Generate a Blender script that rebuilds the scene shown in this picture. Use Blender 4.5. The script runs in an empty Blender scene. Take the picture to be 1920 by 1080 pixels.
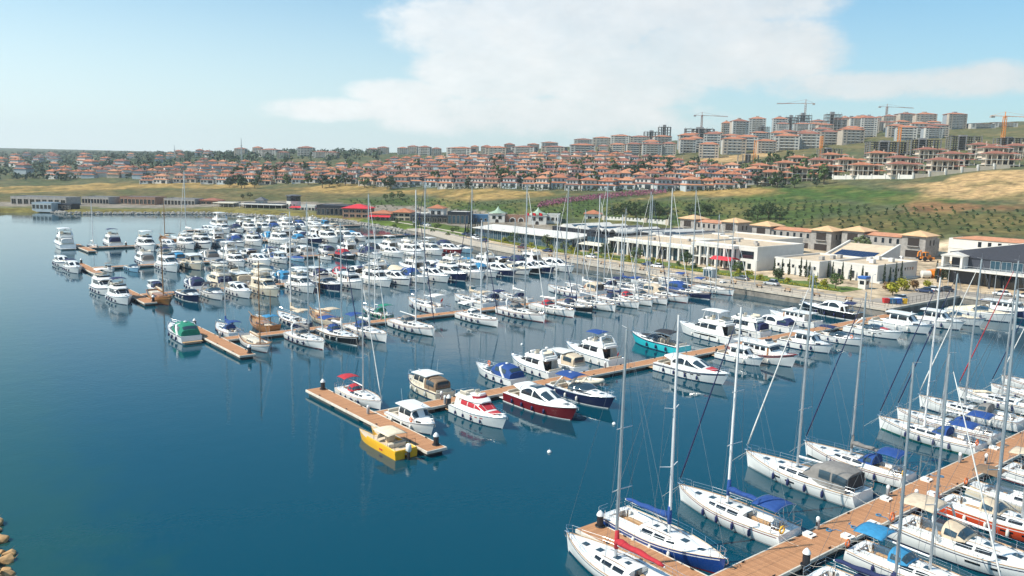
import bpy, bmesh, math, random
from math import sin, cos, pi, radians, atan2, hypot, sqrt
from mathutils import Vector, Matrix, noise as mnoise

random.seed(7)
scene = bpy.context.scene
COL = scene.collection

# ------------------------------------------------------------------ camera, sky, sun, exposure
CAM_H = 32.0
cam_d = bpy.data.cameras.new('camera')
cam = bpy.data.objects.new('camera', cam_d)
COL.objects.link(cam)
cam_d.sensor_width = 36.0
cam_d.lens = 36.0 * 1550.0 / 1920.0
cam_d.clip_start = 0.5
cam_d.clip_end = 20000.0
cam.location = (0, 0, CAM_H)
cam.rotation_euler = (Matrix.Rotation(radians(90) - math.atan(230.0 / 1550.0), 3, 'X') @ Matrix.Rotation(radians(1.25), 3, 'Z')).to_euler()
scene.camera = cam

SUN_EL = radians(47.0)
SUN_DIR = Vector((-0.96 * cos(SUN_EL), -0.28 * cos(SUN_EL), sin(SUN_EL))).normalized()   # towards the sun
sun_d = bpy.data.lights.new('sun', 'SUN')
sun_d.energy = 5.0
sun_d.angle = radians(0.53)
sun_d.color = (1.0, 0.93, 0.80)
sun = bpy.data.objects.new('sun', sun_d)
COL.objects.link(sun)
sun.location = (-60, -20, 90)
sun.rotation_euler = SUN_DIR.to_track_quat('Z', 'Y').to_euler()

world = bpy.data.worlds.new('World')
scene.world = world
world.use_nodes = True
wt = world.node_tree
wn, wl = wt.nodes, wt.links
wn.clear()

def nd(tree, typ, **kw):
 n = tree.nodes.new(typ)
 for k, v in kw.items():
  setattr(n, k, v)
 return n

def mth(tree, op, a, b=None, c=None, clamp=False):
 n = tree.nodes.new('ShaderNodeMath')
 n.operation = op
 n.use_clamp = clamp
 for i, v in enumerate((a, b, c)):
  if v is None:
   continue
  if isinstance(v, (int, float)):
   n.inputs[i].default_value = v
  else:
   tree.links.new(v, n.inputs[i])
 return n.outputs[0]

def build_sky():
 t = wt
 out = nd(t, 'ShaderNodeOutputWorld')
 bg = nd(t, 'ShaderNodeBackground')
 sky = nd(t, 'ShaderNodeTexSky', sky_type='NISHITA')
 sky.sun_disc = False
 sky.sun_elevation = SUN_EL
 sky.sun_rotation = math.atan2(SUN_DIR.x, SUN_DIR.y)
 sky.altitude = 30
 sky.air_density = 1.0
 sky.dust_density = 0.7
 sky.ozone_density = 3.0
 co = nd(t, 'ShaderNodeTexCoord')
 sx = nd(t, 'ShaderNodeSeparateXYZ')
 t.links.new(co.outputs['Generated'], sx.inputs[0])
 X, Y, Z = sx.outputs
 az = mth(t, 'ARCTAN2', X, Y)
 el = mth(t, 'ARCSINE', Z)
 # cloud banks: (azimuth, elevation, half width, half height, weight) in degrees
 banks = [(7.3, 11.5, 16.3, 3.6, 1.0), (1.1, 8.8, 11.6, 3.3, 0.95), (-1.4, 6.3, 6.8, 2.6, 0.95), (-7.5, 4.6, 4.3, 1.2, 0.75), (-11.7, 3.4, 6.7, 0.9, 0.55), (1.2, 3.4, 14.8, 1.8, 0.6), (13.0, 7.6, 9.5, 2.9, 0.85), (7.2, 5.6, 7.0, 2.4, 0.8), (22.3, 5.4, 7.5, 1.1, 0.55), (28.9, 5.6, 4.7, 1.2, 0.55),
    (62, 9, 22, 5, .9), (-75, 14, 25, 5, .8), (110, 20, 30, 7, 1), (180, 16, 40, 6, .9), (-130, 22, 26, 7, .9)]
 comb = nd(t, 'ShaderNodeCombineXYZ')
 t.links.new(az, comb.inputs[0])
 t.links.new(mth(t, 'MULTIPLY', el, 1.7), comb.inputs[1])
 warp = nd(t, 'ShaderNodeTexNoise')
 warp.inputs['Scale'].default_value = 7.0
 warp.inputs['Detail'].default_value = 6.0
 warp.inputs['Roughness'].default_value = .6
 t.links.new(comb.outputs[0], warp.inputs['Vector'])
 fine = nd(t, 'ShaderNodeTexNoise')
 fine.inputs['Scale'].default_value = 22.0
 fine.inputs['Detail'].default_value = 8.0
 fine.inputs['Roughness'].default_value = .65
 t.links.new(comb.outputs[0], fine.inputs['Vector'])
 m = None
 for (a, e, ra, re, wgt) in banks:
  da = mth(t, 'DIVIDE', mth(t, 'SUBTRACT', az, radians(a)), radians(ra))
  de = mth(t, 'DIVIDE', mth(t, 'SUBTRACT', el, radians(e)), radians(re))
  d2 = mth(t, 'ADD', mth(t, 'MULTIPLY', da, da), mth(t, 'MULTIPLY', de, de))
  v = mth(t, 'MULTIPLY', mth(t, 'SUBTRACT', 1.0, d2), wgt)
  m = v if m is None else mth(t, 'MAXIMUM', m, v)
 m = mth(t, 'ADD', m, mth(t, 'MULTIPLY', mth(t, 'SUBTRACT', warp.outputs[0], .5), 1.1))
 m = mth(t, 'ADD', m, mth(t, 'MULTIPLY', mth(t, 'SUBTRACT', fine.outputs[0], .5), .7))
 ss = nd(t, 'ShaderNodeMapRange', interpolation_type='SMOOTHSTEP')
 ss.inputs['From Min'].default_value = -0.02
 ss.inputs['From Max'].default_value = 0.50
 t.links.new(m, ss.inputs['Value'])
 soft = mth(t, 'MULTIPLY', ss.outputs[0], mth(t, 'ADD', .42, mth(t, 'MULTIPLY', warp.outputs[0], .62)), clamp=True)
 # pale horizon haze all round, brighter on the sun's side
 hz = nd(t, 'ShaderNodeMapRange', interpolation_type='SMOOTHSTEP')
 hz.inputs['From Min'].default_value = radians(19)
 hz.inputs['From Max'].default_value = radians(-2)
 t.links.new(el, hz.inputs['Value'])
 hl = hypot(SUN_DIR.x, SUN_DIR.y)
 ca = mth(t, 'COSINE', mth(t, 'SUBTRACT', az, math.atan2(SUN_DIR.x, SUN_DIR.y)))
 sd_ = nd(t, 'ShaderNodeMapRange')
 sd_.inputs['From Min'].default_value = -1.0
 sd_.inputs['From Max'].default_value = .35
 sd_.inputs['To Min'].default_value = .60
 sd_.inputs['To Max'].default_value = 1.0
 t.links.new(ca, sd_.inputs['Value'])
 tint = nd(t, 'ShaderNodeMix', data_type='RGBA', blend_type='MULTIPLY')
 tint.inputs['Factor'].default_value = 1.0
 t.links.new(sky.outputs[0], tint.inputs['A'])
 tint.inputs['B'].default_value = (.64, 1.26, 1.36, 1)
 def lit(col):
  m_ = nd(t, 'ShaderNodeMix', data_type='RGBA', blend_type='MULTIPLY')
  m_.inputs['Factor'].default_value = 1.0
  m_.inputs['A'].default_value = (*col, 1)
  t.links.new(sd_.outputs[0], m_.inputs['B'])
  return m_.outputs['Result']
 mixh = nd(t, 'ShaderNodeMix', data_type='RGBA')
 t.links.new(mth(t, 'MULTIPLY', mth(t, 'MULTIPLY', hz.outputs[0], .98), sd_.outputs[0]), mixh.inputs['Factor'])
 t.links.new(tint.outputs['Result'], mixh.inputs['A'])
 t.links.new(lit((8.3, 9.3, 9.4)), mixh.inputs['B'])
 mixc = nd(t, 'ShaderNodeMix', data_type='RGBA')
 t.links.new(soft, mixc.inputs['Factor'])
 t.links.new(mixh.outputs['Result'], mixc.inputs['A'])
 shade = nd(t, 'ShaderNodeMix', data_type='RGBA', blend_type='MULTIPLY')
 shade.inputs['Factor'].default_value = 1.0
 t.links.new(lit((10.6, 10.5, 10.3)), shade.inputs['A'])
 t.links.new(mth(t, 'ADD', .72, mth(t, 'MULTIPLY', mth(t, 'ADD', warp.outputs[0], fine.outputs[0]), .26)), shade.inputs['B'])
 t.links.new(shade.outputs['Result'], mixc.inputs['B'])
 t.links.new(mixc.outputs['Result'], bg.inputs['Color'])
 bg.inputs['Strength'].default_value = 0.096
 t.links.new(bg.outputs[0], out.inputs[0])
build_sky()

scene.view_settings.view_transform = 'Standard'
scene.view_settings.look = 'None'
scene.view_settings.gamma = 1.0
scene.view_settings.exposure = 0.30
scene.view_settings.use_curve_mapping = False
scene.render.engine = 'CYCLES'

# ------------------------------------------------------------------ materials
MATS = {}
def mat(name, col, rough=.6, metal=0.0, var=0.0, vscale=2.0, bump=0.0, bscale=8.0, coat=0.0, spec=.5, col2=None, trans=0.0, alpha=1.0, stretch=None):
 """plain procedural principled material: base colour broken up by object-space noise, optional bump"""
 if name in MATS:
  return MATS[name]
 m = bpy.data.materials.new(name)
 m.use_nodes = True
 t = m.node_tree
 b = t.nodes['Principled BSDF']
 b.inputs['Roughness'].default_value = rough
 b.inputs['Metallic'].default_value = metal
 b.inputs['Specular IOR Level'].default_value = spec
 b.inputs['Coat Weight'].default_value = coat
 b.inputs['Base Color'].default_value = (*col, 1)
 if trans:
  b.inputs['Transmission Weight'].default_value = trans
 if alpha < 1:
  b.inputs['Alpha'].default_value = alpha
 if var or bump or col2:
  co = nd(t, 'ShaderNodeTexCoord')
  src = co.outputs['Object']
  if stretch:
   mp = nd(t, 'ShaderNodeMapping')
   mp.inputs['Scale'].default_value = stretch
   t.links.new(src, mp.inputs[0])
   src = mp.outputs[0]
 if var or col2:
  n = nd(t, 'ShaderNodeTexNoise')
  n.inputs['Scale'].default_value = vscale
  n.inputs['Detail'].default_value = 5
  n.inputs['Roughness'].default_value = .6
  t.links.new(src, n.inputs['Vector'])
  mx = nd(t, 'ShaderNodeMix', data_type='RGBA')
  c2 = col2 if col2 else tuple(max(0, c * (1 - var)) for c in col)
  c1 = col if col2 else tuple(min(1, c * (1 + var)) for c in col)
  mx.inputs['A'].default_value = (*c1, 1)
  mx.inputs['B'].default_value = (*c2, 1)
  mr = nd(t, 'ShaderNodeMapRange')
  mr.inputs['From Min'].default_value = .32
  mr.inputs['From Max'].default_value = .68
  t.links.new(n.outputs[0], mr.inputs['Value'])
  t.links.new(mr.outputs[0], mx.inputs['Factor'])
  t.links.new(mx.outputs['Result'], b.inputs['Base Color'])
 if bump:
  n2 = nd(t, 'ShaderNodeTexNoise')
  n2.inputs['Scale'].default_value = bscale
  n2.inputs['Detail'].default_value = 4
  t.links.new(src, n2.inputs['Vector'])
  bp = nd(t, 'ShaderNodeBump')
  bp.inputs['Strength'].default_value = bump
  bp.inputs['Distance'].default_value = .05
  t.links.new(n2.outputs[0], bp.inputs['Height'])
  t.links.new(bp.outputs[0], b.inputs['Normal'])
 MATS[name] = m
 return m

G = lambda n, c, v=.05: mat(n, c, rough=.28, coat=.25, var=v, vscale=1.3)
G('gel_white', (.78, .78, .76))
G('gel_cream', (.72, .64, .50))
G('gel_navy', (.010, .018, .07))
G('gel_blue', (.012, .05, .22))
G('gel_black', (.010, .011, .016))
G('gel_red', (.17, .008, .014))
G('gel_orange', (.62, .065, .015))
G('gel_green', (.015, .14, .08))
G('gel_turquoise', (.03, .50, .56))
G('gel_yellow', (.78, .42, .015))
G('gel_light_blue', (.28, .50, .66))
G('gel_grey', (.42, .43, .44))
mat('varnish', (.34, .15, .05), rough=.35, coat=.4, var=.3, vscale=3, stretch=(.6, 6, 6))
mat('teak', (.44, .27, .14), rough=.65, var=.18, vscale=4, stretch=(.5, 9, 1))
mat('deck_white', (.76, .75, .71), rough=.5, var=.07, vscale=1.5)
mat('deck_tan', (.62, .50, .36), rough=.6, var=.1, vscale=2)
mat('window_dark', (.010, .012, .016), rough=.06, spec=.7)
mat('window_tint', (.03, .055, .075), rough=.05, spec=.8)
mat('window_clear', (.25, .32, .34), rough=.06, spec=.8)
mat('chrome', (.72, .73, .74), rough=.22, metal=1.0)
mat('mast_alloy', (.62, .64, .65), rough=.38, metal=.75, var=.06)
mat('mast_white', (.76, .76, .75), rough=.35)
mat('mast_wood', (.30, .16, .07), rough=.45, var=.2, stretch=(6, 6, .6))
mat('mast_carbon', (.05, .055, .06), rough=.4)
mat('wire', (.35, .36, .37), rough=.4, metal=.8)
mat('rubber', (.012, .013, .018), rough=.7)
mat('fender_navy', (.012, .02, .09), rough=.5)
mat('fender_white', (.68, .66, .60), rough=.5)
CV = lambda n, c: mat('canvas_' + n, c, rough=.85, var=.14, vscale=3, bump=.35, bscale=5)
CV('blue', (.012, .058, .23)); CV('navy', (.012, .022, .085)); CV('red', (.42, .022, .035)); CV('beige', (.56, .46, .34))
CV('grey', (.20, .19, .18)); CV('white', (.74, .73, .70)); CV('green', (.01, .20, .13)); CV('burgundy', (.20, .015, .03))
CV('brown', (.20, .13, .08)); CV('teal', (.03, .22, .42)); CV('black', (.025, .026, .032)); CV('cream', (.70, .60, .44))
mat('buoy_orange', (.75, .16, .03), rough=.45)
mat('buoy_yellow', (.85, .45, .03), rough=.45)
mat('flag_red', (.62, .012, .02), rough=.8)
mat('solar', (.012, .022, .07), rough=.12, spec=.8)
mat('solar_frame', (.6, .62, .64), rough=.35, metal=.6)
mat('leather', (.62, .55, .44), rough=.6, var=.08)
mat('rope', (.62, .58, .50), rough=.9)
mat('motor_black', (.02, .02, .024), rough=.35)

# ------------------------------------------------------------------ mesh helpers
class MB:
 """collects shapes, then becomes one mesh datablock"""
 def __init__(self):
  self.v = []
  self.f = []
 def add(self, vs, fs):
  o = len(self.v)
  self.v += [tuple(p) for p in vs]
  self.f += [tuple(i + o for i in f) for f in fs]
  return self
 def box(self, x0, x1, y0, y1, z0, z1, bev=0.0):
  if bev <= 0:
   vs = [(x, y, z) for x in (x0, x1) for y in (y0, y1) for z in (z0, z1)]
   self.add(vs, [(0, 1, 3, 2), (4, 6, 7, 5), (0, 4, 5, 1), (2, 3, 7, 6), (0, 2, 6, 4), (1, 5, 7, 3)])
  else:
   b = min(bev, abs(x1 - x0) / 2.01, abs(y1 - y0) / 2.01, abs(z1 - z0) / 2.01)
   def ring(z, i):
    return [(x0 + i, y0 + b, z), (x0 + b, y0 + i, z), (x1 - b, y0 + i, z), (x1 - i, y0 + b, z),
      (x1 - i, y1 - b, z), (x1 - b, y1 - i, z), (x0 + b, y1 - i, z), (x0 + i, y1 - b, z)]
   rs = [[(x0 + b, y0 + b, z0)] * 0 + ring(z0, b * .9), ring(z0 + b, 0), ring(z1 - b, 0), ring(z1, b * .9)]
   vs = [p for r in rs for p in r]
   fs = []
   for k in range(3):
    for i in range(8):
     j = (i + 1) % 8
     fs.append((k * 8 + i, k * 8 + j, k * 8 + 8 + j, k * 8 + 8 + i))
   fs.append(tuple(range(24, 32)))
   fs.append(tuple(reversed(range(0, 8))))
   self.add(vs, fs)
  return self
 def tube(self, pts, r, n=6, cap=True, r2=None, flat=1.0):
  """tube along a polyline; radius r (or r..r2 linear, or list)"""
  pts = [Vector(p) for p in pts]
  k = len(pts)
  rs = r if isinstance(r, (list, tuple)) else [r + ((r2 if r2 is not None else r) - r) * i / max(1, k - 1) for i in range(k)]
  vs, fs = [], []
  prev = None
  for i, p in enumerate(pts):
   d = (pts[min(i + 1, k - 1)] - pts[max(i - 1, 0)])
   if d.length < 1e-9:
    d = Vector((0, 0, 1))
   d.normalize()
   a = d.cross(Vector((0, 0, 1)) if abs(d.z) < .95 else Vector((1, 0, 0))).normalized()
   if prev is not None and a.dot(prev) < 0:
    a = -a
   prev = a
   b = d.cross(a)
   for j in range(n):
    th = 2 * pi * j / n
    vs.append(p + a * (cos(th) * rs[i]) + b * (sin(th) * rs[i] * flat))
  for i in range(k - 1):
   for j in range(n):
    q = (j + 1) % n
    fs.append((i * n + j, i * n + q, (i + 1) * n + q, (i + 1) * n + j))
  if cap:
   fs.append(tuple(reversed(range(n))))
   fs.append(tuple(range((k - 1) * n, k * n)))
  return self.add(vs, fs)
 def cyl(self, x, y, z0, z1, r, r2=None, n=10):
  return self.tube([(x, y, z0), (x, y, z1)], [r, r if r2 is None else r2], n)
 def lathe(self, prof, n=12, c=(0, 0, 0)):
  vs, fs = [], []
  for (r, z) in prof:
   for j in range(n):
    th = 2 * pi * j / n
    vs.append((c[0] + r * cos(th), c[1] + r * sin(th), c[2] + z))
  for i in range(len(prof) - 1):
   for j in range(n):
    q = (j + 1) % n
    fs.append((i * n + j, i * n + q, (i + 1) * n + q, (i + 1) * n + j))
  fs.append(tuple(reversed(range(n))))
  fs.append(tuple(range((len(prof) - 1) * n, len(prof) * n)))
  return self.add(vs, fs)
 def grid(self, S, u0, u1, v0, v1, nu, nv, thick=0.0, up=None):
  """surface patch S(u,v); v0,v1 may be functions of u. thick>0 gives it a second skin and a rim"""
  P = []
  for i in range(nu + 1):
   u = u0 + (u1 - u0) * i / nu
   a = v0(u) if callable(v0) else v0
   b = v1(u) if callable(v1) else v1
   P.append([Vector(S(u, a + (b - a) * j / nv)) for j in range(nv + 1)])
  idx = lambda i, j: i * (nv + 1) + j
  fs = [(idx(i, j), idx(i + 1, j), idx(i + 1, j + 1), idx(i, j + 1)) for i in range(nu) for j in range(nv)]
  flat = [p for r in P for p in r]
  if thick:
   nrm = []
   for i in range(nu + 1):
    for j in range(nv + 1):
     du = P[min(i + 1, nu)][j] - P[max(i - 1, 0)][j]
     dv = P[i][min(j + 1, nv)] - P[i][max(j - 1, 0)]
     n_ = du.cross(dv)
     if n_.length < 1e-9:
      n_ = Vector((0, 0, 1))
     n_.normalize()
     nrm.append(n_)
   m_ = len(flat)
   low = [p - q * thick for p, q in zip(flat, nrm)]
   fs2 = [tuple(m_ + k for k in reversed(f)) for f in fs]
   rim = [idx(i, 0) for i in range(nu + 1)] + [idx(nu, j) for j in range(1, nv + 1)] + [idx(i, nv) for i in range(nu - 1, -1, -1)] + [idx(0, j) for j in range(nv - 1, 0, -1)]
   rf = [(rim[k], m_ + rim[k], m_ + rim[(k + 1) % len(rim)], rim[(k + 1) % len(rim)]) for k in range(len(rim))]
   return self.add(flat + low, fs + fs2 + rf)
  return self.add(flat, fs)
 def torus(self, c, R, r, axis='z', n=14, m=6):
  vs, fs = [], []
  for i in range(n):
   a = 2 * pi * i / n
   for j in range(m):
    b = 2 * pi * j / m
    q = (R + r * cos(b))
    p = (q * cos(a), q * sin(a), r * sin(b))
    if axis == 'x':
     p = (p[2], p[0], p[1])
    elif axis == 'y':
     p = (p[0], p[2], p[1])
    vs.append((c[0] + p[0], c[1] + p[1], c[2] + p[2]))
  for i in range(n):
   for j in range(m):
    fs.append((i * m + j, ((i + 1) % n) * m + j, ((i + 1) % n) * m + (j + 1) % m, i * m + (j + 1) % m))
  return self.add(vs, fs)
 def prism(self, poly, z0, z1):
  n = len(poly)
  vs = [(x, y, z0) for x, y in poly] + [(x, y, z1) for x, y in poly]
  fs = [tuple(reversed(range(n))), tuple(range(n, 2 * n))] + [(i, (i + 1) % n, n + (i + 1) % n, n + i) for i in range(n)]
  return self.add(vs, fs)
 def hip(self, x0, x1, y0, y1, z0, h, over=.5, t=.18, ridge=None):
  """hip roof with eaves slab"""
  x0 -= over; x1 += over; y0 -= over; y1 += over
  lx, ly = x1 - x0, y1 - y0
  self.box(x0, x1, y0, y1, z0, z0 + t)
  z = z0 + t
  if lx >= ly:
   d = ly / 2 if ridge is None else ridge
   a, b = (x0 + d, (y0 + y1) / 2, z + h), (x1 - d, (y0 + y1) / 2, z + h)
   vs = [(x0, y0, z), (x1, y0, z), (x1, y1, z), (x0, y1, z), a, b]
   fs = [(0, 1, 5, 4), (1, 2, 5), (2, 3, 4, 5), (3, 0, 4)]
  else:
   d = lx / 2 if ridge is None else ridge
   a, b = ((x0 + x1) / 2, y0 + d, z + h), ((x0 + x1) / 2, y1 - d, z + h)
   vs = [(x0, y0, z), (x1, y0, z), (x1, y1, z), (x0, y1, z), a, b]
   fs = [(0, 1, 4), (1, 2, 5, 4), (2, 3, 5), (3, 0, 4, 5)]
  return self.add(vs, fs)
 def mesh(self, name, m=None, smooth=False):
  me = bpy.data.meshes.new(name)
  me.from_pydata(self.v, [], self.f)
  if smooth:
   me.polygons.foreach_set('use_smooth', [True] * len(me.polygons))
   if smooth is not True:
    try:
     me.set_sharp_from_angle(angle=radians(smooth))
    except Exception:
     pass
  if m is not None:
   me.materials.append(MATS[m] if isinstance(m, str) else m)
  me.update()
  return me

def obj(name, me, parent=None, loc=None, rz=0.0, m=None, sc=None):
 o = bpy.data.objects.new(name, me)
 COL.objects.link(o)
 if parent is not None:
  o.parent = parent
 if loc is not None:
  o.location = loc
 if rz:
  o.rotation_euler = (0, 0, rz)
 if sc is not None:
  o.scale = sc if isinstance(sc, (tuple, list)) else (sc, sc, sc)
 if m is not None:
  mm = MATS[m] if isinstance(m, str) else m
  s = o.material_slots[0]
  s.link = 'OBJECT'
  s.material = mm
 return o

def tag(o, label=None, cat=None, group=None, kind=None):
 if label: o['label'] = label
 if cat: o['category'] = cat
 if group: o['group'] = group
 if kind: o['kind'] = kind
 return o

def thing(name, label, cat, loc=(0, 0, 0), rz=0.0, group=None, sc=None):
 o = obj(name, None, None, loc, rz, None, sc)
 return tag(o, label, cat, group)

class Tpl:
 """a kind of thing: parts as (name, mesh, role, parent index, tag); put() makes an individual with its own part objects"""
 def __init__(self):
  self.parts = []
 def add(self, name, mb, role, par=None, tg=None, smooth=False):
  me = mb.mesh(name, 'gel_white', smooth) if isinstance(mb, MB) else mb
  self.parts.append((name, me, role, par, tg))
  return len(self.parts) - 1
 def put(self, name, label, cat, loc, rz, roles, tags=(), group=None, sc=None, skip=()):
  root = thing(name, label, cat, loc, rz, group, sc)
  made = {}
  for i, (n, me, role, par, tg) in enumerate(self.parts):
   if tg is not None and tg not in tags:
    continue
   if n in skip or (par is not None and par not in made):
    continue
   made[i] = obj(n, me, root if par is None else made[par], m=roles.get(role, role))
  return root

ORD = ['', 'first', 'second', 'third', 'fourth', 'fifth', 'sixth', 'seventh', 'eighth', 'ninth', 'tenth', 'eleventh', 'twelfth', 'thirteenth', 'fourteenth',
  'fifteenth', 'sixteenth', 'seventeenth', 'eighteenth', 'nineteenth', 'twentieth']
TENS = {2: 'twenty', 3: 'thirty', 4: 'forty', 5: 'fifty', 6: 'sixty', 7: 'seventy', 8: 'eighty', 9: 'ninety'}
def ordn(i):
 if i <= 20: return ORD[i]
 t, u = divmod(i, 10)
 if u == 0: return TENS[t][:-1] + 'ieth'
 return TENS[t] + '-' + ORD[u]

# marina frame: s runs along the quay away from the camera, t runs inland across it
QA = radians(39.0)
UX, UY = cos(QA), sin(QA)
NX, NY = -sin(QA), cos(QA)
def W(s, t, z=0.0):
 return (83.0 + s * NX + t * UX, 186.0 + s * NY + t * UY, z)
def ST(x, y):
 x -= 83.0; y -= 186.0
 return x * NX + y * NY, x * UX + y * UY
HEAD_FAR = QA + pi / 2      # bow pointing away along +s
HEAD_NEAR = QA - pi / 2     # bow pointing along -s

# ------------------------------------------------------------------ land: surveyed heights, one sheet to the horizon
import numpy as np
CTL = np.array([(-497,526,2.0),(-674,717,2.0),(-841,896,5.4),(-1364,1456,11.8),(-2306,2464,13.5),(-327,526,2.0),(-361,582,2.0),(-450,728,5.7),(-526,851,8.8),(-760,1232,14.1),(-1380,2240,30.6),(-215,504,2.0),(-253,594,3.2),(-305,717,9.5),(-329,773,11.2),(-362,851,16.1),(-452,1064,23.6),(-808,1904,38.7),(-115,493,3.5),(-131,560,6.1),(-141,605,9.0),(-157,672,13.3),(-170,728,16.4),(-214,918,26.3),(-261,1120,37.7),(-339,1456,46.8),(-17,414,4.7),(-18,448,6.5),(-22,538,12.8),(-24,582,16.0),(-25,610,17.9),(-32,762,27.5),(-37,896,38.0),(-44,1064,45.8),(61,398,5.4),(67,437,8.4),(75,493,14.2),(81,538,17.8),(85,566,20.6),(99,661,27.9),(116,773,37.0),(134,896,47.3),(163,1098,63.2),(117,336,6.6),(135,392,10.0),(158,459,17.4),(173,504,22.3),(192,560,28.4),(218,638,35.9),(248,728,43.8),(304,896,57.7),(364,1075,76.3),(435,1288,95.5),(166,308,9.1),(193,358,13.8),(210,392,19.1),(236,442,25.4),(268,504,35.3),(309,582,43.8),(391,739,62.7),(490,930,83.4),(590,1120,98.7),(207,336,12.9),(233,381,20.1),(273,448,32.3),(320,526,41.6),(433,717,63.0),(560,930,87.2),(675,1120,104.0),(300,325,15.8),(410,448,35.2),(651,717,67.6),(841,930,96.7),(143,183,2.0),(178,212,2.0),(193,249,2.0),(94,220,2.0),(133,252,2.0),(160,274,2.0),(69,252,2.0),(107,283,2.0),(137,307,2.0),(37,290,2.0),(76,322,2.0),(107,347,2.0),(6,329,2.0),(64,376,2.0),(-18,374,2.0),(13,400,2.0),(-46,416,2.0),(-26,432,2.0),(-97,464,2.0),(-78,480,2.0),(205,131,2.0),(252,168,2.0),(-3500,4200,60),(-1500,4200,60),(0,4200,65),(1500,4200,130),(3500,4200,130),(-3500,1700,40),(2500,1100,100),(2500,200,60),(600,2000,80),(-300,2000,48),(1200,1700,100)], dtype=float)
def _phi(r2):
 return 0.5 * r2 * np.log(r2 + 1e-9)
def _wrp(p):
 # compress distance so that near and far control points carry the same weight
 p = np.asarray(p, dtype=float)
 r = np.hypot(p[:, 0], p[:, 1])
 k = np.log(r / 100.0) / np.maximum(r, 1)
 return np.stack([p[:, 0] * k * 2, p[:, 1] * k * 2], 1)
def _fit():
 q = _wrp(CTL[:, :2])
 n = len(q)
 K = _phi(((q[:, None, :] - q[None, :, :]) ** 2).sum(2)) + np.eye(n) * 0.004
 Pm = np.hstack([np.ones((n, 1)), q])
 Aq = np.vstack([np.hstack([K, Pm]), np.hstack([Pm.T, np.zeros((3, 3))])])
 return q, np.linalg.solve(Aq, np.concatenate([CTL[:, 2], np.zeros(3)]))
_CQ, _CW = _fit()
def land_z(xy):
 """height of the land (metres) at world points, smooth through surveyed control points"""
 q = _wrp(xy)
 out = np.zeros(len(q))
 for i in range(0, len(q), 20000):
  qq = q[i:i + 20000]
  K = _phi(((qq[:, None, :] - _CQ[None, :, :]) ** 2).sum(2))
  out[i:i + 20000] = K @ _CW[:-3] + _CW[-3] + qq @ _CW[-2:]
 s = (xy[:, 0] - 83) * NX + (xy[:, 1] - 186) * NY
 t = (xy[:, 0] - 83) * UX + (xy[:, 1] - 186) * UY
 flat = np.clip((t - 100 + np.clip(s - 120, 0, 160) * .3) / 55, 0, 1)
 flat = np.where(s < 350, flat, 1)
 out = np.maximum(out, 2.0)
 return 2.0 + (out - 2.0) * flat * flat * (3 - 2 * flat)

ZONES = {'straw': [[(-450, 685), (-397, 733), (-300, 737), (-216, 695), (-200, 659), (-288, 676), (-345, 660), (-402, 611)], [(-166, 642), (-138, 663), (-81, 620), (-23, 572), (13, 544), (43, 529), (31, 507), (-11, 496), (-59, 562), (-101, 594), (-141, 603)], [(70, 508), (113, 526), (150, 514), (149, 490), (107, 495), (71, 488)]], 'green': [[(134, 529), (188, 494), (211, 453), (217, 391), (192, 396), (167, 438), (130, 476)]], 'plant': [[(-117, 561), (-73, 559), (-11, 491), (31, 499), (70, 485), (130, 476), (167, 436), (176, 404), (151, 393), (123, 368), (85, 391), (38, 428), (-29, 445), (-98, 504)]], 'olive': [[(151, 393), (174, 400), (178, 381), (225, 363), (196, 314), (153, 321), (122, 366)]], 'earth': [[(212, 474), (240, 472), (267, 473), (297, 478), (238, 380), (217, 391), (214, 442)], [(140, 756), (191, 801), (246, 852), (240, 793), (207, 746), (155, 727)]], 'soil': [[(186, 398), (203, 397), (236, 377), (227, 362), (180, 380)]], 'hill': [[(140, 798), (208, 753), (289, 765), (310, 583), (355, 573), (568, 923), (444, 956), (344, 1017), (190, 893)]], 'field': [[(-402, 611), (-345, 660), (-288, 676), (-200, 659), (-164, 634), (-140, 598), (-99, 588), (-117, 561), (-140, 542), (-210, 559), (-276, 562), (-341, 517)]]}
SHORE = [W(-420, 36)[:2], W(-3, 36)[:2], W(-3, -1)[:2], W(130, -1)[:2], W(166, 4)[:2], W(214, 17)[:2], W(262, 24)[:2], W(316, 26)[:2], W(392, -14)[:2], W(417, -86)[:2], W(432, -90)[:2], W(438, -118)[:2], (-420, 448), (-1000, 470), (-3000, 520)]

def in_poly(px, py, poly):
 ins = np.zeros(len(px), bool)
 n = len(poly)
 for i in range(n):
  x0, y0 = poly[i]; x1, y1 = poly[(i + 1) % n]
  c = ((y0 > py) != (y1 > py))
  with np.errstate(divide='ignore', invalid='ignore'):
   xx = (x1 - x0) * (py - y0) / (y1 - y0) + x0
  ins ^= c & (px < xx)
 return ins
def line_dist(px, py, line, closed=False):
 d = np.full(len(px), 1e9)
 m = len(line)
 for i in range(m if closed else m - 1):
  x0, y0 = line[i]; x1, y1 = line[(i + 1) % m]
  dx, dy = x1 - x0, y1 - y0
  t = np.clip(((px - x0) * dx + (py - y0) * dy) / (dx * dx + dy * dy), 0, 1)
  d = np.minimum(d, np.hypot(px - x0 - t * dx, py - y0 - t * dy))
 return d
LANDPOLY = SHORE + [(-6000, 600), (-6000, 9000), (6000, 9000), (6000, -400)]
def shore_d(xy):
 d = line_dist(xy[:, 0], xy[:, 1], SHORE)
 return np.where(in_poly(xy[:, 0], xy[:, 1], LANDPOLY), d, -d)
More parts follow.
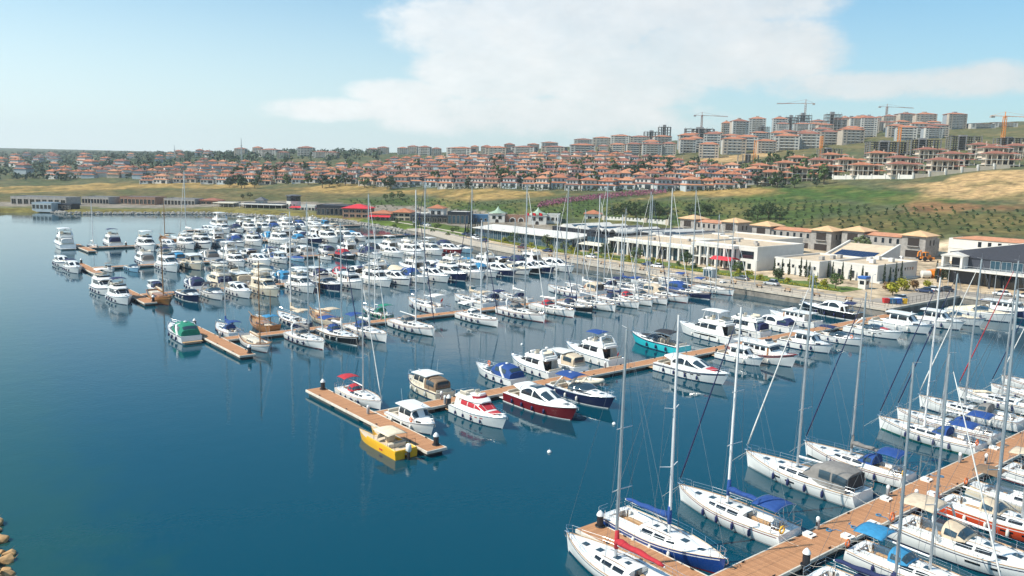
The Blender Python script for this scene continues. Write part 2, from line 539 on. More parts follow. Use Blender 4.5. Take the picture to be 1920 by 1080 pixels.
def ground_np(xy):
 d = shore_d(xy)
 s = (xy[:, 0] - 83) * NX + (xy[:, 1] - 186) * NY
 wdt = np.where(s < 230, 9.0, 6.0)
 lo = np.clip((d + 4) / (wdt + 4), 0, 1)
 lz = land_z(xy)
 z = -4 + (lz + 4) * lo
 return np.where(d > wdt, lz, z)
def ground(x, y):
 return float(ground_np(np.array([[x, y]], float))[0])

def vnoise(xy, sc, seed=0.0):
 return np.array([mnoise.fractal((x / sc + seed, y / sc, seed * 3.1), 0.9, 2.1, 4) for x, y in xy])

def build_terrain():
 aa = list(np.linspace(-1.9, -.72, 16)[:-1]) + list(np.linspace(-.72, .72, 300)) + list(np.linspace(.72, 1.9, 16)[1:])
 yy = [-60, -20, 20, 60, 90] + list(np.geomspace(110, 4600, 265))
 n, m = len(aa), len(yy)
 V = np.array([(a * max(y, 90 + 0 * y) if y >= 90 else a * 90, y) for y in yy for a in aa], float)
 z = ground_np(V)
 nz = vnoise(V, 60.0, 1.7)
 nz2 = vnoise(V, 14.0, 5.3)
 d = shore_d(V)
 far = np.clip((V[:, 1] - 420) / 300, 0, 1)
 z = z + np.where(d > 25, nz * 1.0 * (.25 + far) + nz2 * .25, 0)
 # land cover colours (what grows or lies there)
 Y = V[:, 1]
 col = np.zeros((len(V), 3))
 col[:] = (.115, .125, .062)
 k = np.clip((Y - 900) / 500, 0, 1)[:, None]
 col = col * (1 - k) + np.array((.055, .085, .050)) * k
 pal = {'straw': (.34, .225, .080), 'green': (.062, .118, .024), 'plant': (.072, .112, .027), 'olive': (.112, .108, .036),
   'earth': (.46, .30, .145), 'soil': (.25, .13, .062), 'hill': (.155, .14, .06), 'field': (.150, .130, .055)}
 for key in ('hill', 'field', 'plant', 'olive', 'green', 'straw', 'earth', 'soil'):
  for poly in ZONES[key]:
   dd = line_dist(V[:, 0], V[:, 1], poly, True)
   sd = np.where(in_poly(V[:, 0], V[:, 1], poly), dd, -dd) + nz * 12 + nz2 * 6
   k = np.clip(sd / 9 + .5, 0, 1)[:, None]
   col = col * (1 - k) + np.array(pal[key]) * k
 # patches of dry grass and of fresh green inside every zone
 patch = np.clip(nz2 * 1.6 + nz * .7, -1, 1)[:, None]
 dry = np.array((.36, .25, .10)); fresh = np.array((.060, .10, .028))
 col = np.where(patch > 0, col * (1 - .32 * patch) + dry * .32 * patch, col * (1 + .5 * patch) - fresh * .5 * patch)
 s = (V[:, 0] - 83) * NX + (V[:, 1] - 186) * NY
 t = (V[:, 0] - 83) * UX + (V[:, 1] - 186) * UY
 yard = (t < 100) & (s < 190) & (d > 0) | (t < 140) & (s < 165) & (s > -60) & (d > 0)
 col[yard] = (.46, .36, .245)
 col[yard] *= (1 + .25 * nz2[yard])[:, None]
 lawn = (d < 30) & (s > 190) & (s < 300)
 col[lawn] = (.085, .125, .022)
 shore = (d < 18) & (s >= 300)
 col[shore] = (.17, .145, .045)
 town = (d >= 30) & (s > 190) & (t < 95) & (d < 75)
 col[town] = (.30, .26, .21)
 col = np.where((d > 30)[:, None] & (col[:, :1] < .33), col * .80, col)
 fs = []
 for j in range(m - 1):
  for i in range(n - 1):
   fs.append((j * n + i, j * n + i + 1, (j + 1) * n + i + 1, (j + 1) * n + i))
 me = bpy.data.meshes.new('terrain')
 me.from_pydata(np.column_stack([V, z]).tolist(), [], fs)
 me.polygons.foreach_set('use_smooth', [True] * len(me.polygons))
 ca = me.color_attributes.new('cover', 'FLOAT_COLOR', 'POINT')
 ca.data.foreach_set('color', np.column_stack([col, np.ones(len(V))]).ravel())
 mt = bpy.data.materials.new('land_cover')
 mt.use_nodes = True
 tr = mt.node_tree
 b = tr.nodes['Principled BSDF']
 b.inputs['Roughness'].default_value = .95
 b.inputs['Specular IOR Level'].default_value = .15
 at = nd(tr, 'ShaderNodeAttribute', attribute_name='cover')
 co = nd(tr, 'ShaderNodeTexCoord')
 n1 = nd(tr, 'ShaderNodeTexNoise'); n1.inputs['Scale'].default_value = .22; n1.inputs['Detail'].default_value = 8; n1.inputs['Roughness'].default_value = .7
 tr.links.new(co.outputs['Object'], n1.inputs['Vector'])
 mr = nd(tr, 'ShaderNodeMapRange'); mr.inputs['From Min'].default_value = .3; mr.inputs['From Max'].default_value = .7
 mr.inputs['To Min'].default_value = .35; mr.inputs['To Max'].default_value = 1.65
 tr.links.new(n1.outputs[0], mr.inputs['Value'])
 mx = nd(tr, 'ShaderNodeMix', data_type='RGBA', blend_type='MULTIPLY'); mx.inputs['Factor'].default_value = 1
 tr.links.new(at.outputs['Color'], mx.inputs['A']); tr.links.new(mr.outputs[0], mx.inputs['B'])
 tr.links.new(mx.outputs['Result'], b.inputs['Base Color'])
 bp = nd(tr, 'ShaderNodeBump'); bp.inputs['Strength'].default_value = .6; bp.inputs['Distance'].default_value = .6
 tr.links.new(n1.outputs[0], bp.inputs['Height']); tr.links.new(bp.outputs[0], b.inputs['Normal'])
 me.materials.append(mt)
 o = obj('terrain', me)
 tag(o, kind='structure')
build_terrain()

# ------------------------------------------------------------------ water
def build_water():
 m = bpy.data.materials.new('harbour_water')
 m.use_nodes = True
 t = m.node_tree
 b = t.nodes['Principled BSDF']
 b.inputs['IOR'].default_value = 1.36
 b.inputs['Roughness'].default_value = .025
 co = nd(t, 'ShaderNodeTexCoord')
 # weed on the shallow shelf off the rocky bank
 sp = nd(t, 'ShaderNodeSeparateXYZ')
 t.links.new(co.outputs['Object'], sp.inputs[0])
 nw = nd(t, 'ShaderNodeTexNoise'); nw.inputs['Scale'].default_value = .28; nw.inputs['Detail'].default_value = 6
 t.links.new(co.outputs['Object'], nw.inputs['Vector'])
 sh = mth(t, 'ADD', mth(t, 'MULTIPLY', sp.outputs[0], .83), mth(t, 'MULTIPLY', sp.outputs[1], .55))
 sh = mth(t, 'ADD', sh, mth(t, 'MULTIPLY', mth(t, 'SUBTRACT', nw.outputs[0], .5), 14.0))
 mr = nd(t, 'ShaderNodeMapRange', interpolation_type='SMOOTHSTEP'); mr.inputs['From Min'].default_value = 15.0; mr.inputs['From Max'].default_value = 1.0
 t.links.new(sh, mr.inputs['Value'])
 mx = nd(t, 'ShaderNodeMix', data_type='RGBA')
 mx.inputs['A'].default_value = (.0001, .048, .076, 1)
 mx.inputs['B'].default_value = (.010, .062, .058, 1)
 t.links.new(mth(t, 'MULTIPLY', mr.outputs[0], .9), mx.inputs['Factor'])
 t.links.new(mx.outputs['Result'], b.inputs['Base Color'])
 # ripples: a slow swell and fine wind ripple that comes and goes in patches
 n1 = nd(t, 'ShaderNodeTexNoise'); n1.inputs['Scale'].default_value = .35; n1.inputs['Detail'].default_value = 2
 n2 = nd(t, 'ShaderNodeTexNoise'); n2.inputs['Scale'].default_value = 1.9; n2.inputs['Detail'].default_value = 3
 pt = nd(t, 'ShaderNodeTexNoise'); pt.inputs['Scale'].default_value = .02; pt.inputs['Detail'].default_value = 3
 for q in (n1, n2, pt):
  t.links.new(co.outputs['Object'], q.inputs['Vector'])
 pr_ = nd(t, 'ShaderNodeMapRange'); pr_.inputs['From Min'].default_value = .38; pr_.inputs['From Max'].default_value = .66
 pr_.inputs['To Min'].default_value = .12; pr_.inputs['To Max'].default_value = .60
 t.links.new(pt.outputs[0], pr_.inputs['Value'])
 hgt = mth(t, 'ADD', mth(t, 'MULTIPLY', n1.outputs[0], .55), mth(t, 'MULTIPLY', n2.outputs[0], pr_.outputs[0]))
 bp = nd(t, 'ShaderNodeBump'); bp.inputs['Strength'].default_value = 1.0; bp.inputs['Distance'].default_value = .030
 t.links.new(hgt, bp.inputs['Height']); t.links.new(bp.outputs[0], b.inputs['Normal'])
 mb = MB().add([(-5000, -300, 0), (700, -300, 0), (700, 900, 0), (-5000, 900, 0)], [(0, 1, 2, 3)])
 o = obj('water', mb.mesh('water', m))
 tag(o, kind='structure')
build_water()

# ------------------------------------------------------------------ quay: wall, coping, promenade, road, verge
mat('concrete', (.40, .36, .30), rough=.85, var=.22, vscale=.5, bump=.3, bscale=3)
mat('concrete_dark', (.20, .185, .165), rough=.9, var=.3, vscale=.6, bump=.4, bscale=3)
mat('coping', (.47, .42, .35), rough=.8, var=.15, vscale=.8)
mat('paving', (.47, .40, .315), rough=.85, var=.12, vscale=.7)
mat('asphalt', (.30, .265, .225), rough=.9, var=.16, vscale=.25)
mat('lawn', (.10, .15, .022), rough=.95, var=.35, vscale=.5, bump=.5, bscale=6)
mat('path', (.50, .44, .34), rough=.9, var=.1)
QLINE = [(-3, -1), (130, -1), (166, 4), (214, 17), (236, 20)]
def strip(name, o0, o1, z0, z1, m, line=QLINE, parent=None):
 """slab following the quay line between two inland offsets"""
 poly = [W(s, t + o0)[:2] for s, t in reversed(line)] + [W(s, t + o1)[:2] for s, t in line]
 o = obj(name, MB().prism(poly, z0, z1).mesh(name, m), parent)
 if parent is None:
  tag(o, kind='structure')
 return o
def st_box(name, s0, s1, t0, t1, z0, z1, m, parent=None):
 poly = [W(s0, t1)[:2], W(s1, t1)[:2], W(s1, t0)[:2], W(s0, t0)[:2]]
 o = obj(name, MB().prism(poly, z0, z1).mesh(name, m), parent)
 if parent is None:
  tag(o, kind='structure')
 return o
quay = strip('quay_wall', .25, 7.0, -4, 1.68, 'concrete_dark')
def qt(s):
 for (a, b), (c, d) in zip(QLINE, QLINE[1:]):
  if s <= c:
   return b + (d - b) * (s - a) / (c - a)
 return QLINE[-1][1]
for k in range(59):
 s0 = -3 + k * 4
 strip('coping_stone', 0, .8, 1.45, 1.96, 'coping', [(s0 + .03, qt(s0 + .03)), (s0 + 3.97, qt(s0 + 3.97))], quay)
strip('promenade', .83, 6.6, -2, 1.90, 'paving')
strip('kerb', 6.6, 6.85, -2, 2.06, 'coping')
strip('road', 6.85, 14.0, -2, 1.94, 'asphalt')
VL = [(16, -1), (130, -1), (166, 4), (196, 12)]
strip('kerb', 14.0, 14.25, -2, 2.08, 'coping', VL)
strip('verge', 14.25, 26.0, -1, 2.06, 'lawn', VL)
# inner basin by the hall
q2 = st_box('quay_wall', -3, 0.0, 6.2, 36.0, -4, 1.68, 'concrete_dark')
q3 = st_box('quay_wall', -160, -3, 36.0, 40.0, -4, 1.68, 'concrete_dark')
for k in range(8):
 st_box('coping_stone', -3.25, -2.45, -.2 + k * 4.5, 4.25 + k * 4.5, 1.45, 1.96, 'coping', q2)
for k in range(24):
 st_box('coping_stone', -3.3 - (k + 1) * 4.5, -3.33 - k * 4.5, 35.8, 36.6, 1.45, 1.96, 'coping', q3)
st_box('car_park', -2.4, 22, 14.0, 60, -2, 1.93, 'asphalt')
st_box('car_park', -110, -2.4, 36.7, 60, -2, 1.92, 'asphalt')

# ------------------------------------------------------------------ boats: x forward, y to port, z up from the waterline
class Hull:
 def __init__(s, L, B, stern=.8, um=.42, p=2.1, fs=1.1, fm=1.0, fb=1.4, k0=.30, k1=.75, e=1.6, rake=.6, tr=.25, zb=-.4, tip=0.0):
  s.__dict__.update(locals())
 def hb(s, u):
  h = s.B / 2
  if u < s.um:
   return h * (1 - (1 - s.stern) * ((s.um - u) / s.um) ** 2)
  return h * (s.tip + (1 - s.tip) * max(0.0, 1 - ((u - s.um) / (1 - s.um)) ** s.p))
 def zs(s, u):
  if u < .4:
   return s.fm + (s.fs - s.fm) * ((.4 - u) / .4) ** 2
  return s.fm + (s.fb - s.fm) * ((u - .4) / .6) ** 1.8
 def pt(s, u, z, sd, off=0.0):
  zs = s.zs(u)
  v = min(1.0, max(0.0, (z - s.zb) / (zs - s.zb)))
  k = s.k0 + (s.k1 - s.k0) * u ** 2.2
  y = s.hb(u) * (1 - k * (1 - v) ** s.e)
  x = -s.L / 2 + u * s.L - s.rake * (1 - v) * u ** 5 + s.tr * v * (1 - u) ** 8
  return (x, sd * (y + off), z)
 def x(s, u):
  return -s.L / 2 + u * s.L
 def u(s, x):
  return (x + s.L / 2) / s.L
 def side(s, mb, u0, u1, za, zb_, nu, nv, off=0.0, thick=0.0):
  for sd in (1, -1):
   fn = lambda u, q: s.pt(u, (za(u) if callable(za) else za) + ((zb_(u) if callable(zb_) else zb_) - (za(u) if callable(za) else za)) * q, sd, off)
   a, b = (u0, u1) if sd < 0 else (u1, u0)
   mb.grid(fn, a, b, 0, 1, nu, nv, thick)
  return mb
 def shell(s):
  mb = MB()
  s.side(mb, 0, 1, s.zb, s.zs, 22, 6)
  # transom
  n = 6
  vs = []
  for j in range(n + 1):
   z = s.zb + (s.zs(0) - s.zb) * j / n
   vs += [s.pt(0, z, 1), s.pt(0, z, -1)]
  mb.add(vs, [(2 * j, 2 * j + 2, 2 * j + 3, 2 * j + 1) for j in range(n)])
  return mb
 def deck(s, hole=None, dz=-.03, u0=0.0, u1=1.0, inset=0.02, nu=24):
  """cambered deck, with an optional rectangular well (x0, x1, half width)"""
  mb = MB()
  us = sorted(set([u0 + (u1 - u0) * i / nu for i in range(nu + 1)] + ([s.u(hole[0]), s.u(hole[1])] if hole else [])))
  rows = []
  for u in us:
   h = max(0.001, s.hb(u) - inset)
   x = s.pt(u, s.zs(u), 1)[0]
   wl = hole[2] if hole else h * .5
   wl = min(wl, h * .98)
   ys = [-h, -(h + wl) / 2, -wl, -wl * .33, wl * .33, wl, (h + wl) / 2, h]
   rows.append([(x, y, s.zs(u) + dz + .05 * s.B / 4 * (1 - (y / h) ** 2)) for y in ys])
  vs = [p for r in rows for p in r]
  fs = []
  for i in range(len(us) - 1):
   xm = s.x((us[i] + us[i + 1]) / 2)
   for j in range(7):
    if hole and hole[0] < xm < hole[1] and 2 <= j <= 4:
     continue
    fs.append((i * 8 + j, (i + 1) * 8 + j, (i + 1) * 8 + j + 1, i * 8 + j + 1))
  return mb.add(vs, fs)
 def rail(s, r=.05, dz=.0, u0=0.0, u1=1.0, n=22):
  mb = MB()
  for sd in (1, -1):
   mb.tube([(s.pt(u0 + (u1 - u0) * i / n, s.zs(u0 + (u1 - u0) * i / n), sd)[0], sd * s.hb(u0 + (u1 - u0) * i / n), s.zs(u0 + (u1 - u0) * i / n) + dz) for i in range(n + 1)], r, 5)
  return mb

class Cab:
 """lofted superstructure: stations (x, half width, base z, height), superellipse sections"""
 def __init__(s, st, n=3.6):
  s.st = st
  s.n = n
 def at(s, x):
  st = s.st
  if x <= st[0][0]: return st[0][1:]
  for a, b in zip(st, st[1:]):
   if x <= b[0]:
    f = (x - a[0]) / (b[0] - a[0])
    return tuple(p + (q - p) * f for p, q in zip(a[1:], b[1:]))
  return st[-1][1:]
 def pt(s, x, th, off=0.0):
  w_, z0, h = s.at(x)
  w_ += off; h += off
  c, d = cos(th), sin(th)
  e = 2.0 / s.n
  return (x, w_ * (1 if c >= 0 else -1) * abs(c) ** e, z0 + h * abs(d) ** e)
 def shell(s, sub=3, nt=18):
  xs = []
  for a, b in zip(s.st, s.st[1:]):
   xs += [a[0] + (b[0] - a[0]) * i / sub for i in range(sub)]
  xs.append(s.st[-1][0])
  ths = [pi * (j / nt) for j in range(nt + 1)]
  vs = [s.pt(x, th) for x in xs for th in ths]
  k = nt + 1
  fs = [(i * k + j, (i + 1) * k + j, (i + 1) * k + j + 1, i * k + j + 1) for i in range(len(xs) - 1) for j in range(nt)]
  fs.append(tuple(range(k)))
  fs.append(tuple(reversed(range((len(xs) - 1) * k, len(xs) * k))))
  return MB().add(vs, fs)
 def th(s, zf):
  return math.asin(min(1.0, max(0.0, zf)) ** (s.n / 2))
 def side(s, x0, x1, z0, z1, sd, nx=6, off=.012, thick=.02):
  """window on a flank; z0, z1 fractions of the height (numbers or functions of 0..1 along x)"""
  A = (lambda x: s.th(z0((x - x0) / (x1 - x0)))) if callable(z0) else s.th(z0)
  B_ = (lambda x: s.th(z1((x - x0) / (x1 - x0)))) if callable(z1) else s.th(z1)
  S = (lambda x, th: s.pt(x, th, off)) if sd > 0 else (lambda x, th: s.pt(x, pi - th, off))
  mb = MB()
  return mb.grid(S, x0, x1, A, B_, nx, 3, thick if sd > 0 else -thick)
 def top(s, x0, x1, a0, a1, nx=4, nt=8, off=.012, thick=.02):
  """patch over the roof or windscreen between angles a0 and a1 (degrees)"""
  return MB().grid(lambda x, th: s.pt(x, th, off), x0, x1, radians(a0), radians(a1), nx, nt, thick)

def fenders(tp, H, us, role='fender', r=.13, ln=.62, tg='fend', z=.28, sides=(1, -1)):
 for sd in sides:
  for u in us:
   p = H.pt(u, .5, sd, r + .02)
   mb = MB().lathe([(.02, 0), (r * .7, .05), (r, .14), (r, ln - .14), (r * .7, ln - .05), (.02, ln)], 8, (p[0], p[1], z))
   mb.tube([(p[0], p[1], z + ln), (p[0], sd * (H.hb(u)), H.zs(u) + .02)], .015, 4)
   tp.add('fender', mb, role, None, tg, True)

def guard_rail(H, u0, u1, n, h, r=.016, both=True, closed_bow=True, wires=1):
 mb = MB()
 for sd in (1, -1):
  tops = []
  for i in range(n + 1):
   u = u0 + (u1 - u0) * i / n
   y = max(.04, H.hb(u) - .06)
   x = H.pt(u, H.zs(u), 1)[0]
   z = H.zs(u)
   mb.tube([(x, sd * y, z), (x, sd * y, z + h)], r, 4, False)
   tops.append((x, sd * y, z + h))
  mb.tube(tops, r, 4)
  if wires:
   mb.tube([(a, b, c - h * .48) for a, b, c in tops], r * .6, 4)
  if closed_bow:
   x, y, z = tops[-1]
   mb.tube([(x, y, z), (x + .18, y * .5, z + .02), (x + .22, 0, z + .03)], r, 4)
 return mb

def arch_sheet(x0, x1, w_, z, crown, nx=4, ny=8, sag=.0, thick=.03, drop=.0):
 """canvas stretched over hoops: crowned across, optional droop fore and aft"""
 def S(u, v):
  x = x0 + (x1 - x0) * u
  q = (v - .5) * 2
  return (x, -w_ * q, z + crown * (1 - abs(q) ** 2.2) - drop * (2 * u - 1) ** 2 - sag * sin(pi * 3 * u) ** 2 * .5)
 return MB().grid(S, 0, 1, 0, 1, nx, ny, thick)

def hoop(mb, x0, xb, w_, z0, z1, crown, r=.018):
 n = 8
 pts = [(xb, w_, z0)] + [(x0, w_ * cos(pi * i / n) if 0 else w_ * (1 - 2 * i / n), z1 + crown * (1 - abs(1 - 2 * i / n) ** 2.2) - .03) for i in range(n + 1)] + [(xb, -w_, z0)]
 mb.tube(pts, r, 5)

def ring_buoy(c, axis='x', R=.30, r=.075):
 return MB().torus(c, R, r, axis)

# ---- sailing yacht, 12 m
def sail_template(classic=False, MH=19.0):
 tp = Tpl()
 H = Hull(12, 3.3 if classic else 3.9, stern=.55 if classic else .84, um=.45, p=1.9, fs=1.15 if classic else 1.18, fm=1.0 if classic else 1.12, fb=1.5, k0=.30, k1=.80, e=1.9, rake=.9 if classic else .35, tr=.35)
 hu = tp.add('hull', H.shell(), 'hull', smooth=40)
 tp.add('boot_stripe', H.side(MB(), .0, .985, .01, .15, 20, 1, .012), 'boot', hu)
 tp.add('sheer_stripe', H.side(MB(), .02, .97, lambda u: H.zs(u) - .22, lambda u: H.zs(u) - .15, 20, 1, .010), 'stripe', hu, 'stripe')
 for sd in (1, -1):
  for k, (a, b) in enumerate(((.47, .55), (.60, .65))):
   mb = MB()
   mb.grid(lambda u, q: H.pt(u, .60 + .17 * q, sd, .012), (a if sd < 0 else b), (b if sd < 0 else a), 0, 1, 4, 1)
   tp.add('hull_window', mb, 'window_dark', hu, 'hullwin')
 well = (-5.3, -1.55, .95) if not classic else (-4.2, -1.8, .8)
 dk = tp.add('deck', H.deck(well), 'deck', smooth=30)
 tp.add('toe_rail', H.rail(.035, .01), 'toerail', dk)
 # cockpit
 zd = H.fm
 mb = MB()
 x0, x1, wc = well
 zb = zd - .50
 mb.add([(x0, -wc, zd + .02), (x1, -wc, zd + .02), (x1, wc, zd + .02), (x0, wc, zd + .02), (x0, -wc, zb), (x1, -wc, zb), (x1, wc, zb), (x0, wc, zb)],
   [(0, 1, 5, 4), (1, 2, 6, 5), (2, 3, 7, 6), (3, 0, 4, 7)])
 ck = tp.add('cockpit', mb, 'deck')
 tp.add('cockpit_sole', MB().add([(x0, -wc, zb + .01), (x1, -wc, zb + .01), (x1, wc, zb + .01), (x0, wc, zb + .01)], [(0, 1, 2, 3)]), 'teak', ck)
 for sd in (1, -1):
  tp.add('bench', MB().box(x0 + .9, x1 - .05, sd * wc, sd * (wc - .42), zb + .02, zd - .08, .03), 'bench', ck)
  tp.add('coaming', MB().box(x0 + .7, x1 + .2, sd * (wc + .02), sd * (wc + .26), zd - .05, zd + .30, .09), 'deck', ck, smooth=50)
  wy = 0 if classic else sd * .62
  if not (classic and sd < 0):
   w_ = MB().torus((x0 + .75, wy, zd + .35), .40, .022, 'x', 16, 5)
   for q in range(3):
    a = pi * q / 3
    w_.tube([(x0 + .75, wy + .4 * cos(a), zd + .35 + .4 * sin(a)), (x0 + .75, wy - .4 * cos(a), zd + .35 - .4 * sin(a))], .012, 4)
   w_.box(x0 + .80, x0 + 1.0, wy - .14, wy + .14, zb, zd + .48, .04)
   tp.add('steering_wheel', w_, 'chrome', ck)
 tp.add('cockpit_table', MB().box(x0 + 1.5, x1 - .5, -.16, .16, zb, zd + .12, .04), 'teak', ck)
 # coachroof
 cz = zd - .02
 C = Cab([(-1.75, 1.22, cz, .46), (-.6, 1.22, cz, .50), (1.0, 1.10, cz + .03, .42), (2.3, .86, cz + .08, .28), (3.2, .55, cz + .14, .10), (3.5, .42, cz + .16, .03)], 3.0)
 co = tp.add('coachroof', C.shell(), 'deck', smooth=45)
 for sd in (1, -1):
  for (a, b) in ((-1.3, -.25), (-.05, .95), (1.15, 1.85)):
   tp.add('cabin_window', C.side(a, b, .30, .78, sd), 'window_dark', co)
  tp.add('hand_rail', MB().tube([(-1.2, sd * .75, cz + .50), (-.2, sd * .75, cz + .56), (1.3, sd * .66, cz + .50)], .022, 5), 'teak', co)
 for (x, hw, dz) in ((.35, .26, .0), (2.15, .28, .0), (-.75, .22, .0), (3.75, .24, .08)):
  w_, z0, h = C.at(x)
  zt = z0 + h if x < 3.4 else H.zs(H.u(x)) + .06
  tp.add('hatch', MB().box(x - hw, x + hw, -hw, hw, zt - .03, zt + .035, .02), 'window_tint', co)
 tp.add('companionway', MB().box(-1.85, -1.70, -.34, .34, zb + .15, cz + .44, .02), 'window_tint', co)
 tp.add('anchor_roller', MB().box(5.75, 6.15, -.09, .09, 1.50, 1.60, .02).tube([(6.12, 0, 1.56), (6.22, 0, 1.25), (6.05, 0, 1.05)], .035, 5), 'chrome')
 tp.add('guard_rail', guard_rail(H, .07, .90, 6, .58, .014, closed_bow=False), 'chrome')
 mb = MB()
 for sd in (1, -1):
  mb.tube([(5.0, sd * .58, 1.38), (5.05, sd * .62, 2.0), (5.7, sd * .32, 2.08), (6.02, 0, 2.1)], .022, 5)
  mb.tube([(5.6, sd * .33, 1.44), (5.7, sd * .32, 2.08)], .02, 5)
  mb.tube([(5.04, sd * .60, 1.72), (5.72, sd * .30, 1.78), (5.98, 0, 1.8)], .016, 5)
 tp.add('pulpit', mb, 'chrome')
 mb = MB()
 for sd in (1, -1):
  ys = H.hb(.02) - .08
  mb.tube([(-4.9, sd * (ys + .05), zd + .1), (-4.95, sd * (ys + .05), zd + .72), (-5.75, sd * ys, zd + .74), (-5.8, sd * .45, zd + .74)], .022, 5)
  mb.tube([(-5.72, sd * ys, zd + .1), (-5.75, sd * ys, zd + .74)], .02, 5)
  mb.tube([(-4.93, sd * (ys + .05), zd + .42), (-5.74, sd * ys, zd + .43), (-5.8, sd * .45, zd + .43)], .016, 5)
 tp.add('pushpit', mb, 'chrome')
 # rig
 xm = .55
 tp_m = tp.add('mast', MB().tube([(xm, 0, cz + .35), (xm - .05, 0, 9), (xm - .16, 0, MH)], [.125, .12, .085], 8), 'mast', smooth=60)
 for (z, hw) in ((6.9, 1.05), (11.6, .82)):
  for sd in (1, -1):
   tp.add('spreader', MB().tube([(xm - .05, 0, z), (xm - .38, sd * hw, z + .14)], .04, 5), 'mast', tp_m)
 tp.add('masthead_gear', MB().tube([(xm - .16, 0, MH), (xm - .2, 0, MH + .75)], .012, 4).tube([(xm - .16, 0, MH + .1), (xm + .35, 0, MH + .2)], .014, 4).box(xm - .26, xm - .16, -.03, .03, MH, MH + .08), 'wire', tp_m)
 tp.add('radar_dome', MB().lathe([(.02, 0), (.26, .03), (.28, .12), (.22, .22), (.02, .26)], 10, (xm + .40, 0, 7.6)).box(xm, xm + .45, -.05, .05, 7.52, 7.6), 'gel_white', tp_m, 'radar', True)
 bz = 2.55
 bo = tp.add('boom', MB().tube([(xm - .12, 0, bz), (-4.2, 0, bz + .12)], [.085, .075], 7), 'boomrole')
 # stack pack / sail cover lumped along the boom
 n = 12
 pts, rr = [], []
 for i in range(n + 1):
  f = i / n
  x = xm - .16 - f * 4.5
  pts.append((x, .03 * sin(9 * f), bz + .20 + .12 * (1 - f) + .03 * sin(17 * f)))
  rr.append((.34 - .16 * f) * (1 + .10 * sin(13 * f + 1)))
 rr[0] *= .75; rr[-1] *= .6
 tp.add('sail_cover', MB().tube(pts, rr, 9, flat=.72), 'cover', bo, 'cover', True)
 tp.add('mast_boot', MB().tube([(xm - .02, 0, bz - .3), (xm - .05, 0, bz + .3), (xm - .06, 0, bz + 1.15)], [.17, .2, .15], 8), 'cover', bo, 'cover', True)
 tp.add('vang', MB().tube([(xm - .12, 0, cz + .7), (-1.0, 0, bz - .02)], .035, 5), 'chrome', bo)
 # standing rigging
 tp.add('forestay', MB().tube([(5.95, 0, 1.6), (xm + .05, 0, MH - .6)], .014, 4), 'wire')
 n = 10
 a, b = Vector((5.88, 0, 2.15)), Vector((xm + .25, 0, MH - 1.3))
 tp.add('furled_jib', MB().tube([a.lerp(b, i / n) for i in range(n + 1)], [.05] + [.085 - .045 * i / n for i in range(1, n)] + [.02], 7), 'jib', None, 'jib', True)
 mb = MB()
 tp.add('backstay', MB().tube([(-5.85, 0, 1.3), (xm - .2, 0, MH)], .014, 4), 'wire')
 for sd in (1, -1):
  mb = MB()
  mb.tube([(xm - .45, sd * 1.72, 1.15), (xm - .38, sd * 1.05, 7.04), (xm - .38, sd * .82, 11.74), (xm - .14, 0, MH - .3)], .014, 4)
  mb.tube([(xm - .25, sd * 1.6, 1.15), (xm - .04, 0, 6.8)], .012, 4)
  mb.tube([(xm - .38, sd * 1.05, 7.04), (xm - .06, 0, 11.5)], .011, 4)
  tp.add('shroud', mb, 'wire')
 tp.add('topping_lift', MB().tube([(-4.2, 0, bz + .2), (xm - .25, 0, MH - .1)], .010, 4), 'wire')
 # canvas
 D = Cab([(-2.35, 1.12, cz + .28, .95), (-1.9, 1.15, cz + .3, .93), (-1.2, 1.13, cz + .38, .62), (-.75, 1.06, cz + .44, .12)], 2.6)
 dd = tp.add('sprayhood', D.shell(), 'canvas', None, 'dodger', 50)
 tp.add('sprayhood_window', D.top(-1.28, -.86, 28, 152, 3, 8, .014), 'window_tint', dd, 'dodger')
 for sd in (1, -1):
  tp.add('sprayhood_window', D.side(-2.15, -1.35, .30, .72, sd, 4), 'window_tint', dd, 'dodger')
 bm = tp.add('bimini', arch_sheet(-5.25, -2.75, 1.42, zd + 1.95, .26, 5, 10, .05, .025, .10), 'canvas', None, 'bimini', True)
 mb = MB()
 for (xx, xb) in ((-5.2, -4.3), (-4.0, -4.1), (-2.8, -3.9)):
  hoop(mb, xx, xb, 1.45, zd + .1, zd + 1.93, .25)
 tp.add('bimini_frame', mb, 'chrome', bm, 'bimini')
 # full cockpit tent
 T = Cab([(-5.0, 1.42, zd + .05, 1.5), (-4.0, 1.5, zd + .05, 1.78), (-2.4, 1.34, zd + .05, 1.72), (-1.4, 1.16, zd + .2, 1.15), (-.6, 1.04, cz + .4, .15)], 4.2)
 tt = tp.add('cockpit_tent', T.shell(), 'canvas', None, 'tent', 45)
 tp.add('tent_screen', MB().grid(lambda u, v: (-5.03 - .02 * v, 1.25 * (2 * u - 1), zd + .2 + 1.15 * v), 0, 1, 0, 1, 6, 3, .02), 'canvas_black', tt, 'tent')
 for sd in (1, -1):
  tp.add('tent_window', T.side(-4.9, -3.6, .35, .75, sd, 4), 'window_tint', tt, 'tent')
  tp.add('tent_window', T.side(-3.4, -2.3, .35, .75, sd, 4), 'window_tint', tt, 'tent')
 tp.add('tent_window', T.top(-1.3, -.75, 30, 150, 3, 8), 'window_tint', tt, 'tent')
 # stern gear
 ar = tp.add('stern_arch', MB().tube([(-5.3, 1.55, zd), (-5.55, 1.55, zd + 1.7), (-5.6, 1.2, zd + 2.1), (-5.6, -1.2, zd + 2.1), (-5.55, -1.55, zd + 1.7), (-5.3, -1.55, zd)], .045, 6), 'chrome', None, 'arch')
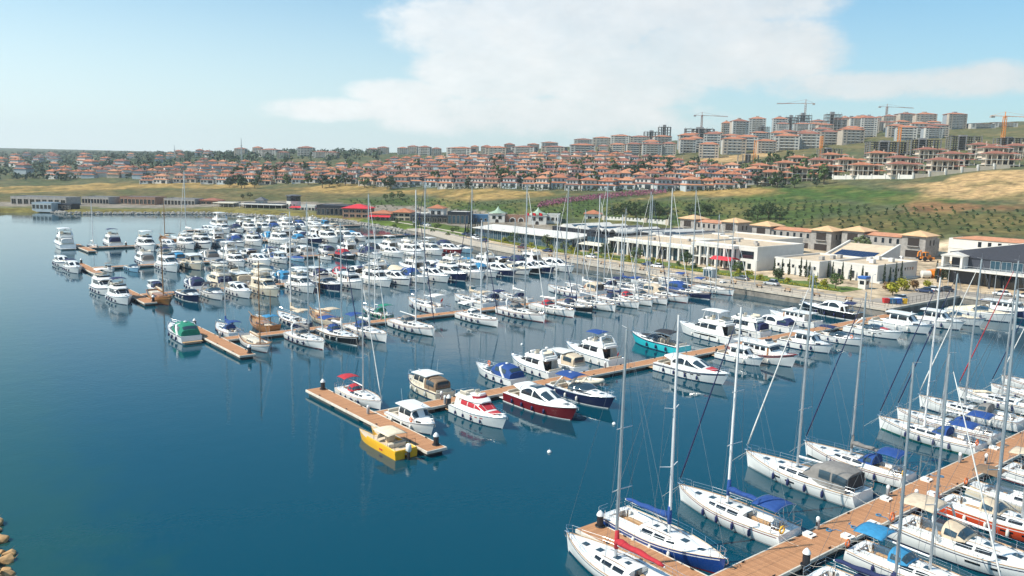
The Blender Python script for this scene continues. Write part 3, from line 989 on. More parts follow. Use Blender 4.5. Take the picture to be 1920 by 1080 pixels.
 tp.add('cockpit_arch', MB().tube([(-2.3, 1.55, zd + .1), (-2.75, 1.5, zd + 1.5), (-2.85, 1.1, zd + 2.0), (-2.85, -1.1, zd + 2.0), (-2.75, -1.5, zd + 1.5), (-2.3, -1.55, zd + .1)], .14, 8, flat=.6), 'gel_white', None, 'garch', True)
 for yy in (-.72, .72):
  sp = tp.add('solar_panel', MB().box(-6.1, -5.1, yy - .62, yy + .62, zd + 2.14, zd + 2.17), 'solar_frame', ar, 'solar')
 for yy in (-.72, .72):
  mb = MB()
  for i in range(3):
   for j in range(4):
    mb.box(-6.06 + i * .32, -5.76 + i * .32, yy - .58 + j * .29, yy - .58 + j * .29 + .27, zd + 2.171, zd + 2.178)
  tp.add('solar_cell', mb, 'solar', ar, 'solar')
 tp.add('lifebuoy', ring_buoy((-5.72, 1.25, zd + .55), 'x'), 'buoy', None, 'buoy', True)
 tp.add('lifebuoy', ring_buoy((-5.72, -1.25, zd + .55), 'x'), 'buoy', None, 'buoy2', True)
 fl = tp.add('flagstaff', MB().tube([(-5.75, .3, zd + .2), (-6.15, .3, zd + 1.9)], .016, 4), 'teak', None, 'flag')
 tp.add('flag', MB().grid(lambda u, v: (-6.13 + .12 * v - .18 * u, .3 + .55 * u, zd + 1.82 - .5 * v - .25 * u + .04 * sin(6 * u)), 0, 1, 0, 1, 5, 3, .01), 'flag_red', fl, 'flag')
 # rolled dinghy on the foredeck
 tp.add('dinghy_bundle', MB().tube([(1.9, -.5, cz + .45), (2.6, -.2, cz + .50), (3.5, .2, cz + .42), (4.0, .35, cz + .32)], [.16, .3, .28, .12], 8, flat=.6), 'canvas', None, 'bundle', True)
 fenders(tp, H, (.24, .38, .52, .66), 'fender', .14, .66)
 # stern lines to the pontoon and bow lines into the water
 for sd in (1, -1):
  tp.add('mooring_line', MB().tube([(-5.6, sd * 1.3, zd + .05), (-6.4, sd * 1.2, zd - .25), (-7.2, sd * 1.1, .82)], .014, 4), 'rope', None, 'lines')
  tp.add('mooring_line', MB().tube([(5.7, sd * .25, 1.5), (6.6, sd * .6, .7), (7.6, sd * .9, -.3)], .012, 4), 'rope', None, 'lines')
 return tp

def motor_common(tp, H, well=None, platform=.7, rails=True, deckrole='deck', fu=(.2, .38, .56), nrail=7, u_rail=.42, rr=.06):
 hu = tp.add('hull', H.shell(), 'hull', smooth=40)
 tp.add('boot_stripe', H.side(MB(), .0, .985, .0, .13, 20, 1, .012), 'boot', hu)
 tp.add('side_stripe', H.side(MB(), .0, .97, lambda u: H.zs(u) - .34, lambda u: H.zs(u) - .18, 20, 1, .012), 'stripe', hu, 'stripe')
 tp.add('topside_band', H.side(MB(), .0, .985, .42, lambda u: H.zs(u) - .08, 20, 3, .010), 'stripe', hu, 'band')
 dk = tp.add('deck', H.deck(well), deckrole, smooth=30)
 tp.add('rub_rail', H.rail(rr, -.03), 'rub', dk, None, True)
 for sd in (1, -1):
  for k in range(3):
   u = .50 + .09 * k
   p = H.pt(u, H.zs(u) - .48, sd, .012)
   mb = MB().grid(lambda uu, q: H.pt(uu, H.zs(u) - .55 + .16 * q, sd, .014), (u - .022) if sd < 0 else (u + .022), (u + .022) if sd < 0 else (u - .022), 0, 1, 2, 1)
   tp.add('porthole', mb, 'window_dark', hu, 'ports')
  mb = MB().grid(lambda uu, q: H.pt(uu, H.zs(uu) - .62 + .30 * q * (1 - .5 * ((uu - .36) / .22) ** 2), sd, .014), .22 if sd < 0 else .62, .62 if sd < 0 else .22, 0, 1, 8, 1)
  tp.add('hull_window', mb, 'window_dark', hu, 'hullwin')
 if platform:
  b = H.hb(0)
  tp.add('swim_platform', MB().box(-H.L / 2 - platform, -H.L / 2 + .12, -b * .92, b * .92, .28, .40, .05), 'platform')
 if rails:
  tp.add('bow_rail', guard_rail(H, u_rail, .965, nrail, .55, .018), 'chrome')
 tp.add('anchor', MB().box(H.L / 2 - .35, H.L / 2 + .12, -.10, .10, H.fb - .02, H.fb + .07, .02).tube([(H.L / 2 + .1, 0, H.fb), (H.L / 2 + .16, 0, H.fb - .3), (H.L / 2 - .02, 0, H.fb - .5)], .04, 5), 'chrome')
 fenders(tp, H, fu, 'fender', .15, .62)
 return hu, dk

def cockpit_well(tp, H, well, zdeck, depth=.55, sole='teak', seat=True):
 x0, x1, wc = well
 zb = zdeck - depth
 mb = MB().add([(x0, -wc, zdeck + .02), (x1, -wc, zdeck + .02), (x1, wc, zdeck + .02), (x0, wc, zdeck + .02), (x0, -wc, zb), (x1, -wc, zb), (x1, wc, zb), (x0, wc, zb)],
     [(0, 1, 5, 4), (1, 2, 6, 5), (2, 3, 7, 6), (3, 0, 4, 7)])
 ck = tp.add('cockpit', mb, 'deck')
 tp.add('cockpit_sole', MB().add([(x0, -wc, zb + .01), (x1, -wc, zb + .01), (x1, wc, zb + .01), (x0, wc, zb + .01)], [(0, 1, 2, 3)]), sole, ck)
 if seat:
  tp.add('seat', MB().box(x0 + .05, x0 + .62, -wc + .1, wc - .1, zb + .02, zdeck - .06, .06), 'leather', ck, smooth=40)
  tp.add('seat', MB().box(x0 + .7, x1 - .8, -wc + .02, -wc + .55, zb + .02, zdeck - .06, .06), 'leather', ck, smooth=40)
  tp.add('backrest', MB().box(x0 - .05, x0 + .16, -wc + .05, wc - .05, zdeck - .1, zdeck + .28, .06), 'leather', ck, smooth=40)
 return ck

# ---- open sports cruiser, 10.5 m
def express_template():
 tp = Tpl()
 H = Hull(10.5, 3.4, stern=.92, um=.40, p=2.5, fs=1.12, fm=1.15, fb=1.62, k0=.16, k1=.66, e=1.25, rake=1.1, tr=.2)
 well = (-4.6, -.3, 1.28)
 motor_common(tp, H, well)
 cockpit_well(tp, H, well, 1.15)
 C = Cab([(-.35, 1.36, 1.10, .46), (.6, 1.32, 1.12, .52), (1.8, 1.12, 1.16, .46), (3.2, .75, 1.24, .28), (4.2, .38, 1.36, .08)], 2.8)
 co = tp.add('foredeck_cabin', C.shell(), 'deck', smooth=45)
 for sd in (1, -1):
  tp.add('cabin_window', C.side(.2, 2.4, lambda f: .34, lambda f: .74 - .22 * f, sd), 'window_dark', co)
 for x in (2.0, 3.1):
  w_, z0, h = C.at(x)
  tp.add('hatch', MB().box(x - .25, x + .25, -.25, .25, z0 + h - .03, z0 + h + .03, .02), 'window_tint', co)
 tp.add('sun_pad', C.top(.95, 2.75, 62, 118, 4, 6, .05, .07), 'pad', co, 'pad', True)
 S = Cab([(-1.3, 1.42, 1.2, .72), (-.3, 1.42, 1.25, .80), (.35, 1.36, 1.45, .62), (1.5, 1.05, 1.60, .05)], 2.6)
 ws = tp.add('windscreen', MB().grid(lambda x, th: S.pt(x, th), -.2, 1.45, radians(8), radians(172), 6, 14, .03), 'screen', None, None, 50)
 mb = MB()
 mb.tube([S.pt(-.2, radians(8 + 164 * i / 14), .02) for i in range(15)], .035, 5)
 tp.add('screen_frame', mb, 'frame', ws)
 for sd in (1, -1):
  tp.add('side_screen', S.side(-1.25, -.25, .12, .96, sd, 4), 'screen', ws)
 tp.add('helm_seat', MB().box(-1.5, -.9, -1.0, -.35, .7, 1.25, .08).box(-1.58, -1.42, -1.0, -.35, 1.2, 1.75, .06), 'leather', None, None, 40)
 tp.add('helm_seat', MB().box(-1.5, -.9, .35, 1.0, .7, 1.25, .08).box(-1.58, -1.42, .35, 1.0, 1.2, 1.75, .06), 'leather', None, None, 40)
 # radar arch
 pts = [(-3.5, 1.48, 1.1), (-2.75, 1.46, 2.0), (-2.35, 1.34, 2.55), (-2.3, .8, 2.68), (-2.3, 0, 2.72), (-2.3, -.8, 2.68), (-2.35, -1.34, 2.55), (-2.75, -1.46, 2.0), (-3.5, -1.48, 1.1)]
 ar = tp.add('radar_arch', MB().tube(pts, [.26, .2, .17, .16, .16, .16, .17, .2, .26], 8, flat=.45), 'deck', None, 'arch', 60)
 tp.add('radar_dome', MB().lathe([(.02, 0), (.24, .02), (.26, .12), (.2, .2), (.02, .24)], 10, (-2.3, 0, 2.78)), 'gel_white', ar, 'arch', True)
 # camper canvas, bimini, cover
 T = Cab([(-4.7, 1.40, 1.12, .9), (-3.9, 1.46, 1.14, 1.45), (-2.4, 1.46, 1.14, 1.66), (-1.0, 1.42, 1.18, 1.56), (-.25, 1.40, 1.3, .85)], 3.4)
 tt = tp.add('camper_canvas', T.shell(), 'canvas', None, 'canvas', 45)
 for sd in (1, -1):
  tp.add('canvas_window', T.side(-3.7, -2.6, .40, .78, sd, 4), 'window_tint', tt, 'canvas')
  tp.add('canvas_window', T.side(-2.3, -1.2, .40, .78, sd, 4), 'window_tint', tt, 'canvas')
 tp.add('canvas_window', T.top(-4.60, -4.05, 58, 122, 3, 5), 'window_tint', tt, 'canvas')
 bm = tp.add('bimini', arch_sheet(-3.6, -.5, 1.36, 2.72, .24, 5, 10, .05, .025, .08), 'canvas', None, 'bimini', True)
 mb = MB()
 for (xx, xb) in ((-3.5, -2.4), (-2.0, -2.1), (-.6, -1.8)):
  hoop(mb, xx, xb, 1.38, 1.15, 2.70, .23)
 tp.add('bimini_frame', mb, 'chrome', bm, 'bimini')
 Cv = Cab([(-4.7, 1.42, 1.1, .22), (-3.0, 1.5, 1.12, .55), (-1.2, 1.48, 1.14, .95), (.2, 1.42, 1.2, .82), (1.7, 1.1, 1.3, .38), (4.3, .5, 1.42, .12)], 2.4)
 tp.add('mooring_cover', Cv.shell(), 'canvas', None, 'covered', 50)
 tp.add('lifebuoy', ring_buoy((3.2, -.95, 1.75), 'y', .28, .07), 'buoy', None, 'buoy', True)
 ob = tp.add('flagstaff', MB().tube([(-5.1, 0, 1.1), (-5.5, 0, 2.2)], .016, 4), 'teak', None, 'flag')
 tp.add('flag', MB().grid(lambda u, v: (-5.48 - .2 * u, .5 * u, 2.15 - .42 * v - .2 * u), 0, 1, 0, 1, 4, 3, .01), 'flag_red', ob, 'flag')
 return tp

# ---- flybridge motor yacht, 13 m
def fly_template():
 tp = Tpl()
 H = Hull(13, 4.2, stern=.93, um=.42, p=2.5, fs=1.35, fm=1.45, fb=2.15, k0=.14, k1=.66, e=1.25, rake=1.3, tr=.25)
 well = (-6.0, -3.6, 1.55)
 motor_common(tp, H, well, .9, fu=(.18, .34, .5, .66))
 cockpit_well(tp, H, well, 1.42)
 z = 1.40
 C = Cab([(-3.6, 1.66, z, 1.72), (-1.2, 1.70, z, 1.78), (.9, 1.62, z, 1.66), (2.7, 1.30, z + .12, .62), (4.4, .82, z + .28, .34), (5.4, .40, z + .48, .05)], 4.2)
 co = tp.add('saloon', C.shell(), 'deck', smooth=40)
 for sd in (1, -1):
  tp.add('saloon_window', C.side(-3.2, -1.55, lambda f: .44, lambda f: .84, sd), 'window_dark', co)
  tp.add('saloon_window', C.side(-1.35, .25, lambda f: .44 + .02 * f, lambda f: .84, sd), 'window_dark', co)
  tp.add('saloon_window', C.side(.4, 1.7, lambda f: .50 + .08 * f, lambda f: .84 - .10 * f, sd), 'window_dark', co)
 for (a, b) in ((40, 74), (77, 103), (106, 140)):
  tp.add('windscreen_pane', C.top(1.08, 2.42, a, b, 4, 4, .014), 'screen', co)
 tp.add('sun_pad', C.top(3.0, 4.3, 55, 125, 4, 6, .05, .07), 'pad', co, 'pad', True)
 tp.add('hatch', MB().box(4.45, 4.95, -.25, .25, 2.02, 2.09, .02), 'window_tint', co)
 tp.add('saloon_door', MB().box(-3.66, -3.59, -1.15, 1.15, .95, 2.85, .02), 'window_dark', co)
 for sd in (1, -1):
  tp.add('side_wing', MB().grid(lambda u, v: (-3.6 - 1.5 * u * (1 - .4 * v), sd * 1.66, 1.42 + 1.55 * v), 0, 1, 0, 1, 4, 3, .06 * sd), 'deck', co)
 # flybridge tub
 F_ = Cab([(-5.1, 1.50, 3.02, .34), (-3.4, 1.66, 3.02, .56), (-1.0, 1.66, 3.05, .66), (.5, 1.42, 3.08, .60), (1.35, .95, 3.12, .18)], 3.6)
 fb = tp.add('flybridge', F_.shell(), 'deck', smooth=40)
 tp.add('flybridge_sole', MB().box(-4.7, .15, -1.25, 1.25, 3.40, 3.68, .05), 'bench', fb)
 tp.add('flybridge_seat', MB().box(-3.9, -2.2, -1.2, -.55, 3.66, 3.98, .07).box(-3.9, -2.2, -1.36, -1.18, 3.66, 4.22, .05), 'leather', fb, None, 40)
 tp.add('flybridge_seat', MB().box(-3.9, -3.3, -.5, 1.2, 3.66, 3.98, .07), 'leather', fb, None, 40)
 tp.add('helm_console', MB().box(-.75, -.25, -.1, 1.15, 3.66, 4.15, .08), 'deck', fb, None, 40)
 tp.add('helm_seat', MB().box(-1.75, -1.2, .1, 1.0, 3.66, 4.05, .07).box(-1.85, -1.7, .1, 1.0, 4.0, 4.5, .05), 'leather', fb, None, 40)
 tp.add('flybridge_screen', MB().grid(lambda u, v: ((.55 - .9 * abs(2 * u - 1) ** 3) - .22 * v, 1.40 * (2 * u - 1), 3.62 + .38 * v), 0, 1, 0, 1, 12, 2, .02), 'screen', fb)
 mb = MB()
 for sd in (1, -1):
  mb.tube([(-5.0, sd * 1.45, 3.3), (-5.0, sd * 1.45, 3.95), (-3.4, sd * 1.58, 4.1), (-1.6, sd * 1.6, 4.1)], .022, 5)
  mb.tube([(-4.1, sd * 1.52, 3.4), (-4.1, sd * 1.52, 4.03)], .018, 5)
 mb.tube([(-5.0, 1.45, 3.95), (-5.0, -1.45, 3.95)], .022, 5)
 tp.add('flybridge_rail', mb, 'chrome', fb)
 pts = [(-4.6, 1.50, 3.3), (-3.9, 1.46, 4.3), (-3.6, 1.25, 4.72), (-3.55, .6, 4.82), (-3.55, 0, 4.84), (-3.55, -.6, 4.82), (-3.6, -1.25, 4.72), (-3.9, -1.46, 4.3), (-4.6, -1.50, 3.3)]
 ar = tp.add('radar_arch', MB().tube(pts, [.28, .2, .16, .15, .15, .15, .16, .2, .28], 8, flat=.45), 'deck', None, 'arch', 60)
 tp.add('radar_dome', MB().lathe([(.02, 0), (.30, .03), (.32, .16), (.25, .28), (.02, .33)], 12, (-3.55, 0, 4.90)), 'gel_white', ar, 'arch', True)
 tp.add('antenna', MB().tube([(-3.6, 1.0, 4.8), (-3.9, 1.05, 7.0)], .014, 4), 'gel_white', ar, 'arch')
 bm = tp.add('bimini', arch_sheet(-3.4, -.2, 1.5, 5.25, .22, 5, 10, .05, .025, .08), 'canvas', None, 'bimini', True)
 mb = MB()
 for (xx, xb) in ((-3.3, -2.3), (-1.8, -2.0), (-.3, -1.6)):
  hoop(mb, xx, xb, 1.5, 3.7, 5.22, .21)
 tp.add('bimini_frame', mb, 'chrome', bm, 'bimini')
 ht = tp.add('hard_top', MB().grid(lambda u, v: (-3.9 + 4.1 * u, -1.55 * (2 * v - 1), 5.25 + .14 * (1 - (2 * v - 1) ** 2) - .12 * (2 * u - 1) ** 4), 0, 1, 0, 1, 8, 8, .12), 'deck', None, 'hardtop', True)
 for sd in (1, -1):
  tp.add('hard_top_post', MB().tube([(-3.7, sd * 1.45, 3.5), (-3.3, sd * 1.42, 5.2)], .06, 6), 'deck', ht, 'hardtop')
  tp.add('hard_top_post', MB().tube([(.1, sd * 1.3, 3.6), (-.5, sd * 1.40, 5.2)], .05, 6), 'deck', ht, 'hardtop')
 A = Cab([(-5.9, 1.5, 1.5, 1.35), (-4.6, 1.6, 1.5, 1.52), (-3.62, 1.62, 1.5, 1.52)], 4.5)
 aw = tp.add('aft_canvas', A.shell(), 'canvas', None, 'canvas', 40)
 for sd in (1, -1):
  tp.add('canvas_window', A.side(-5.5, -4.1, .40, .80, sd, 4), 'window_tint', aw, 'canvas')
 tp.add('lifebuoy', ring_buoy((-3.2, -1.78, 3.5), 'y', .3, .075), 'buoy', None, 'buoy', True)
 ob = tp.add('flagstaff', MB().tube([(-6.3, 0, 1.4), (-6.8, 0, 2.8)], .018, 4), 'teak', None, 'flag')
 tp.add('flag', MB().grid(lambda u, v: (-6.76 - .25 * u, .6 * u, 2.72 - .5 * v - .25 * u), 0, 1, 0, 1, 4, 3, .01), 'flag_red', ob, 'flag')
 return tp

# ---- hard-top coupe cruiser, 12.5 m
def coupe_template():
 tp = Tpl()
 H = Hull(12.5, 3.9, stern=.92, um=.42, p=2.5, fs=1.3, fm=1.35, fb=1.9, k0=.14, k1=.66, e=1.25, rake=1.3, tr=.25)
 well = (-5.6, -2.9, 1.42)
 motor_common(tp, H, well, .8, fu=(.18, .34, .5, .66))
 cockpit_well(tp, H, well, 1.33)
 z = 1.30
 C = Cab([(-4.3, 1.44, z + 1.25, .22), (-2.95, 1.50, z + .9, .68), (-2.9, 1.56, z, 1.55), (-.8, 1.60, z, 1.68), (.6, 1.54, z, 1.50), (2.5, 1.22, z + .1, .58), (4.1, .78, z + .22, .32), (5.1, .36, z + .40, .05)], 3.2)
 co = tp.add('coupe_cabin', C.shell(), 'deck', smooth=40)
 for sd in (1, -1):
  tp.add('cabin_window', C.side(-2.6, -.6, lambda f: .40, lambda f: .44 + .42 * sin(pi * min(1, .15 + .55 * f)), sd, 8), 'window_dark', co)
  tp.add('cabin_window', C.side(-.4, 1.9, lambda f: .40 + .05 * f, lambda f: .86 - .36 * f, sd, 8), 'window_dark', co)
 for (a, b) in ((38, 86), (94, 142)):
  tp.add('windscreen_pane', C.top(.80, 2.30, a, b, 5, 6, .014), 'screen', co)
 tp.add('roof_hatch', C.top(-1.9, -.3, 68, 112, 3, 4, .02, .03), 'window_tint', co, 'sunroof')
 tp.add('sun_pad', C.top(2.75, 4.2, 55, 125, 4, 6, .05, .07), 'pad', co, 'pad', True)
 tp.add('hatch', MB().box(4.2, 4.65, -.22, .22, 1.80, 1.87, .02), 'window_tint', co)
 tp.add('cabin_door', MB().box(-2.98, -2.92, -.9, .9, .85, 2.15, .02), 'window_dark', co)
 pts = [(-3.9, 1.45, 1.35), (-3.5, 1.42, 2.5), (-3.3, 1.2, 3.0), (-3.3, 0, 3.1), (-3.3, -1.2, 3.0), (-3.5, -1.42, 2.5), (-3.9, -1.45, 1.35)]
 ar = tp.add('radar_arch', MB().tube(pts, [.24, .18, .14, .14, .14, .18, .24], 8, flat=.45), 'deck', None, 'arch', 60)
 tp.add('radar_dome', MB().lathe([(.02, 0), (.24, .02), (.26, .12), (.2, .2), (.02, .24)], 10, (-3.3, 0, 3.16)), 'gel_white', ar, 'arch', True)
 A = Cab([(-5.6, 1.36, 1.4, .9), (-4.6, 1.42, 1.4, 1.35), (-2.96, 1.46, 1.4, 1.42)], 4.0)
 aw = tp.add('aft_canvas', A.shell(), 'canvas', None, 'canvas', 40)
 for sd in (1, -1):
  tp.add('canvas_window', A.side(-4.9, -3.4, .40, .80, sd, 4), 'window_tint', aw, 'canvas')
 bm = tp.add('bimini', arch_sheet(-5.4, -3.0, 1.42, 2.95, .2, 5, 10, .05, .025, .08), 'canvas', None, 'bimini', True)
 mb = MB()
 for (xx, xb) in ((-5.3, -4.4), (-4.2, -4.2)):
  hoop(mb, xx, xb, 1.42, 1.35, 2.93, .19)
 tp.add('bimini_frame', mb, 'chrome', bm, 'bimini')
 tp.add('lifebuoy', ring_buoy((-4.9, 1.62, 1.75), 'y', .3, .075), 'buoy', None, 'buoy', True)
 tp.add('tender', MB().tube([(-6.6, -1.3, .75), (-6.9, -.9, .8), (-6.9, .9, .8), (-6.6, 1.3, .75)], [.12, .24, .24, .12], 8), 'gel_grey', None, 'tender', True)
 ob = tp.add('flagstaff', MB().tube([(-6.0, .6, 1.3), (-6.4, .6, 2.6)], .018, 4), 'teak', None, 'flag')
 tp.add('flag', MB().grid(lambda u, v: (-6.36 - .25 * u, .6 + .6 * u, 2.52 - .5 * v - .25 * u), 0, 1, 0, 1, 4, 3, .01), 'flag_red', ob, 'flag')
 return tp

# ---- pilothouse cabin boat, 8.5 m
def cabin_template():
 tp = Tpl()
 H = Hull(8.6, 3.1, stern=.92, um=.42, p=2.5, fs=1.0, fm=1.05, fb=1.5, k0=.16, k1=.64, e=1.3, rake=.8, tr=.15)
 well = (-3.9, -1.2, 1.12)
 motor_common(tp, H, well, .5, fu=(.25, .5, .68), nrail=6)
 cockpit_well(tp, H, well, 1.04)
 z = 1.0
 C = Cab([(-1.3, 1.20, z, 1.45), (.4, 1.20, z, 1.50), (1.3, 1.12, z + .05, 1.32), (1.95, 1.02, z + .1, .48), (2.9, .66, z + .2, .32), (3.6, .34, z + .32, .05)], 5.0)
 co = tp.add('wheelhouse', C.shell(), 'deck', smooth=35)
 for sd in (1, -1):
  tp.add('wheelhouse_window', C.side(-1.1, -.15, .48, .86, sd, 3), 'window_dark', co)
  tp.add('wheelhouse_window', C.side(0.0, 1.15, .48, .86, sd, 3), 'window_dark', co)
  tp.add('cabin_window', C.side(2.05, 2.7, .25, .68, sd, 3), 'window_dark', co)
 for (a, b) in ((26, 84), (96, 154)):
  tp.add('windscreen_pane', C.top(1.36, 1.86, a, b, 3, 6, .014), 'screen', co)
 rf = tp.add('roof', MB().grid(lambda u, v: (-1.9 + 3.5 * u, -1.28 * (2 * v - 1), 2.52 + .10 * (1 - (2 * v - 1) ** 2) - .10 * u ** 3), 0, 1, 0, 1, 8, 8, .09), 'roof', None, None, 50)
 for yy in (-.5, .5):
  tp.add('roof_hatch', MB().box(-.25, .55, yy - .32, yy + .32, 2.56, 2.635, .02), 'window_tint', rf, 'sunroof')
 tp.add('searchlight', MB().cyl(1.1, .4, 2.55, 2.75, .05).lathe([(.02, 0), (.1, .02), (.1, .14), (.02, .16)], 8, (1.1, .4, 2.75)), 'chrome', rf, None, True)
 tp.add('antenna', MB().tube([(-.9, -.9, 2.55), (-1.2, -.9, 4.4)], .012, 4), 'gel_white', rf)
 A = Cab([(-3.7, 1.10, 1.1, 1.2), (-2.6, 1.16, 1.1, 1.38), (-1.32, 1.18, 1.1, 1.42)], 4.5)
 aw = tp.add('aft_canvas', A.shell(), 'canvas', None, 'canvas', 40)
 for sd in (1, -1):
  tp.add('canvas_window', A.side(-3.3, -1.7, .36, .80, sd, 4), 'window_tint', aw, 'canvas')
 tp.add('aft_window', MB().box(-3.73, -3.705, -.8, .8, 1.55, 2.2), 'window_tint', aw, 'canvas')
 tp.add('lifebuoy', ring_buoy((1.5, -1.28, 1.45), 'y', .24, .06), 'buoy', None, 'buoy', True)
 eng = tp.add('outboard', MB().box(-5.0, -4.6, -.18, .18, .75, 1.35, .1).box(-4.85, -4.68, -.07, .07, -.3, .8, .03), 'motor_black', None, 'outboard', 50)
 return tp

# ---- displacement trawler, 12 m
def trawler_template():
 tp = Tpl()
 H = Hull(12, 4.1, stern=.86, um=.45, p=2.3, fs=1.45, fm=1.25, fb=2.25, k0=.18, k1=.70, e=1.5, rake=1.0, tr=.15)
 well = (-5.5, -3.4, 1.5)
 motor_common(tp, H, well, .5, fu=(.2, .36, .52, .66), rr=.09)
 cockpit_well(tp, H, well, 1.30)
 z = 1.2
 C = Cab([(-3.4, 1.45, z, 1.62), (.2, 1.48, z, 1.66), (1.2, 1.45, z, 1.66), (1.75, 1.40, z + .05, 1.55), (2.15, 1.30, z + .1, .75), (3.4, .95, z + .2, .55), (4.1, .60, z + .4, .12)], 7.0)
 co = tp.add('deckhouse', C.shell(), 'deck', smooth=30)
 for sd in (1, -1):
  for k in range(4):
   a = -3.0 + k * 1.08
   tp.add('deckhouse_window', C.side(a, a + .78, .50, .84, sd, 2), 'window_dark', co)
  tp.add('wheelhouse_door', C.side(1.36, 1.68, .12, .88, sd, 2), 'varnish', co)
 for (a, b) in ((32, 70), (74, 106), (110, 148)):
  tp.add('windscreen_pane', C.top(1.80, 2.08, a, b, 2, 4, .014), 'window_dark', co)
 rf = tp.add('boat_deck', MB().grid(lambda u, v: (-4.9 + 6.9 * u, -1.72 * (2 * v - 1), 2.90 + .08 * (1 - (2 * v - 1) ** 2)), 0, 1, 0, 1, 8, 8, .10), 'roof', None, None, 50)
 tp.add('upper_helm', MB().box(-.2, .9, -.9, .9, 2.95, 3.55, .12), 'deck', rf, None, 40)
 tp.add('upper_screen', MB().grid(lambda u, v: (1.0 - .3 * abs(2 * u - 1) ** 3 - .15 * v, 1.0 * (2 * u - 1), 3.45 + .4 * v), 0, 1, 0, 1, 10, 2, .02), 'screen', rf)
 mb = MB()
 for sd in (1, -1):
  mb.tube([(-4.6, sd * 1.6, 2.95), (-4.6, sd * 1.6, 3.6), (-1.0, sd * 1.62, 3.6), (-.2, sd * 1.5, 3.2)], .022, 5)
  for x in (-3.4, -2.2):
   mb.tube([(x, sd * 1.61, 2.95), (x, sd * 1.61, 3.6)], .018, 5)
 tp.add('boat_deck_rail', mb, 'chrome', rf)
 ms = tp.add('signal_mast', MB().tube([(-1.6, 0, 2.95), (-1.8, 0, 6.2)], [.09, .05], 7).tube([(-1.7, -.6, 4.6), (-1.7, .6, 4.6)], .03, 5), 'mast', rf)
 tp.add('radar_dome', MB().lathe([(.02, 0), (.26, .03), (.28, .14), (.2, .24), (.02, .27)], 10, (-1.35, 0, 4.3)), 'gel_white', rf, None, True)
 tp.add('lifebuoy', ring_buoy((-1.9, -1.66, 3.3), 'y', .3, .075), 'buoy', rf, 'buoy', True)
 A = arch_sheet(-5.4, -3.2, 1.7, 2.75, .1, 4, 6)
 tp.add('aft_awning', A, 'canvas', None, 'bimini', True)
 A = Cab([(-5.4, 1.45, 1.35, 1.4), (-3.42, 1.5, 1.35, 1.5)], 6.0)
 tp.add('aft_canvas', A.shell(), 'canvas', None, 'canvas', 40)
 return tp

# ---- small open boat with outboard, 6 m
def open_template():
 tp = Tpl()
 H = Hull(6.2, 2.2, stern=.9, um=.42, p=2.3, fs=.65, fm=.68, fb=.98, k0=.18, k1=.62, e=1.3, rake=.6, tr=.1)
 well = (-2.7, 1.2, .82)
 hu = tp.add('hull', H.shell(), 'hull', smooth=40)
 tp.add('boot_stripe', H.side(MB(), .0, .985, .0, .10, 16, 1, .012), 'boot', hu)
 tp.add('deck', H.deck(well), 'deck', smooth=30)
 tp.add('rub_rail', H.rail(.045, -.02), 'rub')
 cockpit_well(tp, H, well, .68, .42)
 tp.add('console', MB().box(-.5, .2, -.4, .4, .3, 1.15, .08), 'deck', None, None, 40)
 tp.add('windscreen', MB().grid(lambda u, v: (.22 - .25 * abs(2 * u - 1) ** 3 - .12 * v, .45 * (2 * u - 1), 1.12 + .35 * v), 0, 1, 0, 1, 8, 2, .02), 'screen')
 tp.add('outboard', MB().box(-3.65, -3.2, -.18, .18, .62, 1.25, .1).box(-3.5, -3.3, -.07, .07, -.4, .65, .03), 'motor_black', None, None, 50)
 bm = tp.add('bimini', arch_sheet(-1.7, .5, .95, 1.95, .15, 4, 8, .03, .02, .05), 'canvas', None, 'bimini', True)
 mb = MB()
 for xx in (-1.6, .4):
  hoop(mb, xx, -.6, .95, .7, 1.93, .14)
 tp.add('bimini_frame', mb, 'chrome', bm, 'bimini')
 Cv = Cab([(-2.9, .95, .66, .2), (-1.0, 1.05, .68, .5), (.6, .98, .72, .48), (2.8, .3, .92, .06)], 2.4)
 tp.add('boat_cover', Cv.shell(), 'canvas', None, 'covered', 50)
 fenders(tp, H, (.3, .6), 'fender', .10, .45)
 return tp

# ---- inflatable tender, 4.5 m
def rib_template():
 tp = Tpl()
 pts = [(-2.2, .85, .42), (-1.0, .90, .42), (.6, .86, .46), (1.6, .62, .56), (2.1, .28, .66), (2.2, 0, .68)]
 mb = MB().tube(pts + [(x, -y, z) for x, y, z in reversed(pts[:-1])], [.14] + [.27] * 9 + [.14], 10)
 tp.add('inflatable_tube', mb, 'tube', None, None, True)
 H = Hull(4.0, 1.5, stern=.95, um=.4, p=2.2, fs=.42, fm=.42, fb=.6, k0=.2, k1=.6, e=1.3, rake=.5, tr=.05)
 tp.add('hull', H.shell(), 'hull', None, None, 40)
 tp.add('floor', H.deck(None, -.06), 'bench')
 tp.add('seat', MB().box(-.8, -.2, -.5, .5, .3, .72, .08), 'leather', None, None, 40)
 tp.add('console', MB().box(.1, .5, -.35, .35, .3, .95, .08), 'deck', None, None, 40)
 tp.add('outboard', MB().box(-2.75, -2.35, -.16, .16, .55, 1.1, .1).box(-2.62, -2.45, -.06, .06, -.4, .6, .03), 'motor_black', None, None, 50)
 return tp

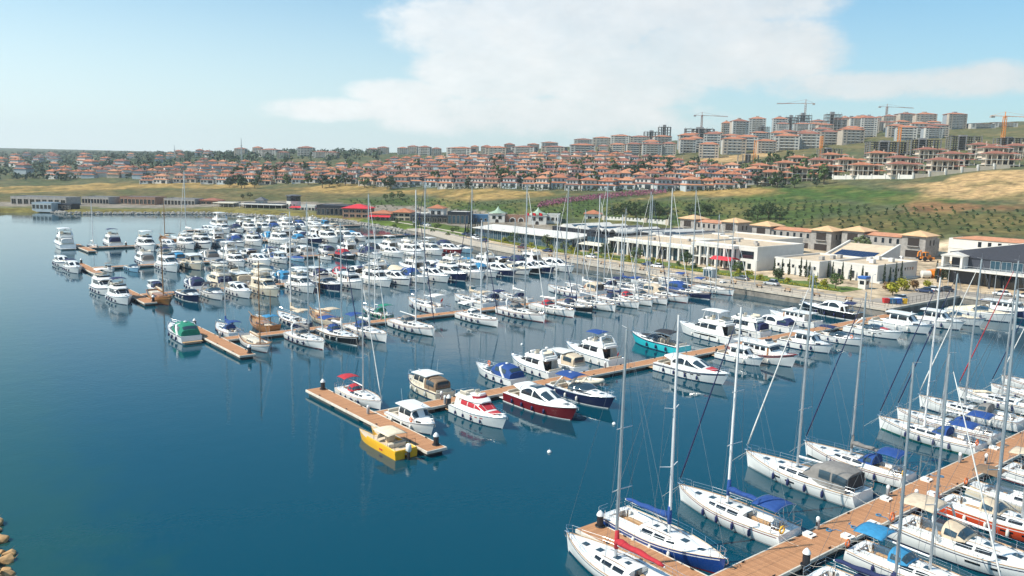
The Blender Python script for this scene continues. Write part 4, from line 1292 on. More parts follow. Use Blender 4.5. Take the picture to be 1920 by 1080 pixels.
# ---- wooden motor sailer, 13 m
def wooden_template():
 tp = Tpl()
 H = Hull(12.5, 4.0, stern=.62, um=.48, p=2.0, fs=2.0, fm=1.25, fb=2.1, k0=.35, k1=.72, e=1.7, rake=1.6, tr=-.5)
 hu = tp.add('hull', H.shell(), 'hull', smooth=40)
 tp.add('lower_planking', H.side(MB(), .0, .99, 0.0, .62, 20, 3, .010), 'lower', hu, 'lower')
 tp.add('boot_stripe', H.side(MB(), .0, .985, .0, .16, 20, 1, .016), 'boot', hu)
 tp.add('deck', H.deck(None, -.42), 'deck', smooth=30)
 tp.add('cap_rail', H.rail(.07, .02), 'rub', None, None, True)
 C = Cab([(-2.8, 1.15, .85, .95), (.6, 1.15, .88, .95), (1.6, .95, .9, .75)], 5.0)
 co = tp.add('deckhouse', C.shell(), 'house', smooth=35)
 for sd in (1, -1):
  for k in range(4):
   tp.add('deckhouse_window', C.side(-2.5 + k * .85, -1.95 + k * .85, .42, .78, sd, 2), 'window_dark', co)
 ms = tp.add('mast', MB().tube([(1.6, 0, .9), (1.4, 0, 14.5)], [.15, .09], 8), 'mast', None, None, 60)
 tp.add('spreader', MB().tube([(1.5, -.9, 8.0), (1.5, .9, 8.0)], .035, 5), 'mast', ms)
 tp.add('boom', MB().tube([(1.5, 0, 2.4), (-3.8, 0, 2.75)], .09, 7), 'mast')
 tp.add('furled_sail', MB().tube([(1.2, 0, 2.65), (-1.0, .02, 2.85), (-3.4, 0, 2.98)], [.2, .22, .12], 8), 'cover', None, None, True)
 m2 = tp.add('mizzen_mast', MB().tube([(-4.3, 0, 1.4), (-4.4, 0, 9.0)], [.11, .06], 8), 'mast', None, 'mizzen', 60)
 tp.add('bowsprit', MB().tube([(5.2, 0, 2.05), (7.6, 0, 2.75)], [.11, .06], 7), 'mast')
 tp.add('guard_rail', guard_rail(H, .03, .9, 8, .5, .02, closed_bow=False), 'chrome')
 aw = tp.add('awning', arch_sheet(-5.8, -2.9, 1.5, 3.5, .2, 4, 8, .05, .025, .05), 'canvas', None, 'bimini', True)
 mb = MB()
 for x in (-5.7, -3.0):
  hoop(mb, x, x, 1.45, 1.6, 3.48, .18)
 tp.add('awning_frame', mb, 'chrome', aw, 'bimini')
 tp.add('stern_seat', MB().box(-5.9, -3.2, -1.0, 1.0, .9, 1.75, .1), 'leather', None, None, 40)
 for (a, b) in (((7.5, 0, 2.7), (1.42, 0, 14.0)), ((5.9, 0, 2.2), (1.46, 0, 10.5)), ((-5.9, 0, 2.1), (1.38, 0, 14.4))):
  tp.add('stay', MB().tube([a, b], .016, 4), 'wire')
 for sd in (1, -1):
  tp.add('shroud', MB().tube([(1.1, sd * 1.9, 1.3), (1.45, sd * .9, 8.0), (1.4, 0, 14.2)], .016, 4).tube([(2.0, sd * 1.9, 1.3), (1.48, 0, 8.2)], .014, 4), 'wire')
 tp.add('furled_jib', MB().tube([(7.3, 0, 2.9), (4.4, 0, 8.3), (1.6, 0, 13.5)], [.06, .08, .03], 7), 'cover', None, 'jib', True)
 fenders(tp, H, (.3, .5, .7), 'fender', .15, .62)
 return tp

# ---- sailing catamaran, 13 m
def catamaran_template():
 tp = Tpl()
 for sd in (1, -1):
  H = Hull(13, 1.7, stern=.75, um=.45, p=2.0, fs=1.2, fm=1.5, fb=1.75, k0=.25, k1=.6, e=1.5, rake=.3, tr=.6)
  mb = H.shell()
  mb.v = [(x, y + sd * 2.5, z) for x, y, z in mb.v]
  h = tp.add('hull', mb, 'hull', smooth=40)
  d = H.deck(None)
  d.v = [(x, y + sd * 2.5, z) for x, y, z in d.v]
  tp.add('deck', d, 'deck', h, None, 30)
 tp.add('bridge_deck', MB().box(-5.6, 1.8, -2.4, 2.4, .8, 1.55, .1), 'deck', None, None, 40)
 tp.add('trampoline', MB().box(1.8, 5.2, -1.9, 1.9, 1.30, 1.33), 'canvas')
 C = Cab([(-3.2, 2.3, 1.5, 1.3), (0, 2.3, 1.5, 1.4), (1.4, 2.0, 1.5, .9), (2.4, 1.5, 1.52, .1)], 3.5)
 co = tp.add('saloon', C.shell(), 'deck', smooth=40)
 for sd in (1, -1):
  tp.add('saloon_window', C.side(-2.8, 1.2, .36, .8, sd, 6), 'window_dark', co)
 tp.add('windscreen_pane', C.top(1.0, 2.0, 30, 150, 4, 10), 'window_dark', co)
 tp.add('hard_top', MB().box(-5.6, -3.0, -2.2, 2.2, 2.95, 3.1, .06), 'deck', None, None, 40)
 mm = tp.add('mast', MB().tube([(.4, 0, 2.8), (.3, 0, 21.0)], [.15, .1], 8), 'mast', None, None, 60)
 for sd in (1, -1):
  tp.add('spreader', MB().tube([(.4, 0, 11), (.1, sd * 1.2, 11.2)], .04, 5), 'mast', mm)
  tp.add('shroud', MB().tube([(-.6, sd * 3.2, 1.5), (.3, 0, 20.5)], .016, 4), 'wire')
 bo = tp.add('boom', MB().tube([(.2, 0, 4.1), (-5.0, 0, 4.3)], .1, 7), 'mast')
 tp.add('sail_cover', MB().tube([(.1, 0, 4.4), (-2, 0, 4.45), (-4.8, 0, 4.5)], [.3, .28, .16], 8), 'cover', bo, None, True)
 tp.add('furled_jib', MB().tube([(6.0, 0, 2.0), (.5, 0, 19.5)], [.09, .05], 7), 'jib', None, None, True)
 return tp

# ---- yellow twin-bow work boat, 8.5 m
def twin_bow_template():
 tp = Tpl()
 mb = MB()
 for sd in (1, -1):
  H = Hull(8.4, 1.15, stern=1.0, um=.55, p=2.4, fs=.62, fm=.66, fb=1.0, k0=.15, k1=.5, e=1.3, rake=.7, tr=.0)
  q = H.shell()
  mb.add([(x, y * (1.0) + sd * .72, z) for x, y, z in q.v], q.f)
 hu = tp.add('hull', mb, 'hull', smooth=40)
 mb = MB()
 for sd in (1, -1):
  d = H.deck(None)
  mb.add([(x, y + sd * .72, z) for x, y, z in d.v], d.f)
 tp.add('deck', mb, 'deck', hu, None, 30)
 tp.add('bridge_deck', MB().box(-4.1, 2.1, -.75, .75, .3, .70, .03), 'deck', hu)
 tp.add('bulwark', MB().box(-4.15, 1.6, 1.12, 1.30, .55, .98, .05).box(-4.15, 1.6, -1.30, -1.12, .55, .98, .05).box(-4.2, -4.05, -1.30, 1.30, .55, .95, .04), 'hull', hu, None, 40)
 tp.add('sole', MB().box(-4.0, 1.5, -1.1, 1.1, .70, .715), 'deck_tan')
 tp.add('bench', MB().box(-2.6, -2.0, -1.0, 1.0, .71, 1.15, .06), 'leather', None, None, 40)
 tp.add('console', MB().box(-.9, -.3, -.7, .2, .71, 1.65, .08), 'deck_tan', None, None, 40)
 tp.add('windscreen', MB().grid(lambda u, v: (.4 - .5 * abs(2 * u - 1) ** 3 - .2 * v, 1.0 * (2 * u - 1), .95 + .55 * v), 0, 1, 0, 1, 8, 2, .02), 'window_clear')
 bm = tp.add('bimini', arch_sheet(-2.6, .4, 1.15, 2.0, .12, 4, 8, .03, .02, .04), 'canvas_cream', None, None, True)
 fr = MB()
 for x in (-2.5, .3):
  hoop(fr, x, x, 1.12, .85, 1.98, .11, .022)
 tp.add('bimini_frame', fr, 'canvas_black', bm)
 tp.add('stern_rail', MB().tube([(-4.0, 1.2, .95), (-4.0, 1.2, 1.8), (-4.0, -1.2, 1.8), (-4.0, -1.2, .95)], .025, 5), 'canvas_black')
 ob = tp.add('outboard', MB().box(-4.95, -4.35, -.24, .24, .8, 1.65, .14), 'gel_white', None, None, 50)
 tp.add('outboard_leg', MB().box(-4.8, -4.45, -.1, .1, -.5, .85, .04), 'motor_black', ob)
 tp.add('portlight', MB().box(-1.7, -1.1, 1.285, 1.31, .30, .46), 'canvas_red', hu)
 return tp

TPL = {'s': sail_template(), 'S': sail_template(False, 23.0), 'k': sail_template(True), 'e': express_template(), 'f': fly_template(), 'h': coupe_template(), 'c': cabin_template(),
  't': trawler_template(), 'o': open_template(), 'r': rib_template(), 'w': wooden_template(), 'x': catamaran_template(), 'y': twin_bow_template()}
TLEN = {'s': 12, 'S': 12, 'k': 12, 'e': 10.5, 'f': 13, 'h': 12.5, 'c': 8.6, 't': 12, 'o': 6.2, 'r': 4.5, 'w': 12.5, 'x': 13, 'y': 8.4}
TNAME = {'s': 'sailing_yacht', 'S': 'sailing_yacht', 'k': 'sailing_yacht', 'e': 'sports_cruiser', 'f': 'flybridge_yacht', 'h': 'coupe_cruiser', 'c': 'cabin_boat', 't': 'trawler_yacht',
   'o': 'open_motorboat', 'r': 'inflatable_tender', 'w': 'wooden_motor_sailer', 'x': 'sailing_catamaran', 'y': 'work_boat'}
TWORD = {'s': 'sailing yacht', 'S': 'tall-masted yacht', 'k': 'classic sailing yacht', 'e': 'sports cruiser', 'f': 'flybridge yacht', 'h': 'coupe cruiser', 'c': 'cabin boat', 't': 'trawler yacht',
   'o': 'open motorboat', 'r': 'inflatable tender', 'w': 'wooden motor sailer', 'x': 'sailing catamaran', 'y': 'work boat'}
TCAT = {'s': 'sailboat', 'S': 'sailboat', 'k': 'sailboat', 'e': 'motorboat', 'f': 'motor yacht', 'h': 'motor yacht', 'c': 'motorboat', 't': 'motor yacht', 'o': 'motorboat', 'r': 'dinghy',
  'w': 'sailboat', 'x': 'catamaran', 'y': 'motorboat'}
def boat(kind, s, t, far, L, label, tags=(), group=None, drot=0.0, dz=0.0, **roles):
 R_ = dict(hull='gel_white', deck='gel_white', boot='gel_navy', stripe='gel_navy', toerail='teak', bench='deck_white', mast='mast_alloy', boomrole='mast_white', cover='canvas_white',
    jib='canvas_white', canvas='canvas_navy', fender='fender_navy', buoy='buoy_orange', screen='window_tint', frame='chrome', rub='gel_white', platform='teak', pad='leather',
    roof='gel_white', tube='gel_grey', house='varnish', lower='gel_white')
 R_.update(roles)
 rz = (HEAD_FAR if far else HEAD_NEAR) + drot
 k = L / TLEN[kind]
 x, y, _ = W(s, t)
 return TPL[kind].put(TNAME[kind], label, TCAT[kind], (x, y, dz), rz, R_, tags, group, k)

# ------------------------------------------------------------------ pontoons
def board_material():
 m = bpy.data.materials.new('deck_board')
 m.use_nodes = True
 t = m.node_tree
 b = t.nodes['Principled BSDF']
 b.inputs['Roughness'].default_value = .75
 b.inputs['Specular IOR Level'].default_value = .3
 co = nd(t, 'ShaderNodeTexCoord')
 sp = nd(t, 'ShaderNodeSeparateXYZ')
 t.links.new(co.outputs['Object'], sp.inputs[0])
 bx = mth(t, 'DIVIDE', sp.outputs[0], .145)
 fl = mth(t, 'FLOOR', bx)
 fr = mth(t, 'SUBTRACT', bx, fl)
 wn_ = nd(t, 'ShaderNodeTexWhiteNoise', noise_dimensions='1D')
 t.links.new(fl, wn_.inputs['W'])
 n1 = nd(t, 'ShaderNodeTexNoise'); n1.inputs['Scale'].default_value = .45; n1.inputs['Detail'].default_value = 5
 t.links.new(co.outputs['Object'], n1.inputs['Vector'])
 f = mth(t, 'ADD', mth(t, 'MULTIPLY', wn_.outputs[0], .40), mth(t, 'MULTIPLY', n1.outputs[0], .6))
 mx = nd(t, 'ShaderNodeMix', data_type='RGBA')
 mx.inputs['A'].default_value = (.27, .125, .060, 1)
 mx.inputs['B'].default_value = (.62, .32, .165, 1)
 t.links.new(f, mx.inputs['Factor'])
 gap = mth(t, 'LESS_THAN', fr, .06)
 mg = nd(t, 'ShaderNodeMix', data_type='RGBA')
 t.links.new(gap, mg.inputs['Factor']); t.links.new(mx.outputs['Result'], mg.inputs['A'])
 mg.inputs['B'].default_value = (.10, .06, .04, 1)
 t.links.new(mg.outputs['Result'], b.inputs['Base Color'])
 MATS['deck_board'] = m
board_material()
mat('pontoon_edge', (.60, .55, .47), rough=.7, var=.15, vscale=1)
mat('pontoon_float', (.07, .065, .06), rough=.85, var=.3, vscale=1)
mat('pile_steel', (.018, .02, .026), rough=.5, var=.3)
mat('pile_cap', (.78, .78, .76), rough=.4)
mat('pedestal', (.36, .37, .38), rough=.4, metal=.3)

_pm = {}
def pontoon_mesh(kind, L, w_):
 key = (kind, round(L, 2), round(w_, 2))
 if key not in _pm:
  if kind == 'deck':
   mb = MB().box(.02, L - .02, -w_ + .16, w_ - .16, .58, .72)
   _pm[key] = mb.mesh('deck_section', 'deck_board')
  elif kind == 'edge':
   mb = MB().box(.01, L - .01, -.08, .08, .40, .735, .03)
   _pm[key] = mb.mesh('edge_beam', 'pontoon_edge')
  elif kind == 'float':
   mb = MB().box(.5, L - .5, -w_ + .25, w_ - .25, -.5, .50, .06)
   _pm[key] = mb.mesh('float', 'pontoon_float')
  elif kind == 'cleat':
   mb = MB().box(-.12, .12, -.05, .05, .735, .80).tube([(-.2, 0, .83), (.2, 0, .83)], .035, 5)
   _pm[key] = mb.mesh('cleat', 'pile_steel')
 return _pm[key]

def pontoon(label, s0, t0, ang, L, hw, sec=8.0, cleats=True):
 x, y, _ = W(s0, t0)
 r = thing('pontoon', label, 'pontoon', (x, y, 0), ang)
 n = max(1, round(L / sec))
 q = L / n
 for i in range(n):
  obj('deck_section', pontoon_mesh('deck', q, hw), r, (i * q, 0, 0))
  obj('float', pontoon_mesh('float', q, hw), r, (i * q, 0, 0))
  for sd in (1, -1):
   obj('edge_beam', pontoon_mesh('edge', q, hw), r, (i * q, sd * (hw - .08), 0))
   if cleats:
    obj('cleat', pontoon_mesh('cleat', 1, 1), r, (i * q + q * .5, sd * (hw - .28), 0))
 e = MB().box(-.1, .06, -hw, hw, .40, .74, .03)
 obj('end_beam', e.mesh('end_beam', 'pontoon_edge'), r)
 return r

PIER = {'A': (-57.0, 1.7, -132.6, (-72, -43)), 'B': (-4.0, 1.35, -132.4, (-19, 11.6)), 'C': (50.3, 1.35, -132.4, (36, 65)), 'D': (107.5, 1.35, -131.0, (95, 121)),
  'E': (163.5, 1.35, -129.0, (151, 177)), 'F': (221.5, 1.35, -118.0, (209, 235)), 'G': (279.0, 1.35, -66.0, None)}
PWORD = {'A': 'nearest', 'B': 'second', 'C': 'third', 'D': 'fourth', 'E': 'fifth', 'F': 'sixth', 'G': 'farthest'}
for k, (ps, hw, tt, hd) in PIER.items():
 end = {'A': 30.0, 'B': -1.2}.get(k, -1.2 if ps < 130 else qt(ps) - .3 if ps < 236 else 20.0)
 st0 = tt + (1.36 if hd else 0)
 pontoon('long straight plank-decked pontoon, %s one from the camera' % ('nearest' if k == 'A' else PWORD[k] if k != 'G' else 'farthest'), ps, st0, QA, end - st0, hw)
 if hd:
  pontoon('plank-decked cross pontoon forming the outer head of the %s pontoon' % PWORD[k], hd[0], tt, HEAD_FAR, hd[1] - hd[0], 1.35)

pile = Tpl()
pile.add('post', MB().cyl(0, 0, -3, 1.75, .30, .30, 14), 'pile_steel', smooth=40)
pile.add('cap', MB().lathe([(.34, 1.75), (.34, 1.82), (.24, 2.02), (.06, 2.20), (.01, 2.22)], 14), 'pile_cap', smooth=40)
pile.add('collar', MB().torus((0, 0, .80), .40, .06, 'z', 16, 6), 'pile_steel')
def add_pile(s, t, label, rise=0.0):
 x, y, _ = W(s, t)
 pile.put('mooring_pile', label, 'pile', (x, y, rise), 0, {}, group='mooring piles of the pontoons')
add_pile(10.4, -131.7, 'black mooring pile with white cone cap at upper tip of second pontoon head')
add_pile(-17.8, -131.7, 'black mooring pile with white cone cap at lower tip of second pontoon head')
add_pile(-5.9, -121.8, 'black mooring pile beside the red and white flybridge boat')
add_pile(-43.9, -131.8, 'black mooring pile with white cone cap at tip of nearest pontoon head')
add_pile(-58.9, -123.5, 'black mooring pile with white cone cap on right edge of nearest pontoon')
add_pile(64, -131.7, 'black mooring pile at upper tip of third pontoon head')
add_pile(37, -131.7, 'black mooring pile at lower tip of third pontoon head')
add_pile(96, -130.2, 'black mooring pile at lower tip of fourth pontoon head')
add_pile(175, -128.3, 'black mooring pile at upper tip of fifth pontoon head')
add_pile(222.9, -104, 'dark mooring pile standing beyond the sixth pontoon between two yachts')

ped = Tpl()
ped.add('column', MB().box(-.16, .16, -.13, .13, .72, 1.55, .04), 'pedestal', smooth=40)
ped.add('head', MB().lathe([(.17, 1.55), (.19, 1.62), (.17, 1.78), (.08, 1.88), (.01, 1.9)], 10), 'pile_cap', smooth=40)
ped.add('socket_panel', MB().box(.155, .175, -.09, .09, 1.05, 1.40), 'rubber')
for i, (s, t, w_) in enumerate([(-55.7, -116.5, 'nearest'), (-55.7, -104.0, 'nearest'), (-57.9, -102.8, 'nearest'), (-55.7, -88.0, 'nearest'), (-57.6, -86.0, 'nearest'), (-5.0, -121.8, 'second'), (-3.0, -121.0, 'second'),
        (-3.0, -90, 'second'), (-5.0, -62, 'second'), (-3.2, -132.2, 'second'), (51.2, -131.5, 'third'), (49.3, -78, 'third'), (51.3, -99, 'third'), (108.4, -104, 'fourth'), (108.4, -96, 'fourth'), (164.4, -78, 'fifth')]):
 x, y, _ = W(s, t)
 near = [b for b in [(-55.7, -116.5, 'left edge of the nearest pontoon, closest to camera'), (-55.7, -104.0, 'left edge of nearest pontoon by the grey-tented yacht'), (-57.9, -102.8, 'right edge of nearest pontoon by the solar panels'),
      (-55.7, -88.0, 'left edge of nearest pontoon, near the blue-canopied yachts'), (-57.6, -86.0, 'right edge of nearest pontoon, farthest visible one')] if b[:2] == (s, t)]
 lab = 'grey service pedestal with white head, ' + (near[0][2] if near else '%s from the tip on the %s pontoon' % (ordn([j for j in range(5, 16)].index(i) + 1 if w_ == 'second' else 1), w_))
 if w_ == 'second':
  lab = 'grey service pedestal on second pontoon, ' + ['outermost by the cream cabin boat', 'beside the black pile near its head', 'midway along the bare walkway', 'near the red-striped trawler', 'standing on its cross head'][i - 5 if i < 9 else 4]
 elif not near:
  lab = 'thin grey service pedestal, ' + {10: 'on the third pontoon head', 11: 'on third pontoon near the empty berth', 12: 'on third pontoon right of blue-canopied yachts', 13: 'on fourth pontoon beside cream trawler', 14: 'on fourth pontoon beside a bare stretch', 15: 'on the fifth pontoon'}[i]
 ped.put('service_pedestal', lab, 'pedestal', (x, y, 0), QA + (0 if i % 2 else pi), {}, group='service pedestals on the pontoons')

step = Tpl()
step.add('tread', MB().box(-.3, .3, -.35, .35, .98, 1.02), 'gel_white')
step.add('tread', MB().box(-.6, -.3, -.35, .35, .84, .88), 'gel_white')
step.add('side', MB().box(-.62, .3, -.37, -.33, .72, .98), 'gel_white')
step.add('side', MB().box(-.62, .3, .33, .37, .72, .98), 'gel_white')
coil = Tpl()
coil.add('coil', MB().torus((0, 0, .76), .24, .03, 'z', 14, 5).torus((0, 0, .81), .21, .03, 'z', 14, 5), 'hose')
coil.add('tail', MB().tube([(.26, 0, .76), (.7, .2, .75), (1.1, -.1, .75)], .035, 5), 'hose')
BY = ['the blue-canopied yacht', 'the grey-tented yacht', 'the royal blue canopy', 'the green waterline yacht', 'the solar-panelled yacht', 'the orange-red yacht', 'the teal bimini yacht']
for i, (s, t) in enumerate([(-55.9, -118.4), (-55.9, -105.0), (-55.9, -96.6), (-55.9, -79.8), (-58.1, -111.6), (-58.1, -100.0), (-58.1, -116.0)]):
 j = (0, 1, 2, 3, 4, 5, 6)[i]
 step.put('boarding_step', 'white boarding step on nearest pontoon at the stern of ' + BY[j], 'step', W(s, t), QA + pi / 2, {}, (), 'boarding steps on the pontoon')
 coil.put('coiled_hose', '%s coiled hose on nearest pontoon beside the stern of %s' % (('blue', 'grey')[i % 2], BY[j]), 'hose', W(s + (.3 if s > -57 else -.3) * -2, t + 2.4), i * 1.3, {'hose': ('canvas_teal', 'canvas_grey')[i % 2]}, (), 'coiled hoses on the pontoon')
